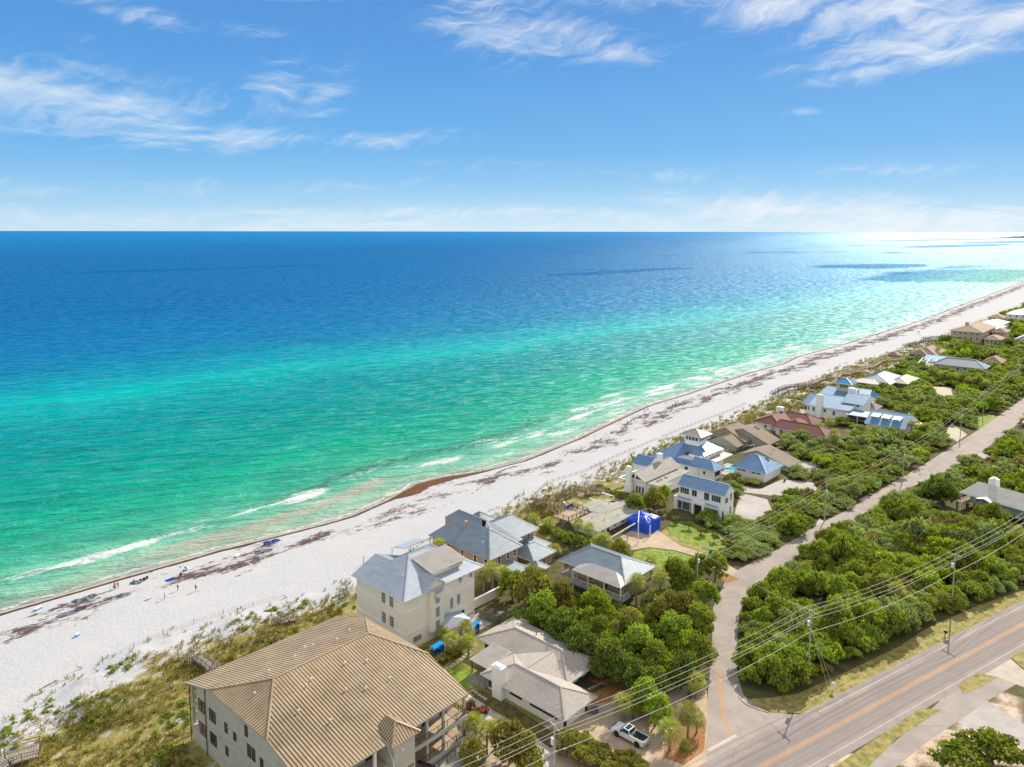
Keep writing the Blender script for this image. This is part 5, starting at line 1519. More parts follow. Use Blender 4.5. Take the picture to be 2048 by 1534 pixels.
def blue_roof_mansion():
    r = house('blue_roof_mansion', 'large white house with steep bright blue metal roofs, chimneys and a yellow rooftop lookout', 318, 357, 96, 126)
    W = 'white_siding'
    MB().box(321.4, 338, 105.8, 121.8, 3.4, 8.2).box(323.5, 333, 121.82, 124.6, 3.4, 8.0).box(327.4, 337.5, 101.9, 105.78, 3.4, 10.2).box(327.42, 337, 105.8, 109.6, 8.2, 10.1).box(338.02, 354, 105, 123, 3.4, 9.0).build('wall', MT[W], r)
    roof(r, 320.4, 345, 104.8, 122.0, 8.35, 11.5, (332.0, 104.8), (332.0, 122.0), 'azure_metal', W, 'trim_white', 0.55)
    roof(r, 322.6, 336, 121.6, 125.6, 8.1, 11.3, (330.8, 121.6), (330.8, 125.0), 'azure_metal', W, 'trim_white', 0.55)
    roof(r, 326.2, 342.5, 101.2, 110.2, 10.4, 13.1, (334.6, 101.2), (334.6, 110.2), 'azure_metal', W, 'trim_white', 0.55)
    roof(r, 337, 356, 113.6, 124.6, 9.2, 12.2, (347.8, 114), (347.8, 124), 'azure_metal', W, 'trim_white', 0.55)
    roof(r, 340, 357.5, 103.8, 113.4, 9.1, 12.2, (352, 106.2), (352, 113.4), 'azure_metal', W, 'trim_white', 0.55)
    roof(r, 341, 352, 108.6, 113.8, 9.6, 12.0, (347, 111), (350, 111), 'pale_metal', W, 'trim_white', 0.55)
    roof(r, 337.0, 346.0, 99.4, 104.6, 6.9, 8.8, (340, 102.4), (343, 102.4), 'pale_metal', W, 'trim_white', 0.55, name='porch_roof')
    chimney(r, 320.3, 322.3, 116.2, 118.6, 3.4, 13.0, W)
    chimney(r, 339.6, 341.8, 109.6, 112.2, 9, 13.8, W)
    MB().box(344.6, 349.8, 112.9, 118.8, 11, 14.9).build('lookout', MT['yellow_wall'], r)
    roof(r, 343.4, 351.0, 111.8, 120.0, 15.0, 17.0, (347.2, 115.6), (347.2, 116.2), 'bright_blue_metal', W, 'trim_white', 0.55, name='lookout_roof')
    for y in (117.0, 116.1, 115.2, 114.3): window(r, '-x', 344.6, y, 13.6, 0.45, 1.3, 1, 1, 'trim_dark', bw=.05)
    for x in (322.9, 323.9): pass
    for y, z, h in ((115.2, 6.6, 1.3), (111.4, 6.2, 1.7), (119.9, 6.6, 1.6)): window(r, '-x', 321.4, y, z, 0.9, h, 1, 2, 'trim_white', bw=.1)
    for y in (124.0, 122.6): window(r, '-x', 323.5, y, 6.2, .9, 1.8, 1, 1, 'trim_white', bw=.1)
    for y in (109.0, 107.7, 106.3, 105.1, 103.8): window(r, '-x', 327.4, y, 9.6, .95, 1.1, 1, 1, 'trim_white', bw=.08)
    MB().box(324.4, 327.38, 97.6, 105.0, 3.4, 7.8).build('wall', MT['blue_siding'], r)
    for y in (103.9, 102.5, 101.2): window(r, '-x', 324.4, y, 7.1, .7, .5, 1, 1, 'trim_white', bw=.07)
    MB().box(318.4, 324.38, 96.8, 105.2, 5.2, 5.4).build('porch_floor', MT['grey_wood'], r)
    railing(r, [(323.8, 96.9), (318.5, 96.9), (318.5, 105.1)], 5.4, 1.0, 'black_metal', w=.06)
    for y in (97.0, 101.0, 105.0): MB().box(318.4, 318.7, y - .12, y + .12, 3.4, 7.4).build('porch_post', MT['trim_white'], r)
    roof_faces(r, [[(318.0, 105.4, 7.4), (318.0, 96.4, 7.4), (324.5, 96.4, 8.3), (324.5, 105.4, 8.3)]], 'azure_metal', 'trim_white', .55, .12, 'porch_roof')
blue_roof_mansion()


def carriage_house():
    r = house('carriage_house', 'white garage wing with a long blue metal roof and three small pale dormers', 313.5, 334, 81, 97, cat='garage')
    walls(r, 314.6, 332, 82.4, 96.4, 3.3, 5.9, 'white_siding')
    roof(r, 313.7, 333.0, 81.8, 96.7, 6.0, 10.0, (323.3, 81.8), (323.3, 96.7), 'azure_metal', 'white_siding', 'trim_white', 0.55)
    for y in (94.0, 90.0, 86.0):
        d = MB().box(317.6, 320.4, y - 1.35, y + 1.35, 7.4, 8.5)
        d.build('dormer', MT['white_siding'], r)
        roof_faces(r, [[(317.0, y + 1.6, 8.55), (317.0, y - 1.6, 8.55), (320.9, y - 1.6, 9.1), (320.9, y + 1.6, 9.1)]], 'pale_metal', 'trim_white', 0, .1, 'dormer_roof')
        for k in (-.75, 0, .75): window(r, '-x', 317.6, y + k, 8.05, .5, .55, 1, 1, 'trim_white', bw=.06)
    window(r, '-y', 82.4, 320, 4.6, 2.4, 2.2, 1, 4, 'trim_white', name='garage_door', glass='white_siding')
    window(r, '-x', 314.6, 84.4, 4.4, 1.0, 1.6, 1, 1, 'trim_dark')
    roof_faces(r, [[(324.0, 82.2, 6.4), (330.0, 82.2, 6.4), (330.0, 79.2, 5.8), (324.0, 79.2, 5.8)][::-1]], 'pale_metal', 'trim_white', 0, .12, 'canopy')
carriage_house()


def plain_house(name, label, blocks, far=True, cat='house'):
    xs = [b[0] for b in blocks] + [b[1] for b in blocks]
    ys = [b[2] for b in blocks] + [b[3] for b in blocks]
    r = house(name, label, min(xs), max(xs), min(ys), max(ys), cat=cat)
    for x0, x1, y0, y1, ze, zr, rm, wm, seam, nw in blocks:
        walls(r, x0 + .8, x1 - .8, y0 + .8, y1 - .8, 3.3, ze - .1, wm)
        if x1 - x0 >= y1 - y0:
            h = (y1 - y0) / 2
            A_, B_ = (x0 + h * .9, y0 + h), (max(x1 - h * .9, x0 + h * .9 + .1), y0 + h)
        else:
            h = (x1 - x0) / 2
            A_, B_ = (x0 + h, y0 + h * .9), (x0 + h, y1 - h * .9)
        roof(r, x0, x1, y0, y1, ze, zr, A_, B_, rm, wm, 'trim_white', seam, .2)
        n = nw
        for i in range(n):
            y = y0 + 1.6 + (y1 - y0 - 3.2) * (i + .5) / n
            zc = ze - 1.5
            while zc > 4.2:
                window(r, '-x', x0 + .8, y, zc, 1.0, 1.4, 1, 1, 'trim_white', bw=.1)
                zc -= 3.1
        for i in range(max(1, n - 1)):
            x = x0 + 1.6 + (x1 - x0 - 3.2) * (i + .5) / max(1, n - 1)
            zc = ze - 1.5
            while zc > 4.2:
                window(r, '-y', y0 + .8, x, zc, 1.0, 1.4, 1, 1, 'trim_white', bw=.1)
                zc -= 3.1
    return r


r = plain_house('grey_metal_roof_house', 'spread out house with pale grey metal roofs beside the beach boardwalk', [(400.5, 428, 112.2, 129, 6.4, 9.6, 'seam_metal', 'brown_siding', 1.0, 3), (410, 432, 106.8, 117, 6.0, 8.0, 'pale_metal', 'brown_siding', 1.0, 2), (398.5, 408, 117, 131, 6.0, 7.6, 'pale_metal', 'brown_siding', 1.0, 2)])
chimney(r, 418, 419.5, 122.5, 124, 8.5, 10.6, 'grey_stucco')
r = plain_house('long_blue_house', 'long two-storey pale blue house with a slate grey hip roof behind a row of palms', [(475.5, 489.5, 85.4, 112.2, 7.6, 11.2, 'seam_metal', 'blue_siding', 0, 7)])
r = plain_house('brown_roof_house', 'single-storey house with a pinkish brown hip roof and small gable nearest the dunes', [(516, 545, 119, 135.5, 6.1, 10.0, 'pink_tile', 'brown_siding', 0, 3), (514, 526, 124.5, 133, 6.6, 9.0, 'pink_tile', 'brown_siding', 0, 2)])
chimney(r, 531, 532.5, 127.5, 129, 9, 11.4, 'grey_stucco')
r = plain_house('tan_mansion', 'large tan stucco mansion of three floors with a pale tiled hip roof above the beach', [(597, 645, 110.5, 131, 13.4, 17.0, 'pink_tile', 'mansion_wall', 0, 5), (597, 616, 100, 110.4, 9.3, 11.4, 'pink_tile', 'mansion_wall', 0, 3), (622, 640, 101, 110.4, 12.0, 14.2, 'pink_tile', 'mansion_wall', 0, 3)])
chimney(r, 612, 614, 122.5, 124.5, 14, 18, 'mansion_wall')
g = MB()
for z in (5.8, 9.2): g.box(593.5, 597.7, 124, 130.8, z, z + .3)
for y in (124.2, 127.4, 130.6): g.box(593.6, 593.9, y - .2, y + .2, 3.4, 12.3)
g.build('balcony', MT['mansion_wall'], r)
r = plain_house('small_pyramid_roof_house', 'small house almost hidden in the scrub, only its low pinkish roof showing', [(512, 528, 84.2, 94.4, 6.2, 9.2, 'pink_tile', 'brown_siding', 0, 2)])
r = plain_house('white_villa', 'white villa with a pale cream roof terrace next to the tan mansion', [(660, 690, 112, 130, 9.5, 11.0, 'pale_metal', 'white_wall', 0, 4), (700, 740, 118, 134, 8.0, 10.5, 'pale_metal', 'white_wall', 0, 4)])
r = plain_house('grey_gabled_house', 'tall pale grey house with two brownish hip roofs at the far right edge', [(775, 815, 106, 128, 11, 15, 'seam_metal', 'white_wall', 0, 4), (770, 790, 128, 140, 7.5, 10, 'pink_tile', 'brown_siding', 0, 2)])
r = plain_house('slate_roof_house', 'low house with dark slate hip roofs in front of the white villa', [(628, 655, 82, 98, 6.4, 10.4, 'seam_metal', 'white_wall', 0, 3)])
r = plain_house('dune_pavilion', 'small sand coloured pavilion roof standing in the dunes by the boardwalk', [(509, 517, 139, 146, 5.2, 7.0, 'pink_tile', 'brown_siding', 0, 1)], cat='pavilion')
r = plain_house('white_corner_house', 'white two-storey house cut off by the right edge beyond the side road', [(344, 358, 34, 48.5, 9.0, 11.2, 'pale_metal', 'white_wall', 0, 2)])


# blue roofed open pavilion with white timber frame, half built
def open_pavilion():
    r = house('framed_pavilion', 'half finished open house of white beams with a bright blue roof sheet', 482, 505, 108, 123, cat='pavilion')
    mb = MB().slab([(494, 121, 6.2), (494, 110, 6.2), (500, 110, 8.8), (500, 121, 8.8)], .2)
    mb.build('roof_sheet', MT['bright_blue_metal'], r)
    fr = MB()
    for y in (109.5, 113.3, 117.2, 121.2):
        for x in (483, 488.5, 494, 500): fr.box(x - .15, x + .15, y - .15, y + .15, 3.4, 5.6 if x < 490 else 6.1)
        fr.bar((482.6, y, 5.2), (494.2, y, 7.6), .35, .3).bar((494.2, y, 7.6), (501, y, 5.9), .3, .3)
    for x, z in ((483, 5.4), (488.5, 6.5), (494.2, 7.8), (500.5, 6.1)): fr.bar((x, 109.2, z), (x, 121.5, z), .35, .25)
    fr.build('timber_frame', MT['trim_white'], r)
    MB().box(483, 501, 109, 121, 3.45, 3.6).build('floor_slab', MT['concrete'], r)
open_pavilion()


# ------------------------------------------------------------------ R: stilt house on the landward side (turned to its own street)
def stilt_house():
    ox, oy = 240.2, 47.4
    FOOT.append((229, 251, 22, 50))
    r = empty('stilt_house', (ox, oy, G), R(-16.3), 'long teal grey house on stilts with pale metal roof and square white chimney', 'house')
    O = (0, 0, G)
    def B(mb, n, m): return mb.build(n, m, r, off=O)
    B(MB().box(0.9, 9.4, -27, -2.6, 6.0, 8.3), 'wall', MT['teal_siding'])
    x0, x1, y0, y1, ze, zr = 0, 10.4, -28, 0, 8.3, 11.2
    mb = MB()
    fs = [[(x0, y1, ze), (x0, y0, ze), (5.2, y0, zr), (5.2, y1 - 2.4, zr)], [(x1, y0, ze), (x1, y1, ze), (5.2, y1 - 2.4, zr), (5.2, y0, zr)], [(x1, y1, ze), (x0, y1, ze), (5.2, y1 - 2.4, zr)]]
    for f in fs: mb.slab(f, .2, 0, 1); mb.ribs(f, .5, .05, .05, 0)
    B(mb, 'roof', [MT['chalk_metal'], MT['trim_white']])
    B(MB().poly([(0.9, -27, 8.3), (9.4, -27, 8.3), (5.2, -27, 10.9)]), 'gable_wall', MT['teal_siding'])
    mb = MB().slab([(-1.6, -9.2, 8.3), (-1.6, -7.3, 8.9), (1.2, -7.3, 8.95), (1.2, -9.2, 8.35)], .12).slab([(-1.6, -7.3, 8.9), (-1.6, -5.2, 8.3), (1.2, -5.2, 8.35), (1.2, -7.3, 8.95)], .12)
    B(mb, 'porch_roof', MT['chalk_metal'])
    c = MB().box(6.0, 8.2, -6.6, -4.6, 8.6, 12.6).box(6.8, 7.4, -5.9, -5.3, 12.6, 12.9).box(6.5, 7.7, -6.2, -5.0, 12.9, 13.0)
    B(c, 'chimney', MT['white_siding'])
    d = MB().box(-1.4, 9.4, -2.58, 0.6, 5.85, 6.05)
    B(d, 'deck_floor', MT['deck_wood'])
    rl = MB()
    P = [(0.6, -2.6), (-1.3, -2.6), (-1.3, 0.5), (9.2, 0.5)]
    for i in range(3):
        a, b = Vector((*P[i], 6.05)), Vector((*P[i + 1], 6.05))
        for z in (1.0, .66, .33): rl.bar(a + Vector((0, 0, z)), b + Vector((0, 0, z)), .07)
        n = max(1, int((b - a).length / 1.4))
        for j in range(n + 1): rl.bar(a.lerp(b, j / n), a.lerp(b, j / n) + Vector((0, 0, 1)), .09)
    B(rl, 'deck_railing', MT['dark_wood'])
    for y in (0.3, -2.7, -7.5, -12.5, -17.5, -22, -26.6):
        for x in (-.1 if y > -3 else 1.1, 5, 9.2):
            B(MB().box(x - .15, x + .15, y - .15, y + .15, 3.3, 5.84), 'stilt', MT['dark_wood'])
    for y in (-4.6, -16.9, -22):
        f = MB().box(.83, .9, y - .6, y + .6, 7.35 - .55, 7.35 + .55)
        w_ = B(f, 'window', MT['trim_white'])
        g_ = MB().box(.80, .86, y - .5, y + .5, 7.35 - .45, 7.35 + .45).build('pane', MT['glass'], w_, off=O)
stilt_house()
# ------------------------------------------------------------------ loose objects
def place(obj_root, x, y, z, rz=0.0):
    obj_root.location = (x, y, z)
    obj_root.rotation_euler = (0, 0, rz)
    return obj_root

O0 = (0, 0, 0)


def pickup():
    r = empty('pickup_truck', (93.2, 60.6, G + 0.02), 0, 'white crew cab pickup truck with a black bed parked on the driveway', 'pickup truck')
    B = lambda mb, n, m, p=r: mb.build(n, m, p, off=O0)
    W = 0.98
    # body lower shell with wheel arches: side profile extruded
    def prof(pts, w0, w1, k=0):
        mb = MB()
        n = len(pts)
        mb.poly([(-w0, y, z) for y, z in pts])
        mb.poly([(w0, y, z) for y, z in pts][::-1])
        for i in range(n):
            j = (i + 1) % n
            mb.poly([(-w0, *pts[j]), (-w0, *pts[i]), (w0, *pts[i]), (w0, *pts[j])])
        return mb
    def arch(yc, r_=0.55, zc=0.48):
        return [(yc - r_ * math.cos(t), max(0.45, zc + r_ * math.sin(t))) for t in np.linspace(0, PI, 9)]
    low = [(-2.95, 0.55), (-2.95, 1.25)] + [(-0.35, 1.27), (-0.35, 1.30), (1.35, 1.32), (2.75, 1.22), (2.95, 0.95), (2.95, 0.5)]
    low += [(2.45, 0.45)] + [(y, z) for y, z in arch(1.9)[::-1]] + [(1.3, 0.45), (-1.2, 0.45)] + [(y, z) for y, z in arch(-1.85)[::-1]] + [(-2.5, 0.55)]
    B(prof(low, W, W), 'body', MT['car_paint'])
    cab = MB()
    b = [(-W + .04, -0.42, 1.28), (W - .04, -0.42, 1.28), (W - .04, 1.55, 1.30), (-W + .04, 1.55, 1.30)]
    t = [(-W + .2, -0.30, 1.92), (W - .2, -0.30, 1.92), (W - .2, 0.78, 1.93), (-W + .2, 0.78, 1.93)]
    cab.poly(t)
    for i in range(4):
        j = (i + 1) % 4
        cab.poly([b[i], b[j], t[j], t[i]])
    B(cab, 'cab', MT['car_paint'])
    gl = MB()
    def inset(a, b_, c, d, k=0.12, o=0.012):
        A_, B_, C_, D_ = [Vector(v) for v in (a, b_, c, d)]
        cen = (A_ + B_ + C_ + D_) / 4
        n = (B_ - A_).cross(D_ - A_).normalized()
        return [v.lerp(cen, k) + n * o for v in (A_, B_, C_, D_)]
    for i in range(4):
        j = (i + 1) % 4
        gl.poly(inset(b[i], b[j], t[j], t[i], .14))
    B(gl, 'window_glass', MT['glass'])
    B(MB().box(-.62, .62, -.12, .62, 1.935, 1.95), 'sunroof', MT['glass'])
    bed = MB().box(-.84, .84, -2.85, -.5, 1.275, 1.295)
    B(bed, 'bed_liner', MT['black_metal'])
    rim = MB().box(-W, -.86, -2.95, -.42, 1.29, 1.36).box(.86, W, -2.95, -.42, 1.29, 1.36).box(-.86, .86, -2.95, -2.86, 1.29, 1.36)
    B(rim, 'bed_rail', MT['car_paint'])
    B(MB().box(-.95, .95, -3.08, -2.96, .55, .78), 'bumper', MT['steel'])
    B(MB().box(-.95, .95, 2.96, 3.08, .5, .75), 'bumper', MT['steel'])
    B(MB().box(-.6, .6, 2.96, 3.0, .8, 1.12), 'grille', MT['black_metal'])
    for s in (-1, 1):
        B(MB().box(s * .82 - .1, s * .82 + .1, -2.99, -2.955, .95, 1.2), 'tail_lamp', MT['red_lamp'])
        B(MB().box(s * .8 - .14, s * .8 + .14, 2.955, 2.99, .85, 1.08), 'headlight', MT['cloth_pale'])
        B(MB().box(s * 1.12 - .12, s * 1.12 + .12, .98, 1.1, 1.3, 1.52), 'mirror', MT['black_metal'])
        B(MB().bar((s * 1.03, -1.0, .48), (s * 1.03, 1.2, .48), .12, .05), 'running_board', MT['black_metal'])
        for yc in (1.9, -1.85):
            wv = MB().tube([(s * .72, yc, .43), (s * 1.02, yc, .43)], .43, 20)
            wo = B(wv, 'wheel', MT['rubber'])
            B(MB().tube([(s * 1.0, yc, .43), (s * 1.035, yc, .43)], .25, 12), 'rim', MT['black_metal'], wo)
pickup()


def golf_cart(label, x, y, z, rz, roofm='cart_blue'):
    r = empty('golf_cart', (x, y, z), rz, label, 'golf cart', 'golf carts parked beside the three-storey house')
    B = lambda mb, n, m, p=r: mb.build(n, m, p, off=O0)
    B(MB().prism([(-1.25, -.58), (1.15, -.58), (1.15, .58), (-1.25, .58)], .28, [.72, .55, .55, .72]), 'body', MT['cart_blue'])
    B(MB().prism([(1.152, -.5), (1.45, -.38), (1.45, .38), (1.152, .5)], .3, [.85, .6, .6, .85]), 'front_cowl', MT['cart_blue'])
    for x0 in (-1.1, -.15):
        B(MB().box(x0, x0 + .5, -.52, .52, .73, .86), 'seat', MT['cloth_dark'])
        B(MB().prism([(x0 - .1, -.52), (x0 - .02, -.52), (x0 - .02, .52), (x0 - .1, .52)], .86, 1.25), 'backrest', MT['cloth_dark'])
    f = MB()
    for a in (-1.2, -.1, .95):
        for s in (-.55, .55): f.bar((a, s, .55), (a + .05, s, 1.86), .05)
    B(f, 'roof_frame', MT['black_metal'])
    B(MB().prism([(-1.5, -.64), (1.25, -.64), (1.25, .64), (-1.5, .64)], 1.87, [1.93, 1.93, 1.93, 1.93]).prism([(-1.35, -.5), (1.1, -.5), (1.1, .5), (-1.35, .5)], 1.932, 1.98), 'roof', MT[roofm])
    B(MB().poly([(1.16, -.5, .85), (1.16, .5, .85), (.98, .5, 1.86), (.98, -.5, 1.86)]), 'windscreen', MT['glass'])
    for a in (-.85, .85):
        for s in (-1, 1):
            w = B(MB().tube([(a, s * .42, .24), (a, s * .6, .24)], .24, 14), 'wheel', MT['rubber'])
            B(MB().tube([(a, s * .59, .24), (a, s * .615, .24)], .12, 10), 'rim', MT['steel'], w)
    return r
for lb, px, py, rz, rm in (('golf cart with a bright blue roof nearest the tan roofed inn', 877, 1289, 6, 'cart_blue'), ('golf cart with a bright blue roof nearest the wooden fence', 949, 1248, 10, 'cart_blue'), ('golf cart with a dark roof half hidden behind the palms between two others', 917, 1271, 4, 'cloth_navy')):
    x, y = gp(px, py, G + 1.95)
    golf_cart(lb, x, y, G, R(rz), rm)


# ------------------------------------------------------------------ utility poles and wires
def pole(label, x, y, h, arm=True, can=True, group='utility poles along the highway', rz=0.0):
    r = empty('utility_pole', (x, y, G), rz, label, 'utility pole', group)
    B = lambda mb, n, m, p=r: mb.build(n, m, p, off=O0)
    B(MB().tube([(0, 0, -.2), (0, 0, h)], [.16, .10], 10), 'post', MT['pole_wood'])
    if arm:
        B(MB().bar((-1.25, 0, h - .35), (1.25, 0, h - .35), .12, .14).bar((-.6, .06, h - .4), (0, .06, h - 1.0), .04).bar((.6, .06, h - .4), (0, .06, h - 1.0), .04), 'crossarm', MT['pole_wood'])
    for a in ((-1.2, -.1, 1.2) if arm else (0,)):
        B(MB().tube([(a, 0, h - .28 if arm else h), (a, 0, h - .1 if arm else h + .2)], [.07, .05], 8), 'insulator', MT['trim_white'])
    if can:
        B(MB().tube([(.42, 0, h - 3.2), (.42, 0, h - 2.35), (.42, 0, h - 2.3)], [.27, .27, .15], 12), 'transformer', MT['trim_white'])
    return r

MAINP = [(-1, 30, 74), (0, *gp(1109, 1613)), (1, 129.4, 47.0), (2, *gp(1904, 1217)), (3, 232, 24)]
names = {0: 'tall wooden utility pole with transformer in front of the ranch house at the bottom edge', 1: 'wooden utility pole with white transformer rising from the shrubs beside the junction', 2: 'wooden utility pole with double crossarm standing in the thicket further along the highway', -1: '', 3: ''}
for i, x, y in MAINP:
    if i in (0, 1, 2):
        pole(names[i], x, y, 12.2, True, True, rz=R(70))
SIDEP = [gp(1394, 1196), gp(1650, 1041), gp(1806, 961), gp(1921, 872), gp(1966, 830), gp(2037, 764)]
snames = ['utility pole beside the side road next to the green lot, nearest of its line', 'utility pole above the scrub between the flat pool house garage and the road', 'utility pole in the scrub in front of the red tile house', 'thin utility pole in front of the carriage house palms', 'utility pole by the little green verge of the side road', 'farthest utility pole, faint, near the long blue house']
snames[1] = 'utility pole above the scrub between the double garage and the side road'
for (x, y), nm in zip(SIDEP, snames):
    pole(nm, x, y, 11.0, False, nm != snames[4], 'utility poles along the side road')


def wire(p, q, sag, label, group, rad=.035):
    p, q = Vector(p), Vector(q)
    pts_ = []
    for i in range(15):
        t = i / 14
        v = p.lerp(q, t)
        v.z -= sag * 4 * t * (1 - t)
        pts_.append(v)
    o = MB().tube(pts_, rad, 5, cap=False).build('power_line', MT['wire'])
    tag(o, label, 'power line', group)
for a in range(len(MAINP) - 1):
    (i, x0, y0), (j, x1, y1) = MAINP[a], MAINP[a + 1]
    where = ['leaving the near pole towards the bottom left', 'between the near pole and the junction pole', 'between the junction pole and the thicket pole', 'leaving the thicket pole towards the right edge'][a]
    for k, (off, dz) in enumerate(((-1.2, 0), (-.1, .1), (1.2, 0), (.15, -1.7), (.15, -4.2))):
        dx, dy = off * math.cos(R(70)), off * math.sin(R(70))
        wire((x0 + dx, y0 + dy, G + 12.1 + dz), (x1 + dx, y1 + dy, G + 12.1 + dz), 1.0 + .2 * (k > 2), ('lowest thick wire ' if k == 4 else 'pale overhead wire ') + where, 'highway wires ' + where, .036 if k == 4 else .027)
for a in range(len(SIDEP) - 1):
    for k, (off, dz) in enumerate(((0, .2), (.15, -.9), (.15, -3.0))):
        wire((SIDEP[a][0] + off, SIDEP[a][1], G + 11 + dz), (SIDEP[a + 1][0] + off, SIDEP[a + 1][1], G + 11 + dz), .9, 'overhead wire of the side road line ' + ('nearest the green lot' if a == 0 else 'further along the road'), 'side road wires', .022)
wire((MAINP[2][1], MAINP[2][2], G + 11.9), (SIDEP[0][0], SIDEP[0][1], G + 11), .8, 'overhead wire crossing the side road between two poles', 'side road wires', .022)
for k, dx in enumerate((2.0, 3.4)):
    wire((129.5, 47.0, G + 9), (129.4 - dx - 1, 47.0 - dx * 1.4 - 2, G), 0, 'straight guy wire from the junction pole down to the grass', 'guy wires at the junction pole', .02)
x, y = gp(1978, 1515)
o = MB().tube([(x, y, G - .1), (x + .05, y, G + 3.6)], [.09, .07], 8).build('wooden_post', MT['dark_wood'])
tag(o, 'slim dark bare post standing by the pale driveway in the bottom right', 'post')
x, y = gp(1237, 1305)
o = MB().tube([(x, y, G - .1), (x, y, G + 6.2)], [.12, .10], 8).bar((x, y, G + 5.9), (x + 1.3, y - .3, G + 5.7), .05).build('wooden_post', MT['pole_wood'])
tag(o, 'grey service post with a small arm sticking out of the tree canopy', 'post')


# ------------------------------------------------------------------ mailboxes, signs, small street things
def mailbox(label, x, y, rz, m='black_metal'):
    r = empty('mailbox', (x, y, G), rz, label, 'mailbox')
    MB().box(-.06, .06, -.06, .06, 0, 1.05).box(-.05, .05, -.3, .06, .85, .93).build('post', MT['old_wood'] if m == 'black_metal' else MT['trim_white'], r, off=O0)
    n = 8
    sec = [(-.16, 1.06), (.16, 1.06)] + [(.16 * math.cos(t), 1.28 + .16 * math.sin(t)) for t in np.linspace(0, PI, n)]
    mb = MB()
    mb.poly([(x_, -.38, z_) for x_, z_ in sec]).poly([(x_, .26, z_) for x_, z_ in sec][::-1])
    for i in range(len(sec)):
        j = (i + 1) % len(sec)
        mb.poly([(sec[j][0], -.38, sec[j][1]), (sec[i][0], -.38, sec[i][1]), (sec[i][0], .26, sec[i][1]), (sec[j][0], .26, sec[j][1])])
    mb.build('box', MT[m], r, off=O0)
mailbox('white mailbox on a post in the grass by the highway', *gp(1667, 1380), R(-16), 'trim_white')
mailbox('dark wooden mailbox standing on the dry verge further right', *gp(1891, 1274), R(-16))
mailbox('small pale mailbox at the edge of the thicket', *gp(1925, 1205), R(-16), 'trim_white')
mailbox('small white mailbox by the side road bend', *gp(1841, 945), R(60), 'trim_white')


def bin_(label, x, y, m='green_plastic', z=G):
    r = empty('wheelie_bin', (x, y, z), .3, label, 'bin')
    MB().prism([(-.28, -.33), (.28, -.33), (.28, .33), (-.28, .33)], .05, .98).build('body', MT[m], r, off=O0)
    MB().prism([(-.31, -.37), (.31, -.37), (.31, .37), (-.31, .37)], .982, [1.06, 1.06, 1.0, 1.0]).build('lid', MT[m], r, off=O0)
bin_('green wheelie bin at the corner of the double garage', *gp(1570, 962))
bin_('green wheelie bin beside the sandy drive of the low white house', *gp(1422, 1106))
for i, (px, py) in enumerate(((1188, 1427), (1193, 1425))):
    bin_(['grey bin nearest the garage wall of the ranch house', 'grey bin beside the first one by the ranch house garage'][i], *gp(px, py), 'cloth_grey')

x, y = gp(1233, 1352)
r = empty('privacy_screen', (x, y, G), R(8), 'white panel screen beside the stepping stones of the ranch house', 'screen')
MB().box(-1.3, 1.3, -.04, .04, .1, 1.75).build('panel', MT['trim_white'], r, off=O0)
for a in (-1.35, 1.35): MB().box(a - .07, a + .07, -.07, .07, 0, 1.95).build('post', MT['trim_white'], r, off=O0)
x, y = gp(1225, 1356)
r = empty('barbecue_grill', (x, y, G), .4, 'small dark barbecue grill next to the white screen', 'grill')
MB().box(-.4, .4, -.25, .25, .55, .8).build('body', MT['black_metal'], r, off=O0)
MB().tube([(-.4, 0, .82), (.4, 0, .82)], .26, 12).build('lid', MT['steel'], r, off=O0)
for a in (-.35, .35):
    for b_ in (-.2, .2): MB().box(a - .03, a + .03, b_ - .03, b_ + .03, 0, .55).build('leg', MT['black_metal'], r, off=O0)
x, y = gp(1382, 1394)
r = empty('garden_bench', (x, y, G), R(20), 'small teal slatted bench under the palms beside the side road', 'bench')
mb = MB()
for k in range(5): mb.box(-.8, .8, -.25 + k * .11, -.17 + k * .11, .42, .46)
mb.build('seat', MT['cloth_teal'], r, off=O0)
mb = MB()
for k in range(9): mb.box(-.8 + k * .19, -.74 + k * .19, .3, .34, .46, .98)
mb.box(-.82, .82, .29, .35, .98, 1.05).build('backrest', MT['cloth_teal'], r, off=O0)
for a in (-.7, .7):
    for b_ in (-.2, .28): MB().box(a - .04, a + .04, b_ - .04, b_ + .04, 0, .42).build('leg', MT['cloth_teal'], r, off=O0)

stones = [(1180, 1378), (1186, 1375), (1192, 1372), (1198, 1369), (1204, 1366), (1210, 1363), (1216, 1360)]
stones2 = [(943, 1375), (947, 1381), (953, 1385), (960, 1390), (966, 1394), (972, 1398)]
stones3 = [(896, 1337), (903, 1333), (909, 1329), (916, 1324), (922, 1319), (928, 1314), (934, 1309), (941, 1304), (947, 1298)]
_st = None
for grp, lst, lab, shape in (('square stepping stones by the white screen', stones, 'square pale stepping stone in the mulch leading to the white screen', 4), ('round stepping stones in the side lawn', stones2, 'round pale stepping stone in the dark grass below the ranch chimney', 10), ('stepping stones by the palms', stones3, 'flat pale stepping stone in the row beside the palms and golf carts', 7)):
    me = MB().tube([(0, 0, -.05), (0, 0, .06)], .34, shape).mesh('stepping_stone', MT['pale_concrete'])
    for px, py in lst:
        x, y = gp(px, py)
        o = link('stepping_stone', me)
        o.location = (x, y, G + .01)
        o.rotation_euler = (0, 0, .8)
        tag(o, lab, 'stepping stone', grp)


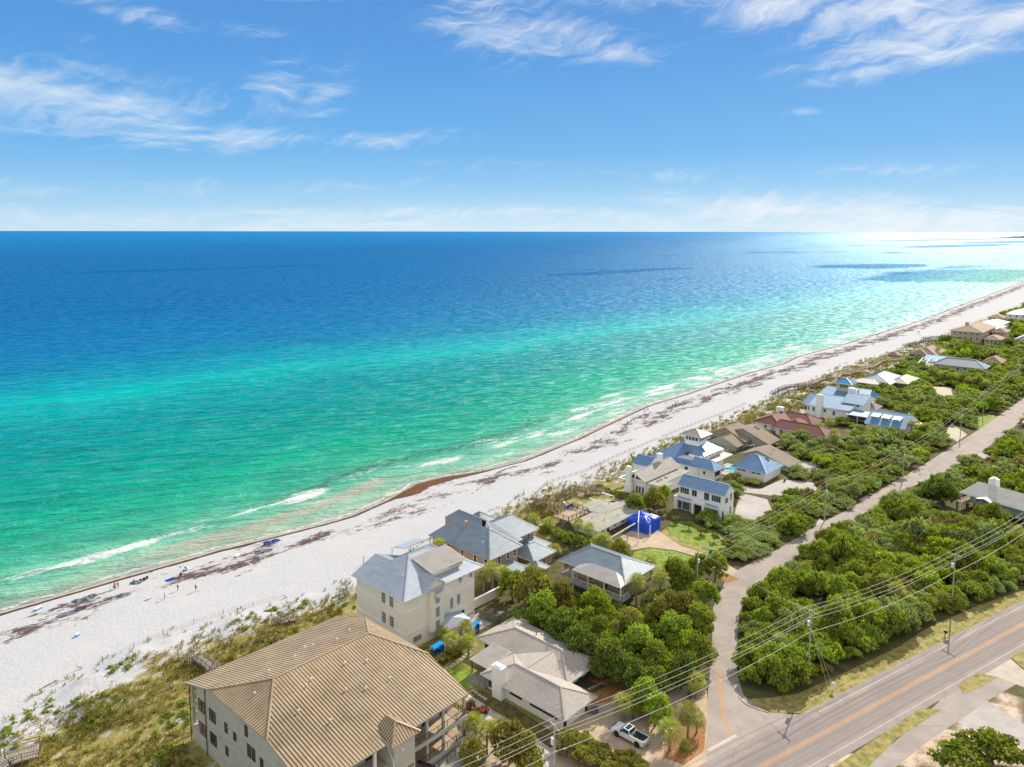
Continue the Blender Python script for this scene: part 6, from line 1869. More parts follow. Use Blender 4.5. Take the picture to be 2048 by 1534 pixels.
# ------------------------------------------------------------------ yard between the white house and the ranch house
def wood_fence(label, P, h=1.9, m='grey_wood', name='wooden_fence'):
    r = empty(name, (*P[0], G), 0, label, 'fence')
    for i in range(len(P) - 1):
        a, b = Vector((*P[i], 0)), Vector((*P[i + 1], 0))
        d = (b - a).normalized()
        L = (b - a).length
        mb = MB()
        n = int(L / .16)
        for k in range(n):
            p = a + d * (k * .16 + .08)
            hh = h + random.uniform(-.03, .03)
            mb.bar((p.x, p.y, G), (p.x, p.y, G + hh), .14, .03, up=(d.x, d.y, 0.001))
        mb.build('panel', MT[m], r)
        nn = max(1, round(L / 2.4))
        pm = [a.lerp(b, k / nn) for k in range(nn + 1)]
        for p in pm[(1 if i else 0):]:
            MB().box(p.x - .06, p.x + .06, p.y - .06, p.y + .06, G - .05, G + h + .06).build('post', MT['old_wood'], r)
    return r
wood_fence('weathered grey board fence closing the yard between the white house and the trees', [(103.6, 104.2), (104.0, 99.6), (108.5, 99.2), (112.5, 99.0), (112.5, 97.0)])
r = empty('garden_wall', (104, 108.4, G), 0, 'cream rendered garden wall behind the dining table beside the white house', 'wall')
MB().box(104.2, 113.6, 107.6, 107.9, G - .1, G + 1.9).build('wall', MT['cream_wall'], r)
MB().box(104.1, 113.7, 107.52, 107.98, G + 1.9, G + 2.02).build('coping', MT['trim_white'], r)
r = empty('garden_wall', (89, 101, G), 0, 'low white wall along the golf cart lane below the white house', 'wall')
MB().box(90.5, 101.4, 101.5, 101.7, G - .1, G + .7).build('wall', MT['white_wall'], r)
MB().box(90.4, 101.5, 101.44, 101.76, G + .7, G + .8).build('coping', MT['trim_white'], r)


def table_set():
    cx, cy = 106.4, 103.6
    r = empty('dining_table', (cx, cy, G), 0.1, 'brown timber outdoor dining table in the fenced yard', 'table')
    mb = MB()
    for k in range(6): mb.box(-.95, .95, -.5 + k * .17, -.35 + k * .17, .70, .75)
    mb.build('tabletop', MT['old_wood'], r, off=O0)
    for a in (-.85, .85):
        for b_ in (-.4, .4): MB().box(a - .05, a + .05, b_ - .05, b_ + .05, 0, .70).build('leg', MT['old_wood'], r, off=O0)
    proto = None
    for i, (dx, dy, rz) in enumerate(((-.5, .95, 0), (.5, .95, 0), (-.5, -.85, PI), (.5, -.85, PI))):
        if proto is None:
            proto = c = empty('garden_chair', (0, 0, 0), 0, cat='chair', group='garden chairs at the yard table')
            MB().box(-.25, .25, -.25, .25, .40, .45).build('seat', MT['old_wood'], c, off=O0)
            MB().box(-.25, .25, .22, .26, .45, .92).build('backrest', MT['old_wood'], c, off=O0)
            for a in (-.22, .22):
                for b_ in (-.22, .22): MB().box(a - .025, a + .025, b_ - .025, b_ + .025, 0, .40).build('leg', MT['old_wood'], c, off=O0)
        else:
            c = copy_tree(proto)
        c['label'] = 'brown garden chair on the ' + ('sea side' if dy > 0 else 'near side') + ' of the timber dining table'
        place(c, cx + dx, cy + dy, G, rz)
table_set()
for i, (px, py) in enumerate(((997, 1238), (975, 1240))):
    x, y = gp(px, py)
    r = empty('beach_cruiser', (x, y, G), .5 + i, ['yellow bicycle leaning by the board fence', 'grey bicycle leaning by the board fence'][i], 'bicycle')
    for a in (-.5, .5):
        w = MB()
        ring = [(a + .33 * math.cos(t), 0, .34 + .33 * math.sin(t)) for t in np.linspace(0, 2 * PI, 17)]
        w.tube(ring, .025, 5, cap=False)
        w.build('wheel', MT['rubber'], r, off=O0)
    MB().bar((-.5, 0, .34), (-.15, 0, .8), .04).bar((-.15, 0, .8), (.38, 0, .78), .04).bar((-.1, 0, .34), (.38, 0, .78), .04).bar((-.5, 0, .34), (-.1, 0, .34), .04).bar((.5, 0, .34), (.36, 0, .95), .04).build('frame', MT[['yellow_paint', 'cloth_grey'][i]], r, off=O0)
    MB().bar((.36, -.28, .97), (.36, .28, .97), .03).build('handlebar', MT['black_metal'], r, off=O0)
    MB().box(-.28, -.05, -.08, .08, .84, .9).build('saddle', MT['black_metal'], r, off=O0)


# ------------------------------------------------------------------ tarp covered stack, white posts and loose boards at the low house
def tarp_shelter():
    x0, x1, y0, y1 = 163.6, 170.2, 102.2, 108.8
    FOOT.append((x0 - 1, x1 + 1, y0 - 1, y1 + 1))
    r = empty('tarp_shelter', ((x0 + x1) / 2, (y0 + y1) / 2, G), 0, 'shed wrapped in crumpled bright blue tarpaulin in front of the low white house', 'tarp shelter')
    nx, ny = 22, 22
    V, F = [], []
    rg = np.random.default_rng(5)
    per = []
    # draped box: rings from the ground skirt up to the ridge
    rings = [(1.10, 0.02), (1.05, 0.25), (1.0, 1.0), (0.99, 2.0), (0.97, 2.9), (0.92, 3.15), (0.6, 3.45), (0.25, 3.6), (0.0, 3.65)]
    n = 56
    cx, cy, hx, hy = (x0 + x1) / 2, (y0 + y1) / 2, (x1 - x0) / 2, (y1 - y0) / 2
    for ri, (s, z) in enumerate(rings):
        for k in range(n):
            t = 2 * PI * k / n
            c, s_ = math.cos(t), math.sin(t)
            q = max(abs(c), abs(s_)) ** .85
            px_, py_ = c / q * hx * s, s_ / q * hy * s
            fold = (float(vn1(k * .9, ri * .35)) - .5) * (.5 if ri < 5 else .25) * (1.2 - s * .3 if s else 0)
            V.append((cx + px_ * (1 + fold * .18), cy + py_ * (1 + fold * .18), G + z + (float(vn2(k * .6, ri * 1.1)) - .5) * (.5 if ri > 3 else .05) - (0.45 if (px_ < -1 and ri > 3 and ri < 7) else 0)))
    for ri in range(len(rings) - 1):
        for k in range(n):
            F.append((ri * n + k, ri * n + (k + 1) % n, (ri + 1) * n + (k + 1) % n, (ri + 1) * n + k))
    me = np_mesh('tarpaulin', np.array(V) - np.array(r.location), np.array(F), MT['tarp_blue'])
    link('tarpaulin', me, r)
    # paler sheet on top
    mb = MB()
    for i in range(8):
        for j in range(8):
            P = []
            for a, b in ((i, j), (i + 1, j), (i + 1, j + 1), (i, j + 1)):
                x = cx + .2 + (a / 8 - .5) * 3.0
                y = cy - .4 + (b / 8 - .5) * 2.8
                P.append((x, y, G + 3.62 + (float(vn3(a * .9, b * 1.3)) - .5) * .55 - ((a / 8 - .5) ** 2 + (b / 8 - .5) ** 2) * .9))
            mb.poly(P)
    mb.build('top_sheet', MT['tarp_pale'], r)
    MB().poly([(x0 - .02 - .05, y1 - 2.2, G + .1), (x0 - .02 - .05, y1 - 1.2, G + .1), (x0 - .3, y1 - 1.6, G + 2.3)]).build('door_gap', MT['dark_opening'], r)
tarp_shelter()
for (x, y), h, lb in (((157.3, 101.1), 5.5, 'tall thin white post standing on the sandy drive'), ((163.2, 101.3), 2.9, 'short white post beside the blue tarpaulin')):
    o = MB().box(x - .1, x + .1, y - .1, y + .1, G - .1, G + h).build('white_post', MT['trim_white'])
    tag(o, lb, 'post')
o = MB().bar((157.4, 101.2, G + 5.4), (166.0, 106.5, G + 4.6), .18, .28).build('loose_beam', MT['trim_white'])
tag(o, 'long white beam running from the tall post to the blue tarpaulin', 'beam')
o = MB().bar((152.2, 107.6, G + .35), (163.2, 105.9, G + 2.2), .2, .28).build('loose_beam', MT['trim_white'])
tag(o, 'long white beam lying in front of the low white house', 'beam')
bl = [((1128, 1003), (1136, 1012), 'near the walkway'), ((1180, 996), (1194, 1002), 'on the green mound'), ((1157, 1004), (1176, 1016), 'beside the roof corner'), ((1214, 1001), (1232, 1000), 'behind the low roof'), ((1245, 1003), (1258, 1000), 'at the far end of the low roof'), ((1196, 983), (1226, 991), 'long one lying towards the hedge')]
for a, b, w in bl:
    p, q = gp(*a, G + .9), gp(*b, G + .9)
    o = MB().bar((*p, G + 1.0), (*q, G + .8), .5 if 'long' not in w else .7, .06).build('loose_board', MT['cloth_pale'])
    tag(o, 'pale sheet board lying loose, ' + w, 'board', 'loose boards around the low white house')


# ------------------------------------------------------------------ pool
def pool():
    deck = [(222.6, 108.6), (234.8, 108.6), (234.8, 116.0), (222.6, 116.0)]
    sheet('pool_deck', deck, G + .02, MT['pale_concrete'])
    r = empty('swimming_pool', (229.6, 111.8, G), 0, 'small turquoise swimming pool between the tower house and the garage', 'pool')
    n = 20
    out = [(229.6 + 2.9 * math.cos(t) * (1 + .08 * math.cos(2 * t)), 111.8 + 2.1 * math.sin(t)) for t in np.linspace(0, 2 * PI, n, endpoint=False)]
    MB().prism(out, G + .03, G + .09).build('water', MT['pool_water'], r)
    mb = MB()
    for i in range(n):
        a, b = out[i], out[(i + 1) % n]
        mb.bar((*a, G + .09), (*b, G + .09), .35, .14)
    mb.build('coping', MT['trim_white'], r)
    for i, (x, y) in enumerate(((224.2, 113.0), (225.0, 114.2), (226.2, 115.2))):
        l = empty('sun_lounger', (x, y, G + .02), .6 + i * .3, 'white sun lounger on the pool deck, ' + ['nearest the house wing', 'middle of the three', 'farthest of the three'][i], 'sun lounger', 'pool loungers')
        MB().box(-.9, .4, -.3, .3, .28, .36).build('seat', MT['trim_white'], l, off=O0)
        MB().prism([(.4, -.3), (1.0, -.3), (1.0, .3), (.4, .3)], [.28, .6, .6, .28], [.36, .68, .68, .36]).build('backrest', MT['trim_white'], l, off=O0)
        for a in (-.8, .3):
            for b_ in (-.25, .25): MB().box(a - .03, a + .03, b_ - .03, b_ + .03, 0, .28).build('leg', MT['trim_white'], l, off=O0)
pool()


# ------------------------------------------------------------------ boardwalks over the dune
def boardwalk(label, P, w=1.5, m='grey_wood', rail=True, name='boardwalk', group=None):
    """P: list of (x, y, z) deck heights"""
    r = empty(name, (P[0][0], P[0][1], float(gz(P[0][0], P[0][1]))), 0, label, 'boardwalk', group)
    deck, rl = MB(), MB()
    posts = []
    for i in range(len(P) - 1):
        a, b = Vector(P[i]), Vector(P[i + 1])
        d = (b - a)
        L = d.length
        n = Vector((-d.y, d.x, 0)).normalized() * w / 2
        k = max(1, int(L / .32))
        for j in range(k):
            p, q = a.lerp(b, j / k), a.lerp(b, (j + .82) / k)
            zst = p.z if abs(d.z) / L > .25 else None
            deck.slab([(p - n)[:], (q - n)[:], (q + n)[:], (p + n)[:]] if zst is None else [((p - n).x, (p - n).y, zst), ((q - n).x, (q - n).y, zst), ((q + n).x, (q + n).y, zst), ((p + n).x, (p + n).y, zst)], .06)
        for s in (-1, 1):
            deck.bar(a + n * s * .95 - Vector((0, 0, .14)), b + n * s * .95 - Vector((0, 0, .14)), .07, .2)
        if rail:
            m_ = max(1, round(L / 2.0))
            for s in (-1, 1):
                for j in range(m_ + 1):
                    p = a.lerp(b, j / m_) + n * s
                    posts.append((p.x, p.y, p.z))
                for zz in (1.0, .55):
                    rl.bar(a + n * s + Vector((0, 0, zz)), b + n * s + Vector((0, 0, zz)), .07, .12)
    deck.build('deck', MT[m], r)
    if rail: rl.build('railing', MT[m], r)
    seen = []
    for x, y, z in posts:
        if any(abs(x - a) + abs(y - b) < .5 for a, b in seen): continue
        seen.append((x, y))
        if len(seen) > 90: break
        g = float(gz(x, y))
        MB().box(x - .06, x + .06, y - .06, y + .06, min(g, z) - .3, z + 1.08).build('post', MT[m], r)
    return r


def bz(px, py, z): return (*gp(px, py, z), z)
boardwalk('grey timber stair and platform at the dune edge behind the tan inn, nearer one', [bz(383, 1322, 3.9), bz(393, 1315, 4.2), bz(412, 1325, 4.9), bz(428, 1340, 5.0), bz(446, 1334, 5.0)])
boardwalk('small timber platform at the dune edge between the inn and the white house', [bz(552, 1234, 3.4), bz(562, 1243, 4.6), bz(578, 1240, 4.7), bz(593, 1236, 4.4)])
boardwalk('pale timber deck cut off by the bottom left corner', [bz(-30, 1545, 5.4), bz(15, 1520, 5.4), bz(40, 1510, 5.4), bz(80, 1500, 5.3)], 3.4)
boardwalk('rusty brown timber walkway zigzagging over the dune behind the low white house, longer one', [bz(1112, 996, 4.2), bz(1128, 987, 5.4), bz(1155, 977, 5.6), bz(1178, 985, 5.6), bz(1183, 976, 5.3), bz(1205, 982, 4.8)], 1.6, 'old_wood')
boardwalk('rusty brown timber walkway from the roof deck down to the beach', [bz(1057, 1016, 3.6), bz(1072, 1008, 5.3), bz(1090, 1003, 5.6), bz(1113, 1014, 5.6), bz(1128, 1012, 5.6), bz(1150, 1022, 5.9)], 1.6, 'old_wood')
boardwalk('dark timber pavilion walkway on the dune behind the red tile house', [(352, 152, 3.4), (356, 149.5, 5.2), (366, 149.5, 5.3), (372, 146, 5.2), (384, 138, 4.8), (388, 131, 4.6)], 2.4, 'dark_wood')
boardwalk('pale timber boardwalk stepping down the dune beyond the blue roofed mansion', [(374, 150, 4.2), (388, 146, 4.6), (400, 146, 4.8), (412, 141, 5.0), (420, 143, 5.0), (440, 137, 5.2)], 1.8, 'pale_wood' if 'pale_wood' in MT else 'deck_wood')
boardwalk('long pale boardwalk running along the dune in front of the grey metal roof house', [(430, 140, 5.0), (446, 141, 5.0), (462, 138, 5.2), (480, 140, 5.2), (500, 133, 5.2)], 1.8, 'deck_wood')
boardwalk('dark boardwalk leading from the brown roofed house towards the beach', [(560, 150, 4.4), (580, 146, 5.0), (598, 138, 5.2)], 1.8, 'dark_wood')
boardwalk('short boardwalk at the foot of the tan mansion', [(606, 150, 4.6), (620, 142, 5.0), (632, 132, 5.2)], 1.8, 'dark_wood')


# sand fencing: rows of thin stakes; each run of fence is a thing
def dune_fence(label, P, step=2.6, h=.95, grp='sand fences at the foot of the dunes'):
    r = empty('sand_fence', (*P[0], float(gz(*P[0]))), 0, label, 'fence', grp)
    sl = MB()
    k = 0
    for i in range(len(P) - 1):
        a, b = Vector(P[i]), Vector(P[i + 1])
        L = (b - a).length
        n = max(1, int(L / step))
        for j in range(n):
            if k > 80: break
            p, q = a.lerp(b, j / n), a.lerp(b, (j + 1) / n)
            g = float(gz(p.x, p.y))
            g2 = float(gz(q.x, q.y))
            MB().box(p.x - .04, p.x + .04, p.y - .04, p.y + .04, g - .2, g + h + random.uniform(-.1, .25)).build('stake', MT['old_wood'], r)
            k += 1
            for t in range(1, 7):
                w = p.lerp(q, t / 7)
                gg = g + (g2 - g) * t / 7
                sl.box(w.x - .008, w.x + .008, w.y - .008, w.y + .008, gg - .1, gg + .85 + random.uniform(-.05, .05))
            sl.bar((p.x, p.y, g + .7), (q.x, q.y, g2 + .7), .02).bar((p.x, p.y, g + .3), (q.x, q.y, g2 + .3), .02)
    if k: sl.build('slats', MT['old_wood'], r)
dd_ = lambda x, o: (x, float(dune(x)) + o)
dune_fence('sand fence posts at the dune edge left of the inn', [dd_(46, -1), dd_(58, 0), dd_(70, 1), dd_(82, 1.5)], 5.5)
dune_fence('sand fence running from the brown walkways to the chimney house', [dd_(168, -3), dd_(180, 3), dd_(196, 4), dd_(210, 4)], 2.6)
dune_fence('zigzag sand fence on the open beach below the tower house, near half', [dd_(202, 5), dd_(225, 4.5), dd_(250, 3.5)], 2.8)
dune_fence('zigzag sand fence on the open beach below the tower house, far half', [dd_(252, 3.5), dd_(280, 4), dd_(308, 4), dd_(330, 3)], 3.2)
for i, (px, py, h, lb) in enumerate(((728, 1121, 1.9, 'short thin stake on the sand left of the white house roof'), (785, 1115, 3.2, 'bare dark post on the beach behind the white house, left one'), (822, 1097, 2.9, 'bare dark post on the beach behind the white house, right one'), (861, 1088, 2.6, 'dark post at the seaward corner of the peach house'), (1048, 985, 1.9, 'lone thin stake on the sand near the brown walkways'), (1011, 1028, 2.0, 'lone stake in the dune grass behind the peach house'))):
    x, y = gp(px, py, 3.0)
    z = float(gz(x, y))
    o = MB().tube([(x, y, z - .3), (x + .06, y, z + h)], [.09, .06], 7).bar((x, y, z + h * .8), (x + .35, y + .1, z + h * .8), .05).build('beach_post', MT['dark_wood'])
    tag(o, lb, 'post')
x, y = gp(98, 1372, 2.2)
z = float(gz(x, y))
o = MB().tube([(x - 1.6, y - .5, z + .08), (x, y, z + .12), (x + 1.7, y + .35, z + .08)], [.06, .1, .05], 7).build('driftwood', MT['old_wood'])
tag(o, 'long thin piece of driftwood lying on the empty sand', 'driftwood')


# ------------------------------------------------------------------ beach life
def person_mesh(pose, top, bottom, seed=0):
    """one continuous skinned figure about 1.7 m tall, facing +X, with clothes as faces of their own colour"""
    J = dict(pel=(0, 0, .93), sp=(0.01, 0, 1.12), ch=(0, 0, 1.33), nk=(0.01, 0, 1.47), hd=(.03, 0, 1.57), top=(.03, 0, 1.68),
             ls=(0, .17, 1.38), le=(-.06, .24, 1.13), lh=(.06, .26, .9), rs=(0, -.17, 1.38), re=(.05, -.24, 1.13), rh=(.2, -.26, .93),
             lk=(.14, .1, .5), la=(.02, .1, .08), lt=(.17, .1, .04), rk=(.02, -.1, .5), ra=(-.24, -.1, .12), rt=(-.1, -.1, .04), lhp=(0, .09, .88), rhp=(0, -.09, .88))
    if pose == 'stand':
        J.update(lk=(.02, .1, .5), rk=(.02, -.1, .5), ra=(0, -.1, .08), rt=(.15, -.1, .04), la=(0, .1, .08), lt=(.15, .1, .04), rh=(.08, -.26, .9))
    if pose == 'sit':
        for k_ in list(J):
            x, y, z = J[k_]
            J[k_] = (x - .1, y, z - .5)
        J.update(lk=(.4, .12, .52), rk=(.4, -.12, .52), la=(.62, .12, .12), ra=(.62, -.12, .12), lt=(.76, .12, .06), rt=(.76, -.12, .06), lh=(.25, .2, .5), rh=(.25, -.2, .5), le=(0, .27, .66), re=(0, -.27, .66))
    rad = dict(pel=.13, sp=.115, ch=.14, nk=.055, hd=.095, top=.07, ls=.06, le=.045, lh=.035, rs=.06, re=.045, rh=.035, lhp=.09, rhp=.09, lk=.06, la=.04, lt=.035, rk=.06, ra=.04, rt=.035)
    ed = [('pel', 'sp'), ('sp', 'ch'), ('ch', 'nk'), ('nk', 'hd'), ('hd', 'top'), ('ch', 'ls'), ('ls', 'le'), ('le', 'lh'), ('ch', 'rs'), ('rs', 're'), ('re', 'rh'), ('pel', 'lhp'), ('lhp', 'lk'), ('lk', 'la'), ('la', 'lt'), ('pel', 'rhp'), ('rhp', 'rk'), ('rk', 'ra'), ('ra', 'rt')]
    ks = list(J)
    me = bpy.data.meshes.new('person')
    me.from_pydata([J[k_] for k_ in ks], [(ks.index(a), ks.index(b)) for a, b in ed], [])
    o = bpy.data.objects.new('person', me)
    COL.objects.link(o)
    md = o.modifiers.new('s', 'SKIN')
    for i, k_ in enumerate(ks):
        v = me.skin_vertices[0].data[i]
        v.radius = (rad[k_], rad[k_])
        v.use_root = k_ == 'pel'
    o.modifiers.new('u', 'SUBSURF').levels = 1
    dg = bpy.context.evaluated_depsgraph_get()
    dg.update()
    out = bpy.data.meshes.new_from_object(o.evaluated_get(dg))
    bpy.data.objects.remove(o)
    out.name = 'person'
    out.materials.clear()
    for m in ('skin', top, bottom, 'hair'): out.materials.append(MT[m])
    sit = -.5 if pose == 'sit' else 0
    for p in out.polygons:
        c = p.center
        z = c.z - sit
        p.use_smooth = True
        p.material_index = 0
        if z > 1.62 or (z > 1.54 and c.x < (.0 if not sit else -.1)): p.material_index = 3
        elif 1.0 < z < 1.44 and abs(c.y) < .23: p.material_index = 1
        elif .62 < z <= 1.0 and abs(c.y) < .2 or (sit and .3 < c.z < .62 and abs(c.y) < .2 and c.x < .3): p.material_index = 2
    return out
_pm = {}
def person(label, px, py, rz, pose='walk', top='cloth_blue', bottom='cloth_navy', z=None, s=.92, group=None, xy=None, wide=True):
    key = (pose, top, bottom)
    if key not in _pm: _pm[key] = person_mesh(*key)
    x, y = xy if xy else gp(px, py, 1.3)
    o = link('person', _pm[key])
    o.location = (x, y, float(gz(x, y)) if z is None else z)
    o.rotation_euler = (0, 0, R(rz))
    o.scale = (s, s, s)
    return tag(o, label, 'person', group)


def umbrella(label, px, py, m1, m2, tilt=0.0, rz=0.0, group=None, zc=2.9, rad=1.35):
    x, y = gp(px, py, zc + 1.2)
    g = float(gz(x, y))
    r = empty('beach_umbrella', (x, y, g), R(rz), label, 'beach umbrella', group)
    h = 2.15
    MB().tube([(0, 0, -.2), (0, 0, h)], .03, 6).build('pole', MT['trim_white'], r, off=O0)
    mb = MB()
    n = 8
    T = Matrix.Rotation(tilt, 3, 'Y')
    for i in range(n):
        a, b = 2 * PI * i / n, 2 * PI * (i + 1) / n
        A, B_, A2, B2 = [T @ Vector((q * math.cos(t), q * math.sin(t), zz)) for q, zz, t in ((rad * .55, -.16, a), (rad * .55, -.16, b), (rad, -.48, a), (rad, -.48, b))]
        tp = Vector((0, 0, h + .05))
        mb.poly([A + tp, B_ + tp, tp], i % 2)
        mb.poly([A2 + tp, B2 + tp, B_ + tp, A + tp], i % 2)
    mb.build('canopy', [MT[m1], MT[m2]], r, off=O0)
    return r
_bc = {}
def beach_chair(label, px, py, rz, m='cloth_dark', group=None, xy=None):
    if m not in _bc:
        r = _bc[m] = empty('beach_chair', (0, 0, 0), 0)
        MB().prism([(-.25, -.28), (.3, -.28), (.3, .28), (-.25, .28)], [.22, .3, .3, .22], [.27, .35, .35, .27]).build('seat', MT[m], r, off=O0)
        MB().prism([(-.26, -.28), (-.2, -.28), (-.2, .28), (-.26, .28)], .27, .9).build('backrest', MT[m], r, off=O0)
        MB().bar((-.3, -.3, 0), (.3, -.3, .32), .03).bar((-.3, .3, 0), (.3, .3, .32), .03).bar((.3, -.3, 0), (-.26, -.3, .5), .03).bar((.3, .3, 0), (-.26, .3, .5), .03).build('frame', MT['steel'], r, off=O0)
    else:
        r = copy_tree(_bc[m])
    tag(r, label, 'beach chair', group)
    x, y = xy if xy else gp(px, py, 1.4)
    place(r, x, y, float(gz(x, y)), R(rz))
    return r


umbrella('dark green striped beach umbrella, left one of the row of three', 156, 1192, 'cloth_teal', 'cloth_grey', .15, 20)
umbrella('dark green striped beach umbrella, middle one of the row of three', 171, 1188, 'cloth_teal', 'cloth_grey', .1, 50)
umbrella('dark green striped beach umbrella, right one of the row of three', 185, 1181, 'cloth_teal', 'cloth_grey', .2, 80)
umbrella('dark green striped beach umbrella standing alone left of four chairs', 272, 1155, 'cloth_teal', 'cloth_grey', .1, 10)
umbrella('blue beach umbrella near the water, left of the pair', 537, 1078, 'cloth_blue', 'cloth_navy', .1, 10, zc=2.4)
umbrella('blue beach umbrella near the water, right of the pair', 552, 1074, 'cloth_blue', 'cloth_navy', .1, 40, zc=2.4)
umbrella('pale low beach umbrella close to the wrack line', 371, 1133, 'cloth_pale', 'cloth_grey', .3, 10, zc=1.8)
for i, (px, py, m) in enumerate(((180, 1197, 'cloth_dark'), (168, 1200, 'yellow_paint'), (188, 1192, 'cloth_dark'))):
    beach_chair(['dark beach chair under the right umbrella of the row', 'yellow beach chair under the middle umbrella', 'dark beach chair beside the right umbrella of the row'][i], px, py, 100, m)
for i, px in enumerate((281, 288, 294)):
    beach_chair('dark beach chair ' + ['nearest', 'second', 'farthest'][i] + ' from the lone dark umbrella', px, 1160 - i * 3, 90, 'cloth_dark')
person('person sitting in dark clothes beside the lone dark umbrella', 268, 1163, 120, 'sit', 'cloth_dark', 'cloth_dark')
person('person in orange standing near the water beside a companion', 237, 1173, 60, 'stand', 'cloth_orange', 'cloth_red')
person('person in red brown sitting on the sand below the standing pair', 229, 1175, 40, 'sit', 'cloth_red', 'cloth_dark')
person('person in dark red standing left of the orange clothed person', 231, 1173, 200, 'stand', 'cloth_red', 'cloth_dark')
o = MB().tube([(0, 0, 0), (0.1, 0, 1.1)], .04, 6).build('fishing_rod_holder', MT['dark_wood'])
x, y = gp(221, 1177, 1.0)
o.location = (x, y, float(gz(x, y)))
tag(o, 'short dark rod holder stuck in the sand by the orange group', 'rod holder')
person('person in blue walking on the sand, left of two walkers', 357, 1183, 20, 'walk', 'cloth_blue', 'cloth_navy')
person('person in black top and blue shorts walking, right of two walkers', 393, 1185, 200, 'walk', 'cloth_dark', 'cloth_blue')
person('person in grey clothes walking beside the dark seaweed patch', 331, 1202, 150, 'walk', 'cloth_grey', 'cloth_grey')
person('person in dark clothes wading at the water edge', 965, 939, 120, 'stand', 'cloth_dark', 'cloth_navy')
for i, (px, m, lb) in enumerate(((529, 'cloth_dark', 'dark beach chair left of the two blue umbrellas'), (536, 'cloth_red', 'red beach chair under the left blue umbrella'), (543, 'cloth_pale', 'pale beach chair between the two blue umbrellas'), (552, 'cloth_dark', 'dark beach chair under the right blue umbrella'))):
    beach_chair(lb, px, 1087 - i * 2, 90, m)
person('person in red sitting under the left blue umbrella', 541, 1088, 100, 'sit', 'cloth_red', 'cloth_navy')
person('person with bare back sitting under the right blue umbrella', 548, 1086, 100, 'sit', 'skin', 'cloth_blue')


def cooler(label, px, py, m, sx=.5, sy=.3, h=.4, rz=30, name='cool_box', cat='cool box'):
    x, y = gp(px, py, 1.3)
    r = empty(name, (x, y, float(gz(x, y))), R(rz), label, cat)
    MB().prism([(-sx, -sy), (sx, -sy), (sx, sy), (-sx, sy)], 0, h * .75).build('body', MT[m], r, off=O0)
    MB().prism([(-sx * 1.04, -sy * 1.06), (sx * 1.04, -sy * 1.06), (sx * 1.04, sy * 1.06), (-sx * 1.04, sy * 1.06)], h * .752, h).build('lid', MT['trim_white' if m != 'cloth_pale' else 'cloth_blue'], r, off=O0)
cooler('blue and white cool box on the sand near the left picture edge', 77, 1214, 'cart_blue', .8, .35, .5)
cooler('red cool box beside the blue beach blanket', 355, 1154, 'red_paint')
cooler('dark cool box on the sand right of the pale umbrella', 371, 1138, 'cloth_dark', .4, .3, .5)
cooler('purple grey cool box alone between two seaweed patches', 476, 1109, 'cloth_grey', .8, .4, .3)
cooler('small blue cool box alone on the wide sand', 156, 1277, 'cart_blue', .35, .25, .5)
x, y = gp(343, 1157, 1.3)
o = MB().prism([(-1.4, -.5), (1.6, -.3), (1.5, .6), (-1.2, .5)], 0, .06).build('beach_blanket', MT['tarp_blue'])
o.location = (x, y, float(gz(x, y)) + .03)
tag(o, 'deep blue blanket spread on the sand left of the red cool box', 'blanket')
x, y = gp(362, 1148, 1.3)
beach_chair('teal beach chair at the end of the blue blanket', 362, 1150, 80, 'cloth_teal')

far = [(1241, 841, 'P', 'person in red standing by the water below the tower house', 'cloth_red'), (1256, 843, 'C', 'red beach chair, left one of the small group below the tower house', 'cloth_red'),
       (1262, 841, 'C', 'blue beach chair, middle one of the small group below the tower house', 'cloth_blue'), (1268, 838, 'C', 'orange beach chair, right one of the small group', 'cloth_orange'),
       (1290, 823, 'P', 'person in blue standing beside the teal umbrella', 'cloth_navy'), (1298, 821, 'U', 'teal beach umbrella on the sand above the seaweed line', 'cart_blue'),
       (1345, 810, 'C', 'dark green lounge chair, left of the pair further along', 'cloth_teal'), (1351, 809, 'C', 'dark green lounge chair, right of the pair further along', 'cloth_teal'),
       (1423, 784, 'P', 'pale clothed person, left of two walking together far along the beach', 'cloth_pale'), (1427, 783, 'P', 'pale clothed person, right of two walking together far along the beach', 'cloth_grey'),
       (1459, 771, 'U', 'navy beach umbrella beside a dark chair', 'cloth_navy'), (1463, 769, 'C', 'dark chair beside the navy umbrella', 'cloth_dark'),
       (1454, 755, 'P', 'person standing at the water edge far along the beach', 'cloth_dark'), (1480, 752, 'P', 'person standing on the seaweed line far along the beach', 'cloth_dark'),
       (1510, 751, 'U', 'bright blue umbrella, left of a distant pair', 'cloth_blue'), (1516, 749, 'U', 'bright blue umbrella, right of a distant pair', 'cart_blue'),
       (1690, 691, 'U', 'pale blue umbrella where the beach bends', 'cloth_pale'), (1671, 699, 'C', 'dark chair on the sand before the bend', 'cloth_dark'),
       (1718, 679, 'U', 'dark umbrella, first of a distant scattered group', 'cloth_navy'), (1739, 671, 'U', 'dark umbrella, second of a distant scattered group', 'cloth_dark'),
       (1733, 677, 'C', 'dark chair between two distant dark umbrellas', 'cloth_dark'), (1755, 670, 'C', 'dark chair beyond the second distant umbrella', 'cloth_dark'),
       (1777, 661, 'U', 'navy umbrella close to the rusty seaweed line', 'cloth_navy'), (1838, 663, 'U', 'yellow beach umbrella near the dune, far away', 'yellow_paint'), (1838, 668, 'U', 'deep blue beach umbrella just below the yellow one', 'cloth_blue'),
       (1743, 684, 'P', 'person walking on the distant sand, left of two', 'cloth_dark'), (1759, 686, 'P', 'person walking on the distant sand, right of two', 'cloth_navy'),
       (1853, 634, 'U', 'dark umbrella by the far water edge', 'cloth_dark'), (1830, 642, 'C', 'dark chair on the far sand', 'cloth_dark'), (1864, 648, 'P', 'person in blue far along the beach', 'cloth_blue')]
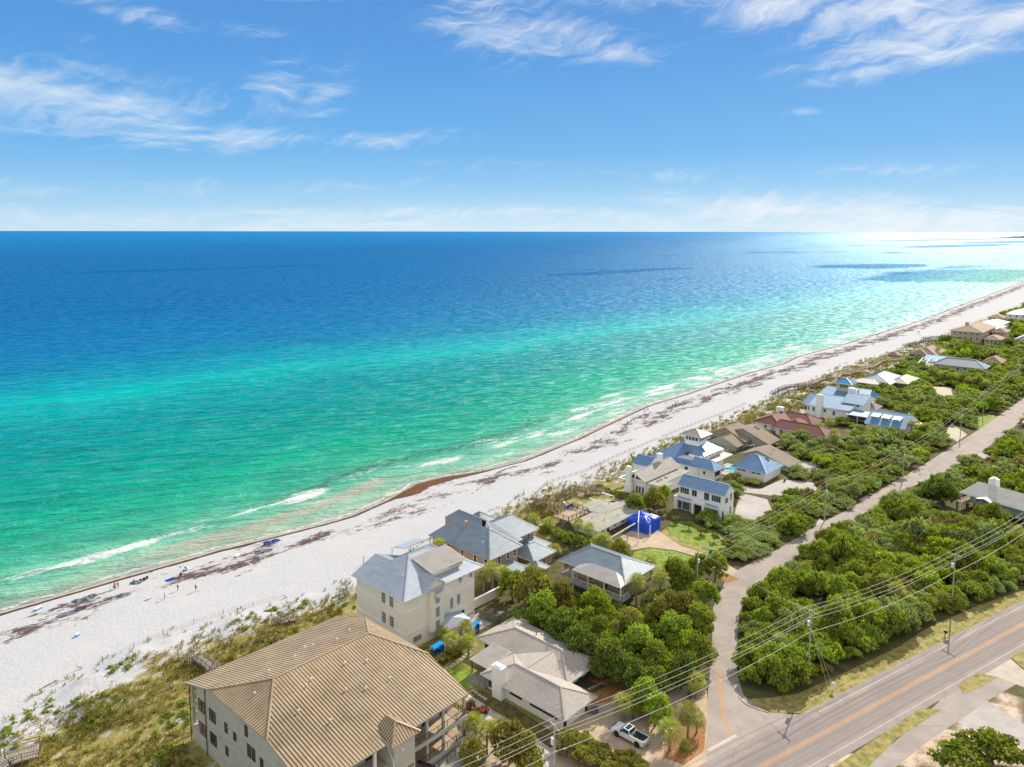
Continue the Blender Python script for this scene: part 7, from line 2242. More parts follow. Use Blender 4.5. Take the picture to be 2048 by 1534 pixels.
for px, py, kd, lb, m in far:
    if kd == 'P': person(lb, px, py, 40, 'stand', m, 'cloth_navy')
    elif kd == 'C': beach_chair(lb, px, py, 60, m)
    else: umbrella(lb, px, py - 2, m, m, .1, 0, zc=1.3)

# hydrant-red marker and flag
x, y = gp(1133, 1125, 5)
o = MB().tube([(x, y, G), (x, y, G + 1.5)], .16, 8).build('marker_buoy', MT['red_paint'])
tag(o, 'small bright red float hanging by the corner of the veranda house', 'buoy')
x, y = gp(1923, 988, G + 6)
r = empty('flag', (x, y, G), 0, 'small red and white flag on a pole at the deck of the stilt house', 'flag')
MB().tube([(0, 0, 0), (0, 0, 7.4)], .04, 6).build('pole', MT['trim_white'], r, off=O0)
mb = MB()
for k in range(6): mb.slab([(0.05, 0, 7.2 - k * .16), (1.3, .2, 6.9 - k * .16), (1.3, .2, 6.74 - k * .16), (0.05, 0, 7.04 - k * .16)], .02, k % 2)
mb.build('cloth', [MT['cloth_red'], MT['trim_white']], r, off=O0)
for lb, px, py, m in (('white parked car in the shade between the brown shingle roofs', 1497, 892, 'car_paint'),):
    x, y = gp(px, py, G)
    r = empty('parked_car', (x, y, G), R(-60), lb, 'car')
    MB().prism([(-2.2, -.85), (2.2, -.85), (2.2, .85), (-2.2, .85)], .3, [.85, .75, .75, .85]).build('body', MT[m], r, off=O0)
    mb = MB()
    b = [(-1.7, -.8, .84), (1.0, -.8, .8), (1.0, .8, .8), (-1.7, .8, .84)]
    t = [(-1.3, -.62, 1.42), (.3, -.62, 1.42), (.3, .62, 1.42), (-1.3, .62, 1.42)]
    mb.poly(t, 0)
    for i in range(4): mb.poly([b[i], b[(i + 1) % 4], t[(i + 1) % 4], t[i]], 1)
    mb.build('cabin', [MT[m], MT['glass']], r, off=O0)
    for a in (-1.4, 1.4):
        for s in (-1, 1): MB().tube([(a, s * .7, .32), (a, s * .9, .32)], .32, 14).build('wheel', MT['rubber'], r, off=O0)
x, y = gp(1922, 890, G)
r = empty('garden_gate', (1, 1, 0), 0, 'x', 'gate')
bpy.data.objects.remove(r)
# white gate pillars by the carriage house
for i, (px, py) in enumerate(((1862, 866), (1872, 858))):
    x, y = gp(px, py)
    r = empty('gate_pillar', (x, y, G), 0, ['white gate pillar beyond the carriage house, nearer one', 'white gate pillar beyond the carriage house, farther one'][i], 'gate pillar')
    MB().box(-.5, .5, -.5, .5, 0, 2.6).build('shaft', MT['white_wall'], r, off=O0)
    MB().box(-.62, .62, -.62, .62, 2.6, 2.8).build('cap', MT['trim_white'], r, off=O0)
x, y = gp(2036, 912, G)
r = empty('road_sign', (x, y, G), R(50), 'small white information sign on the landward side at the right edge', 'sign')
MB().box(-.9, .9, -.04, .04, .8, 2.0).build('board', MT['trim_white'], r, off=O0)
for a in (-.8, .8): MB().box(a - .05, a + .05, -.05, .05, 0, .8).build('post', MT['trim_white'], r, off=O0)
# ------------------------------------------------------------------ vegetation
def leaf_mat(name, dark, light, trans=0.35, flower=None):
    m = bpy.data.materials.new(name)
    m.use_nodes = True
    nt = m.node_tree
    nt.nodes.clear()
    N = Nodes(nt)
    t = N.attr('tone')
    oi = N.n('ShaderNodeObjectInfo').outputs['Random']
    P = N.n('ShaderNodeTexCoord').outputs['Object']
    n = N.noise(P, 0.9, 3, 0.6)
    f = N.m('ADD', N.m('MULTIPLY', t, 0.75), N.m('MULTIPLY', N.m('SUBTRACT', n, 0.4), 0.6), clamp=True)
    c = N.mix(f, dark, light)
    c = N.n('ShaderNodeHueSaturation', i_Hue=N.m('ADD', 0.485, N.m('MULTIPLY', oi, 0.03)), i_Saturation=1.0, i_Value=N.m('ADD', 0.78, N.m('MULTIPLY', oi, 0.5)), i_Color=c).outputs[0]
    if flower:
        c = N.mix(N.step(t, 1.5, 1.6), c, flower)
    d = N.n('ShaderNodeBsdfDiffuse', i_Color=c)
    tr = N.n('ShaderNodeBsdfTranslucent', i_Color=N.mix(1.0, c, (1.25, 1.35, 0.55), 'MULTIPLY'))
    gl = N.n('ShaderNodeBsdfGlossy', i_Roughness=0.5, i_Color=(0.9, 0.95, 1.0, 1))
    m1 = N.n('ShaderNodeMixShader', i_0=trans, i_1=d.outputs[0], i_2=tr.outputs[0])
    m2 = N.n('ShaderNodeMixShader', i_0=0.015, i_1=m1.outputs[0], i_2=gl.outputs[0])
    o = N.n('ShaderNodeOutputMaterial')
    nt.links.new(m2.outputs[0], o.inputs[0])
    MT[name] = m
    return m


leaf_mat('leaf_olive', (0.11, 0.16, 0.022), (0.4, 0.46, 0.055))
leaf_mat('leaf_grey', (0.16, 0.21, 0.07), (0.43, 0.5, 0.2))
leaf_mat('leaf_bright', (0.15, 0.23, 0.02), (0.47, 0.52, 0.05), 0.42)
leaf_mat('leaf_magnolia', (0.1, 0.14, 0.025), (0.5, 0.4, 0.08), 0.25, (0.75, 0.72, 0.62))
leaf_mat('leaf_dark', (0.075, 0.12, 0.022), (0.27, 0.35, 0.045))
leaf_mat('leaf_palm', (0.15, 0.2, 0.035), (0.56, 0.54, 0.13), 0.3)
leaf_mat('leaf_dry', (0.16, 0.12, 0.045), (0.46, 0.36, 0.13))
leaf_mat('leaf_pink', (0.05, 0.09, 0.02), (0.13, 0.17, 0.03), 0.3, (0.70, 0.10, 0.16))
leaf_mat('leaf_grass', (0.17, 0.17, 0.035), (0.50, 0.42, 0.15), 0.3)
mat('bark', (0.12, 0.09, 0.065), 0.9, 0, .3, 5)
mat('palm_bark', (0.24, 0.20, 0.15), 0.9, 0, .3, 8)


def crown(seed, Rr, H, base, nclump, per, leaf, tone=(0, 1), fl=0.0, spread=.235):
    """leaf quads over a heap of overlapping clumps; returns verts, faces, tone"""
    g = np.random.default_rng(seed)
    V, T = [], []
    th = g.random(nclump) * 2 * PI
    u = g.random(nclump) ** .65
    cz = np.sqrt(np.clip(1 - u ** 2, 0, 1)) * (H * .78) * g.uniform(.55, 1.0, nclump)
    C = np.stack([np.cos(th) * u * Rr * .78, np.sin(th) * u * Rr * .78, base + cz], -1)
    C[0] = (0, 0, base + H * .6)
    CR = Rr * spread * g.uniform(.5, 1.0, nclump) * np.where(g.random(nclump) < .2, 1.6, 1.0)
    for i in range(nclump):
        n = int(per * (CR[i] / (Rr * spread)) ** 2)
        d = g.normal(size=(n, 3))
        d[:, 2] = np.abs(d[:, 2]) * 1.1 - .35 * g.random(n)
        d /= np.linalg.norm(d, axis=1, keepdims=True)
        lump = .80 + .3 * g.random((n, 1)) + .28 * g.random((n, 1)) ** 5
        p = C[i] + d * CR[i] * lump * np.array([1, 1, .8])
        nr = d + g.normal(size=(n, 3)) * .7
        nr /= np.linalg.norm(nr, axis=1, keepdims=True)
        a = np.cross(nr, g.normal(size=(n, 3)))
        a /= np.linalg.norm(a, axis=1, keepdims=True) + 1e-9
        b = np.cross(nr, a)
        s = leaf * g.uniform(.6, 1.35, (n, 1))
        q = np.stack([p - a * s * .5, p - b * s * .32 + a * s * .05, p + a * s * .5, p + b * s * .32], 1)
        V.append(q.reshape(-1, 3))
        tn = np.clip(g.uniform(*tone) * .6 + g.random(n) * .4, 0, 1)
        if fl: tn = np.where((g.random(n) < fl) & (d[:, 2] > .1), 2.0, tn)
        T.append(np.repeat(tn, 4))
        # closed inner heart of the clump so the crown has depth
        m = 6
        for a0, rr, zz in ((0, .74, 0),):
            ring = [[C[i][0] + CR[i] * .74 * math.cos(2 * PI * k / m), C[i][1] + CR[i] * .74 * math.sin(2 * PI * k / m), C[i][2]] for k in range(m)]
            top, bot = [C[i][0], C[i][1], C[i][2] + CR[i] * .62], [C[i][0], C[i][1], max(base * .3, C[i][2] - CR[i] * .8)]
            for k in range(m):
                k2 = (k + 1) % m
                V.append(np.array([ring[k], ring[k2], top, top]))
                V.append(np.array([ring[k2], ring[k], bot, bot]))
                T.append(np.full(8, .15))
    V = np.concatenate(V)
    T = np.concatenate(T)
    return V, T


def quads(name, V, T, m):
    F = np.arange(len(V)).reshape(-1, 4)
    return np_mesh(name, V, F, m, dict(tone=T))


def trunk_mesh(seed, h, Rr, m='bark', r0=.16):
    g = random.Random(seed)
    mb = MB()
    k = h * .5
    mb.tube([(0, 0, -.3), (g.uniform(-.2, .2), g.uniform(-.2, .2), k), (g.uniform(-.3, .3), g.uniform(-.3, .3), h * .8)], [r0 * 1.3, r0, r0 * .5], 7)
    for i in range(5):
        t = 2 * PI * (i + g.random() * .6) / 5
        mb.tube([(0, 0, k * g.uniform(.5, .9)), (math.cos(t) * Rr * .3, math.sin(t) * Rr * .3, h * .6), (math.cos(t) * Rr * .62, math.sin(t) * Rr * .62, h * .8)], [r0 * .6, r0 * .4, r0 * .15], 5)
    return mb.mesh('trunk', MT[m])


class Kind:
    """prototype plants: n variants, each a root Empty with trunk and crown; later ones are copies"""
    def __init__(s, name, cat, lm, Rr, H, base, ncl, per, leaf, n=3, fl=0.0, tone=(0, 1), seed=0, r0=.16):
        s.name, s.cat, s.Rr, s.H = name, cat, Rr, H + base
        s.me = []
        for i in range(n):
            V, T = crown(seed * 10 + i, Rr, H, base, ncl, per, leaf, tone, fl)
            s.me.append((quads('crown', V, T, MT[lm]), trunk_mesh(seed * 10 + i, base + H * .7, Rr, r0=r0)))
        s.i = 0
        s.first = [None] * n
    def put(s, x, y, sc, label, group, z=None, hs=1.0):
        k = s.i % len(s.me)
        s.i += 1
        if s.first[k] is None:
            r = empty(s.name, (0, 0, 0))
            link('trunk', s.me[k][1], r)
            link('crown', s.me[k][0], r)
            s.first[k] = r
        else:
            r = copy_tree(s.first[k])
        tag(r, label, s.cat, group)
        r.location = (x, y, float(gz(x, y)) if z is None else z)
        r.rotation_euler = (0, 0, random.uniform(0, 6.28))
        r.scale = (sc * random.uniform(.92, 1.08), sc * random.uniform(.92, 1.08), sc * hs)
        return r


def palm_crown(seed, nf=34, L=2.05):
    g = np.random.default_rng(seed)
    V, T = [], []
    for i in range(nf):
        az = i * 2.399 + g.uniform(-.2, .2)
        el = math.radians(80 - 125 * (i / nf) + g.uniform(-8, 8))
        d = np.array([math.cos(az) * math.cos(el), math.sin(az) * math.cos(el), math.sin(el)])
        side = np.array([-math.sin(az), math.cos(az), 0])
        up = np.cross(side, d) * -1
        hub = d * L * .42
        tn = g.uniform(.25, 1) * (1 if el > -.2 else .45)
        # stem
        w = .02
        V.append(np.array([side * -w, side * w, hub + side * w, hub - side * w]))
        T.append(np.full(4, .7))
        nb = 11
        for b in range(nb):
            a = math.radians(-100 + 200 * b / (nb - 1))
            dd = d * math.cos(a) + side * math.sin(a)
            ln = L * (.62 if abs(a) < 1.2 else .5) * g.uniform(.9, 1.1)
            tip = hub + dd * ln + np.array([0, 0, -.30 * ln - .12 * abs(math.sin(a))])
            mid = hub + dd * ln * .55
            q = np.cross(dd, up)
            q = q / (np.linalg.norm(q) + 1e-9) * .06
            V.append(np.array([hub - q * .3, mid - q, tip, mid + q]))
            T.append(np.full(4, tn))
    return np.concatenate(V), np.concatenate(T)


class Palms:
    def __init__(s):
        s.c = [quads('crown', *palm_crown(i, 27 + 2 * i), MT['leaf_palm']) for i in range(4)]
        s.t, s.first, s.i = {}, {}, 0
    def put(s, x, y, h, label, group, sc=1.0):
        k = (s.i % 4, round(h))
        s.i += 1
        if k not in s.first:
            r = empty('cabbage_palm', (0, 0, 0))
            g = random.Random(s.i)
            mb = MB().tube([(0, 0, -.3), (g.uniform(-.15, .15), g.uniform(-.15, .15), h * .5), (0, 0, h)], [.22, .17, .2], 9)
            for j in range(7):      # old leaf boots under the head
                t = 2 * PI * j / 7
                mb.bar((0, 0, h - .5), (math.cos(t) * .34, math.sin(t) * .34, h - .1), .08)
            link('trunk', mb.mesh('trunk', MT['palm_bark']), r)
            c = link('crown', s.c[k[0]], r)
            c.location = (0, 0, h)
            s.first[k] = r
        else:
            r = copy_tree(s.first[k])
        tag(r, label, 'palm tree', group)
        r.location = (x, y, G)
        r.rotation_euler = (0, 0, random.uniform(0, 6.28))
        r.scale = (sc, sc, sc)


oak = Kind('oak_tree', 'tree', 'leaf_olive', 3.6, 5.0, 1.0, 70, 62, .34, 3, seed=1)
bright = Kind('bay_tree', 'tree', 'leaf_bright', 3.5, 4.8, 1.0, 64, 66, .34, 2, seed=2)
magn = Kind('magnolia_tree', 'tree', 'leaf_magnolia', 3.5, 5.2, 1.0, 68, 60, .38, 3, fl=.006, seed=3)
darkt = Kind('live_oak', 'tree', 'leaf_dark', 3.7, 4.8, 1.0, 70, 62, .34, 2, seed=4)
sh_o = Kind('scrub_oak', 'shrub', 'leaf_olive', 2.7, 2.0, .6, 38, 46, .34, 5, seed=5, r0=.09)
sh_g = Kind('sand_live_oak', 'shrub', 'leaf_grey', 2.8, 1.8, .6, 40, 44, .32, 5, seed=6, r0=.09)
sh_b = Kind('wax_myrtle', 'shrub', 'leaf_bright', 2.5, 2.2, .6, 34, 48, .32, 4, seed=7, r0=.08)
sh_d = Kind('dry_scrub', 'shrub', 'leaf_dry', 2.2, 1.8, .6, 18, 50, .28, 3, seed=12, r0=.08)
hedge = Kind('hedge_shrub', 'shrub', 'leaf_magnolia', 1.5, 1.3, .4, 12, 120, .24, 2, seed=8, r0=.06)
pinkb = Kind('oleander_bush', 'shrub', 'leaf_pink', 1.5, 2.1, .8, 12, 170, .22, 2, fl=.34, seed=9, r0=.07)
palms = Palms()

# canopy outlines are read off the photograph at about crown height
def cpoly(P, z): return [gp(a, b, z) for a, b in P]
ROADPOLY = SIDE
sheets = [o for o in scene.objects if o.get('kind') == 'structure' and o.name.split('.')[0] in ('driveway', 'lawn', 'footpath', 'verge', 'gravel_strip', 'pool_deck')]
SHP = [[tuple(v.co[:2]) for v in o.data.vertices] for o in sheets]
hwp = [(x, (a + b) / 2) for x, a, b in HW]
def clear(x, y, m=1.2):
    for a, b, c, d in FOOT:
        if a - m < x < b + m and c - m < y < d + m: return False
    pts8 = [(x, y)] + [(x + m * math.cos(t), y + m * math.sin(t)) for t in (0, 1.57, 3.14, 4.71)]
    xs, ys = np.array([p[0] for p in pts8]), np.array([p[1] for p in pts8])
    for P in SHP + [ROADPOLY, DRIVE]:
        if inpoly(xs, ys, P).any(): return False
    if 30 < x < 600 and abs(y - np.interp(x, [p[0] for p in hwp], [p[1] for p in hwp])) < 6.5 + m: return False
    return True


# ---- named trees near the ranch house and the road junction
near_tr = []
def tr(kind, px, py, z, sc, label, group=None, hs=1.0):
    x, y = gp(px, py, z)
    if kind in (oak, bright, magn, darkt): hs *= 1.3
    kind.put(x, y, sc, label, group, G, hs)
    near_tr.append((x, y, kind.Rr * sc * .8))
tr(magn, 1072, 1172, 8.5, 1.35, 'big brownish olive magnolia between the peach house and the ranch house roof')
tr(magn, 1120, 1192, 8, 1.1, 'brownish magnolia with pale blossoms right of the biggest magnolia')
tr(oak, 1026, 1170, 7, 1.0, 'dark round tree directly behind the wooden fence yard')
tr(bright, 1192, 1205, 8.5, 1.25, 'bright yellow green tree in front of the veranda house')
tr(bright, 1175, 1240, 7.5, 1.0, 'bright green tree below the first bright one, left of the grey greens')
tr(bright, 1215, 1222, 8, .9, 'small bright green tree under the veranda corner')
tr(oak, 1090, 1225, 7.5, 1.15, 'dark oak shading the back of the shingle roof, left one')
tr(darkt, 1135, 1255, 7.5, 1.2, 'dark oak shading the back of the shingle roof, middle one')
tr(darkt, 1165, 1290, 7.5, 1.2, 'dark oak shading the back of the shingle roof, right one')
tr(darkt, 1225, 1330, 7, 1.15, 'dark oak beside the corner of the ranch roof')
tr(oak, 1205, 1270, 7.5, 1.1, 'olive oak in the middle of the canopy left of the service post')
tr(oak, 1215, 1300, 7.5, 1.0, 'olive oak just left of the service post')
tr(magn, 1262, 1250, 8.5, 1.15, 'tall magnolia with pale buds in the middle of the canopy')
tr(oak, 1275, 1290, 8, 1.15, 'grey green oak right of the service post')
tr(oak, 1315, 1325, 7.5, 1.15, 'grey green oak above the drive garden')
tr(oak, 1350, 1262, 8, 1.2, 'rounded oak crown in the centre of the grove by the road')
tr(magn, 1330, 1215, 8.5, 1.2, 'brown tinted magnolia behind the grove by the road')
tr(bright, 1375, 1290, 8, 1.05, 'light green tree in the grove close to the road edge')
tr(magn, 1370, 1215, 8.5, 1.2, 'tall magnolia at the top of the grove near the road')
tr(oak, 1400, 1240, 7.5, 1.1, 'olive oak hanging over the side road edge, upper one')
tr(oak, 1398, 1300, 7.5, 1.0, 'olive oak hanging over the side road edge, lower one')
tr(oak, 1410, 1190, 7, 1.0, 'grey green oak at the side road below the curve')
tr(bright, 1432, 1135, 6.5, 1.0, 'vine covered bright shrub tree at the road curve')
tr(bright, 1400, 1128, 7, .95, 'bright green tree left of the vine covered one at the curve')
tr(oak, 1350, 1150, 7, 1.1, 'dark oak behind the veranda house palms')
tr(oak, 1375, 1165, 7, 1.0, 'dark oak left of the road curve')
tr(magn, 1240, 1095, 7, .85, 'brownish round tree at the edge of the sandy drive')
tr(darkt, 1262, 1350, 6.5, 1.05, 'dark oak at the lower edge of the grove beside the mulch')
tr(oak, 1305, 1365, 6.5, .95, 'dark leafy tree at the lower edge of the grove, right one')
tr(darkt, 1365, 1345, 6.5, 1.0, 'dark oak next to the roadside palms')
tr(bright, 1290, 1400, 5.5, .85, 'bright yellow green small tree in the island between drive and road, upper')
tr(bright, 1315, 1425, 5.5, .8, 'bright yellow green small tree in the island between drive and road, lower')
tr(bright, 1268, 1420, 5, .65, 'bright green shrub tree in the island beside the truck')
tr(magn, 945, 1510, 6, .75, 'small magnolia with white blossoms in front of the inn galleries')
tr(magn, 1020, 1490, 6.5, .95, 'dark magnolia in the garden below the gravel strip, left one')
tr(magn, 1050, 1515, 6, .9, 'dark magnolia in the garden below the gravel strip, right one')
tr(bright, 1060, 1530, 5, .6, 'bright shrub in the garden at the bottom edge')
tr(pinkb, 940, 1420, 5.5, 1.35, 'pink flowering oleander beside the inn gallery, left one')
tr(pinkb, 958, 1434, 5.2, 1.3, 'pink flowering oleander beside the inn gallery, right one')
tr(pinkb, 944, 1412, 5.2, .85, 'pink flowering oleander beside the inn gallery, back one')
tr(sh_o, 1985, 1520, 4.5, 2.1, 'dense green pine shrub at the bottom right corner, right one')
tr(sh_o, 1930, 1530, 4.5, 1.6, 'dense green pine shrub at the bottom right corner, left one')
tr(magn, 1310, 1000, 6.5, 1.0, 'brown green magnolia left of the modern white house')
tr(oak, 1270, 1010, 6.5, .9, 'dark round tree behind the low white house')
tr(bright, 1330, 985, 6, .7, 'light green small tree beside the modern white house balcony')
tr(darkt, 1895 - 10, 985, 6.5, 1.2, 'dark oak left of the stilt house deck, nearer one')
tr(darkt, 1870, 980, 6, 1.1, 'dark oak left of the stilt house deck, farther one')
tr(oak, 1985, 1035, 7, 1.1, 'yellowish round tree in front of the stilt house wall')
tr(oak, 1965, 1030, 6.5, .9, 'smaller yellowish tree left of the one before the stilt house wall')
for i, (px, py) in enumerate(((1145, 1488), (1170, 1486), (1195, 1498), (1218, 1512), (1245, 1530), (1270, 1532), (1220, 1545), (1130, 1475), (1160, 1510), (1190, 1525), (1157, 1495), (1207, 1520), (1232, 1540), (1256, 1520), (1175, 1508), (1140, 1500), (1285, 1545))):
    tr(hedge, px, py, 4.6, 1.55, 'red tipped hedge shrub in the hedge between the near pole and the pickup truck', 'hedge along the drive')
for i, (px, py) in enumerate(((858, 1300), (876, 1316), (890, 1308), (902, 1296), (912, 1302), (924, 1290))):
    tr(hedge, px, py, 4.8, .95, 'dark green shrub in the bed between the golf carts and the inn roof', 'shrubs at the golf cart bed')
for i in range(9):
    px = 1218 + i * 26
    tr(hedge, px + 30, 985 + i * 12, 5.2, 1.25, 'clipped dark hedge shrub in the row in front of the modern white house', 'hedge before the modern house')
for i in range(7):
    tr(sh_o, 1095 + i * 22, 1052 + i * 7.5, 5.6, .95, 'olive shrub in the row between the peach house and the low white house', 'shrubs behind the peach house')
for i in range(6):
    tr(hedge, 1200 + i * 14, 968 + i * 6, 5.2, 1.1, 'clipped hedge shrub near the pergola of the chimney house', 'hedge near the pergola')

PN = [(985, 1138, 5, 'palm with yellowing fronds at the corner of the peach house', 1.15), (968, 1150, 4, 'palm left of the yellowing one near the white house wall', 1), (1007, 1142, 4, 'palm right of the yellowing one by the porch', .9),
      (933, 1258, 3, 'palm standing between the two bright blue golf carts', 1.05), (905, 1280, 3, 'palm between the golf carts, closer to the inn roof', 1), (937, 1283, 3, 'palm above the little lawn by the patio canopy', 1), (890, 1268, 2, 'short palm at the left end of the golf cart bed', .8),
      (950, 1445, 4, 'palm beside the pink oleanders', 1), (975, 1462, 4, 'palm right of the pink oleanders', .95), (993, 1455, 4, 'palm behind the garden magnolia', .85),
      (1248, 1405, 3, 'palm at the left end of the island by the truck', 1.05), (1342, 1458, 3, 'stout palm behind the pickup truck', 1.15), (1378, 1425, 4, 'palm on the mulch bed nearest the side road', 1.1), (1396, 1437, 3, 'thin palm leaning on the mulch bed', .8), (1372, 1490, 1, 'small low palm on the mulch bed', .6),
      (1394, 1362, 3, 'palm at the road edge above the little bench', 1.05), (1275, 1163, 5, 'palm touching the veranda house roof', 1.15), (1322, 1156, 5, 'palm right of the veranda house', 1.15), (1303, 1122, 4, 'palm on the small green lot edge', 1),
      (1157, 1048, 5, 'palm before the low white house, left one', 1), (1179, 1058, 5, 'palm before the low white house, middle one', 1.05), (1210, 1077, 4, 'palm before the low white house, right one', 1.1), (1196, 1082, 4, 'palm between the low white house and the veranda house', 1.0),
      (1069, 1036, 3, 'small palm below the brown walkways, left one', .9), (1100, 1044, 4, 'small palm below the brown walkways, right one', .95), (880, 1090, 5, 'bushy palm at the seaward corner of the peach house', 1.1),
      (1112, 1098, 2, 'palm in the court beside the peach house', .9), (1669, 868, 4, 'palm at the end of the red tiled wing', 1.3), (1660, 842, 4, 'palm between the red tile house and the mansion', 1.2), (1640, 850, 3, 'palm in the red tile house court', 1.0),
      (1823, 846, 5, 'tall palm at the carriage house, left one', .85), (1836, 847, 5, 'tall palm at the carriage house, right one', .85), (1877, 694, 5, 'palm in front of the brown roofed house', 1.2), (1922, 683, 4, 'palm in front of the tan mansion', 1.2),
      (1669, 1242, 3, 'palm in the thicket right of the junction pole, nearest', 1.15), (1694, 1223, 3, 'palm in the thicket right of the junction pole, second', 1.15), (1748, 1214, 3, 'palm in the thicket right of the junction pole, third', 1.2), (1716, 1232, 3, 'palm in the thicket, between the second and third', 1.1),
      (1770, 1160, 3, 'palm high in the thicket left of the crossarm pole', 1.1), (1795, 1179, 3, 'palm near the crossarm pole', 1.1), (1640, 1250, 2, 'low palm left of the junction pole', 1), (1588, 1222, 2, 'low palm near the clearing in the thicket', .9)]
for px, py, h, lb, sc in PN:
    x, y = gp(px, py, G + h * sc)
    palms.put(x, y, h, lb, None, sc)
for i in range(13):
    t = i / 12
    x, y = gp(1868 + 108 * t, 741 + 24 * t + random.uniform(-2, 2), G + 4)
    palms.put(x - 3, y, 4, 'palm in the row in front of the long blue house', 'palms before the long blue house', 1.15)

# ---- scatter: thickets of shrubs
lots = [
    ('under the grove trees', 'shrubs under the grove', [(106, 97), (108, 84), (104, 78), (112, 70.5), (109, 63.5), (114, 60), (124, 65.5), (139, 73.5), (150, 77.5), (150, 83), (138, 84), (124, 85), (123, 98)], None),
    ('between the two roads', 'shrubs between the side road and the highway', [(116, 50.5), (121, 57), (131, 61.5), (142, 66.5), (150, 68), (163, 68.5), (195, 66.7), (240, 62.5), (305, 54.5), (430, 52), (430, -30), (300, -12), (192, 24), (179, 30.6), (159, 36.6), (148, 38.5), (134, 42.6), (120, 46.2)], None),
    ('beside the side road', 'shrubs between the houses and the side road', [(157, 84), (160, 77), (172, 75.5), (183, 74.5), (203, 73.6), (220, 71.5), (255, 69.5), (281, 67.5), (309, 66.2), (348, 64), (430, 61.5), (430, 112), (330, 114), (300, 112), (278, 116), (236, 112), (214, 106), (186, 92), (174, 100)], None),
    ('beyond the mansion', 'shrubs around the far houses', [(430, 61.5), (700, 58), (960, 55), (1100, 60), (1100, 140), (900, 138), (640, 134), (430, 128), (360, 128), (352, 118), (358, 112), (430, 112)], None),
    ('on the landward side', 'shrubs beyond the side road', [(430, 51), (700, 47), (1100, 43), (1100, -80), (430, -80)], None),
]
cands = []
for wi, (where, grp, P, _) in enumerate(lots):
    xs = [p[0] for p in P]
    ys = [p[1] for p in P]
    x = min(xs)
    while x < max(xs):
        stp = 2.6 if x < 260 else 3.4 if x < 500 else 5.0
        y = min(ys)
        while y < max(ys):
            cx, cy = x + random.uniform(-1, 1) * stp * .45, y + random.uniform(-1, 1) * stp * .45
            y += stp
            # camera sees only a wedge; skip what lies far outside it
            a = math.degrees(math.atan2(cy, cx))
            if a < 2.0 or a > 80: continue
            if not inpoly(np.array([cx]), np.array([cy]), P)[0]: continue
            if vn2(cx / 9.0, cy / 9.0) < .16 and cx < 250: continue
            if not clear(cx, cy, 1.7 if cx < 300 else 2.1): continue
            if any((cx - a_) ** 2 + (cy - b_) ** 2 < c_ * c_ for a_, b_, c_ in near_tr): continue
            if 148 < cx < 158 and 52 < cy < 60: continue          # sandy clearing in the thicket
            cands.append((math.hypot(cx, cy), cx, cy, where, grp, stp))
        x += stp
cands.sort()
zones = [('near the road junction', 0, 150), ('amid the thicket', 150, 190), ('deeper in', 190, 260), ('far back', 260, 9999)]
cnt = {'o': 0, 'g': 0, 'b': 0, 'd': 0}
rest = []
for d, x, y, where, grp, stp in cands:
    v = float(vn1(x / 14.0 + 3, y / 14.0)) + random.uniform(-.22, .22)
    # greyer oaks fill the windswept middle, greener plants stand along the roads
    k = 'g' if v > .56 else 'b' if v < .22 else 'o'
    if random.random() < .07: k = 'd'
    hb = (.85 + 1.25 * float(vn3(x / 12.0, y / 12.0))) * random.uniform(.8, 1.2)
    hb *= .9
    if 'two roads' not in where: hb *= .66
    elif d > 235: hb *= .72
    sc = (stp / 2.7) ** .6 * random.choice((.7, .85, 1.0, 1.1, 1.2, 1.45))
    if cnt[k] < 280 and d < 330:
        cnt[k] += 1
        K = {'o': sh_o, 'g': sh_g, 'b': sh_b, 'd': sh_d}[k]
        desc = {'o': 'olive green scrub oak', 'g': 'grey green windswept oak shrub', 'b': 'bright yellow green shrub', 'd': 'brownish half dry shrub'}[k]
        zn = [z for z, a, b in zones if a <= d < b][0]
        K.put(x, y, sc, '%s %s %s' % (desc, where, zn), desc + 's ' + where, G, hb)
    else:
        rest.append((x, y, sc, hb, 'o' if k == 'd' else k))
pal = 0
for d, x, y, where, grp, stp in cands[::7]:
    if d > 230 or pal > 70 or 'two roads' not in where: continue
    pal += 1
    k = pal % 4
    if pal <= 4:
        r = empty('saw_palmetto', (0, 0, 0))
        c_ = link('crown', palms.c[k], r)
        c_.location = (0, 0, .9)
        link('trunk', MB().tube([(0, 0, -.2), (.1, 0, .9)], [.18, .14], 7).mesh('trunk', MT['palm_bark']), r)
        if pal == 1: PMT = []
        PMT.append(r)
    else:
        r = copy_tree(PMT[k])
    tag(r, 'spiky palmetto poking out of the shrubs between the two roads', 'palmetto', 'palmettos between the two roads')
    r.location = (x + 1.2, y + .8, G + random.uniform(.3, 1.4))
    r.rotation_euler = (0, 0, random.uniform(0, 6.28))
    r.scale = [random.uniform(.75, 1.15)] * 3
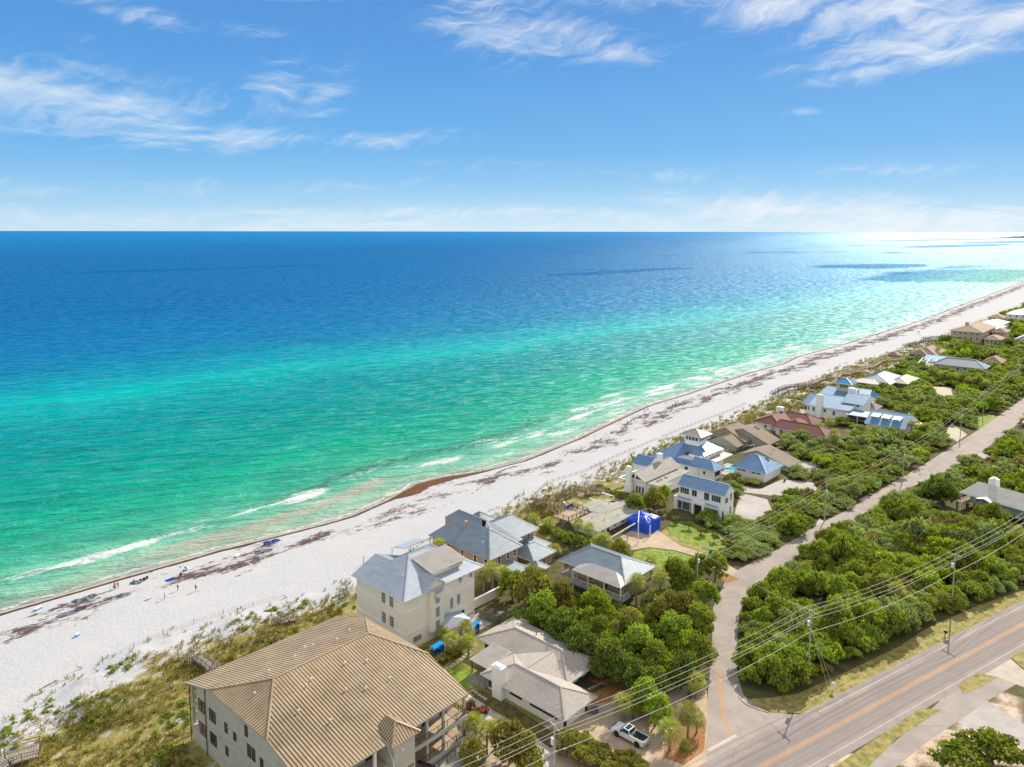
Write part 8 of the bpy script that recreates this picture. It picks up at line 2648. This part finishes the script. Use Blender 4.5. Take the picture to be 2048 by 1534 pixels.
# the farther scrub reads as one mass
LV = [crown(900 + i, 2.3, 2.1, .8, 9, 20 + 0 * i, .75, spread=.42) for i in range(5)]
V, T, Kk = {'o': [], 'g': [], 'b': []}, {'o': [], 'g': [], 'b': []}, 0
for x, y, sc, hb, k in rest:
    v, t = LV[Kk % 5]
    Kk += 1
    a = random.uniform(0, 6.28)
    c, s_ = math.cos(a) * sc, math.sin(a) * sc
    V[k].append(np.stack([v[:, 0] * c - v[:, 1] * s_ + x, v[:, 0] * s_ + v[:, 1] * c + y, v[:, 2] * sc * hb + G], -1))
    T[k].append(np.clip(t * .8 + random.uniform(-.25, .3), 0, 1))
for k, lm, nm in (('o', 'leaf_olive', 'olive green scrub covering the ground farther from the road junction'), ('g', 'leaf_grey', 'grey green scrub covering the ground farther from the road junction'), ('b', 'leaf_bright', 'bright green scrub mixed into the farther thickets')):
    if V[k]:
        tag(link('scrub_thicket', quads('scrub_thicket', np.concatenate(V[k]), np.concatenate(T[k]), MT[lm])), nm, 'scrub', kind='stuff')
print('shrubs', cnt, 'rest', len(rest))

# ---- dune grass and low dune plants
def tufts():
    g = np.random.default_rng(11)
    n = 42000
    x = g.uniform(18, 640, n) ** 1.0
    x = 18 + (x - 18) * g.random(n) ** .55
    dd = g.uniform(-1.5, 62, n)
    y = dune(x) - dd
    dd2 = dd - 3.5 * sstep(x, 110, 60)
    dens = np.where(dd2 < 3, .10, np.where(dd2 < 10, .38, .85)) * (vn1(x / 5.5, y / 4.0) > .30 - .002 * dd)
    lim = np.where(x < 90, 62, np.where(x < 160, 20, np.where(x < 260, 13, 24)))
    ok = (g.random(n) < dens) & (dd < lim)
    x, y, dd = x[ok], y[ok], dd[ok]
    keep = np.ones(len(x), bool)
    for a, b, c, d in FOOT: keep &= ~((x > a - .3) & (x < b + .3) & (y > c - .3) & (y < d + .3))
    for P in SHP: keep &= ~inpoly(x, y, P)
    x, y, dd = x[keep], y[keep], dd[keep]
    z = gz(x, y)
    V, T = [], []
    nb = 7
    for b in range(nb):
        az = g.random(len(x)) * 2 * PI
        ln = g.uniform(.35, .95, len(x)) * np.where(x > 200, 1.5, 1.0)
        w = .035 * np.where(x > 200, 2.4, 1.3)
        lean = g.uniform(.25, .85, len(x)) + .15
        dx, dy = np.cos(az) * lean * ln, np.sin(az) * lean * ln
        px_, py_ = -np.sin(az) * w, np.cos(az) * w
        ox, oy = g.normal(size=len(x)) * .16, g.normal(size=len(x)) * .16
        A = np.stack([x + ox - px_, y + oy - py_, z - .03], -1)
        B_ = np.stack([x + ox + px_, y + oy + py_, z - .03], -1)
        C = np.stack([x + ox + dx * .6 + px_, y + oy + dy * .6 + py_, z + ln * .75], -1)
        D = np.stack([x + ox + dx, y + oy + dy, z + ln * .85], -1)
        V.append(np.stack([A, B_, C, D], 1).reshape(-1, 3))
        tn = np.clip(vn2(x / 6.0, y / 6.0) * 1.1 + g.uniform(-.25, .25, len(x)), 0, 1)
        T.append(np.repeat(tn, 4))
    tag(link('dune_grass', quads('dune_grass', np.concatenate(V), np.concatenate(T), MT['leaf_grass'])), 'tufts of golden green dune grass covering the dunes behind the beach', 'grass', kind='stuff')
    # low round cushions of dune plants
    n = 2600
    x = 20 + 620 * g.random(n) ** 1.7
    dd = g.uniform(3, 58, n)
    lim = np.where(x < 90, 56, np.where(x < 160, 18, np.where(x < 260, 12, 22)))
    y = dune(x) - dd
    ok = (dd < lim) & (vn3(x / 8.0, y / 6.0) > .46)
    x, y = x[ok], y[ok]
    keep = np.ones(len(x), bool)
    for a, b, c, d in FOOT: keep &= ~((x > a - 1) & (x < b + 1) & (y > c - 1) & (y < d + 1))
    for P in SHP: keep &= ~inpoly(x, y, P)
    x, y = x[keep], y[keep]
    z = gz(x, y)
    base = [crown(700 + i, .9, .55, .0, 6, 16, .26, spread=.45) for i in range(4)]
    V, T = [], []
    for i in range(len(x)):
        v, t = base[i % 4]
        a, sc = g.random() * 6.28, g.uniform(.5, 1.25) * (1.3 if x[i] > 200 else 1)
        c, s_ = math.cos(a) * sc, math.sin(a) * sc
        V.append(np.stack([v[:, 0] * c - v[:, 1] * s_ + x[i], v[:, 0] * s_ + v[:, 1] * c + y[i], v[:, 2] * sc + z[i] - .08], -1))
        T.append(t)
    tag(link('dune_scrub', quads('dune_scrub', np.concatenate(V), np.concatenate(T), MT['leaf_olive'])), 'low green cushions of dune plants among the grass', 'dune plants', kind='stuff')
tufts()
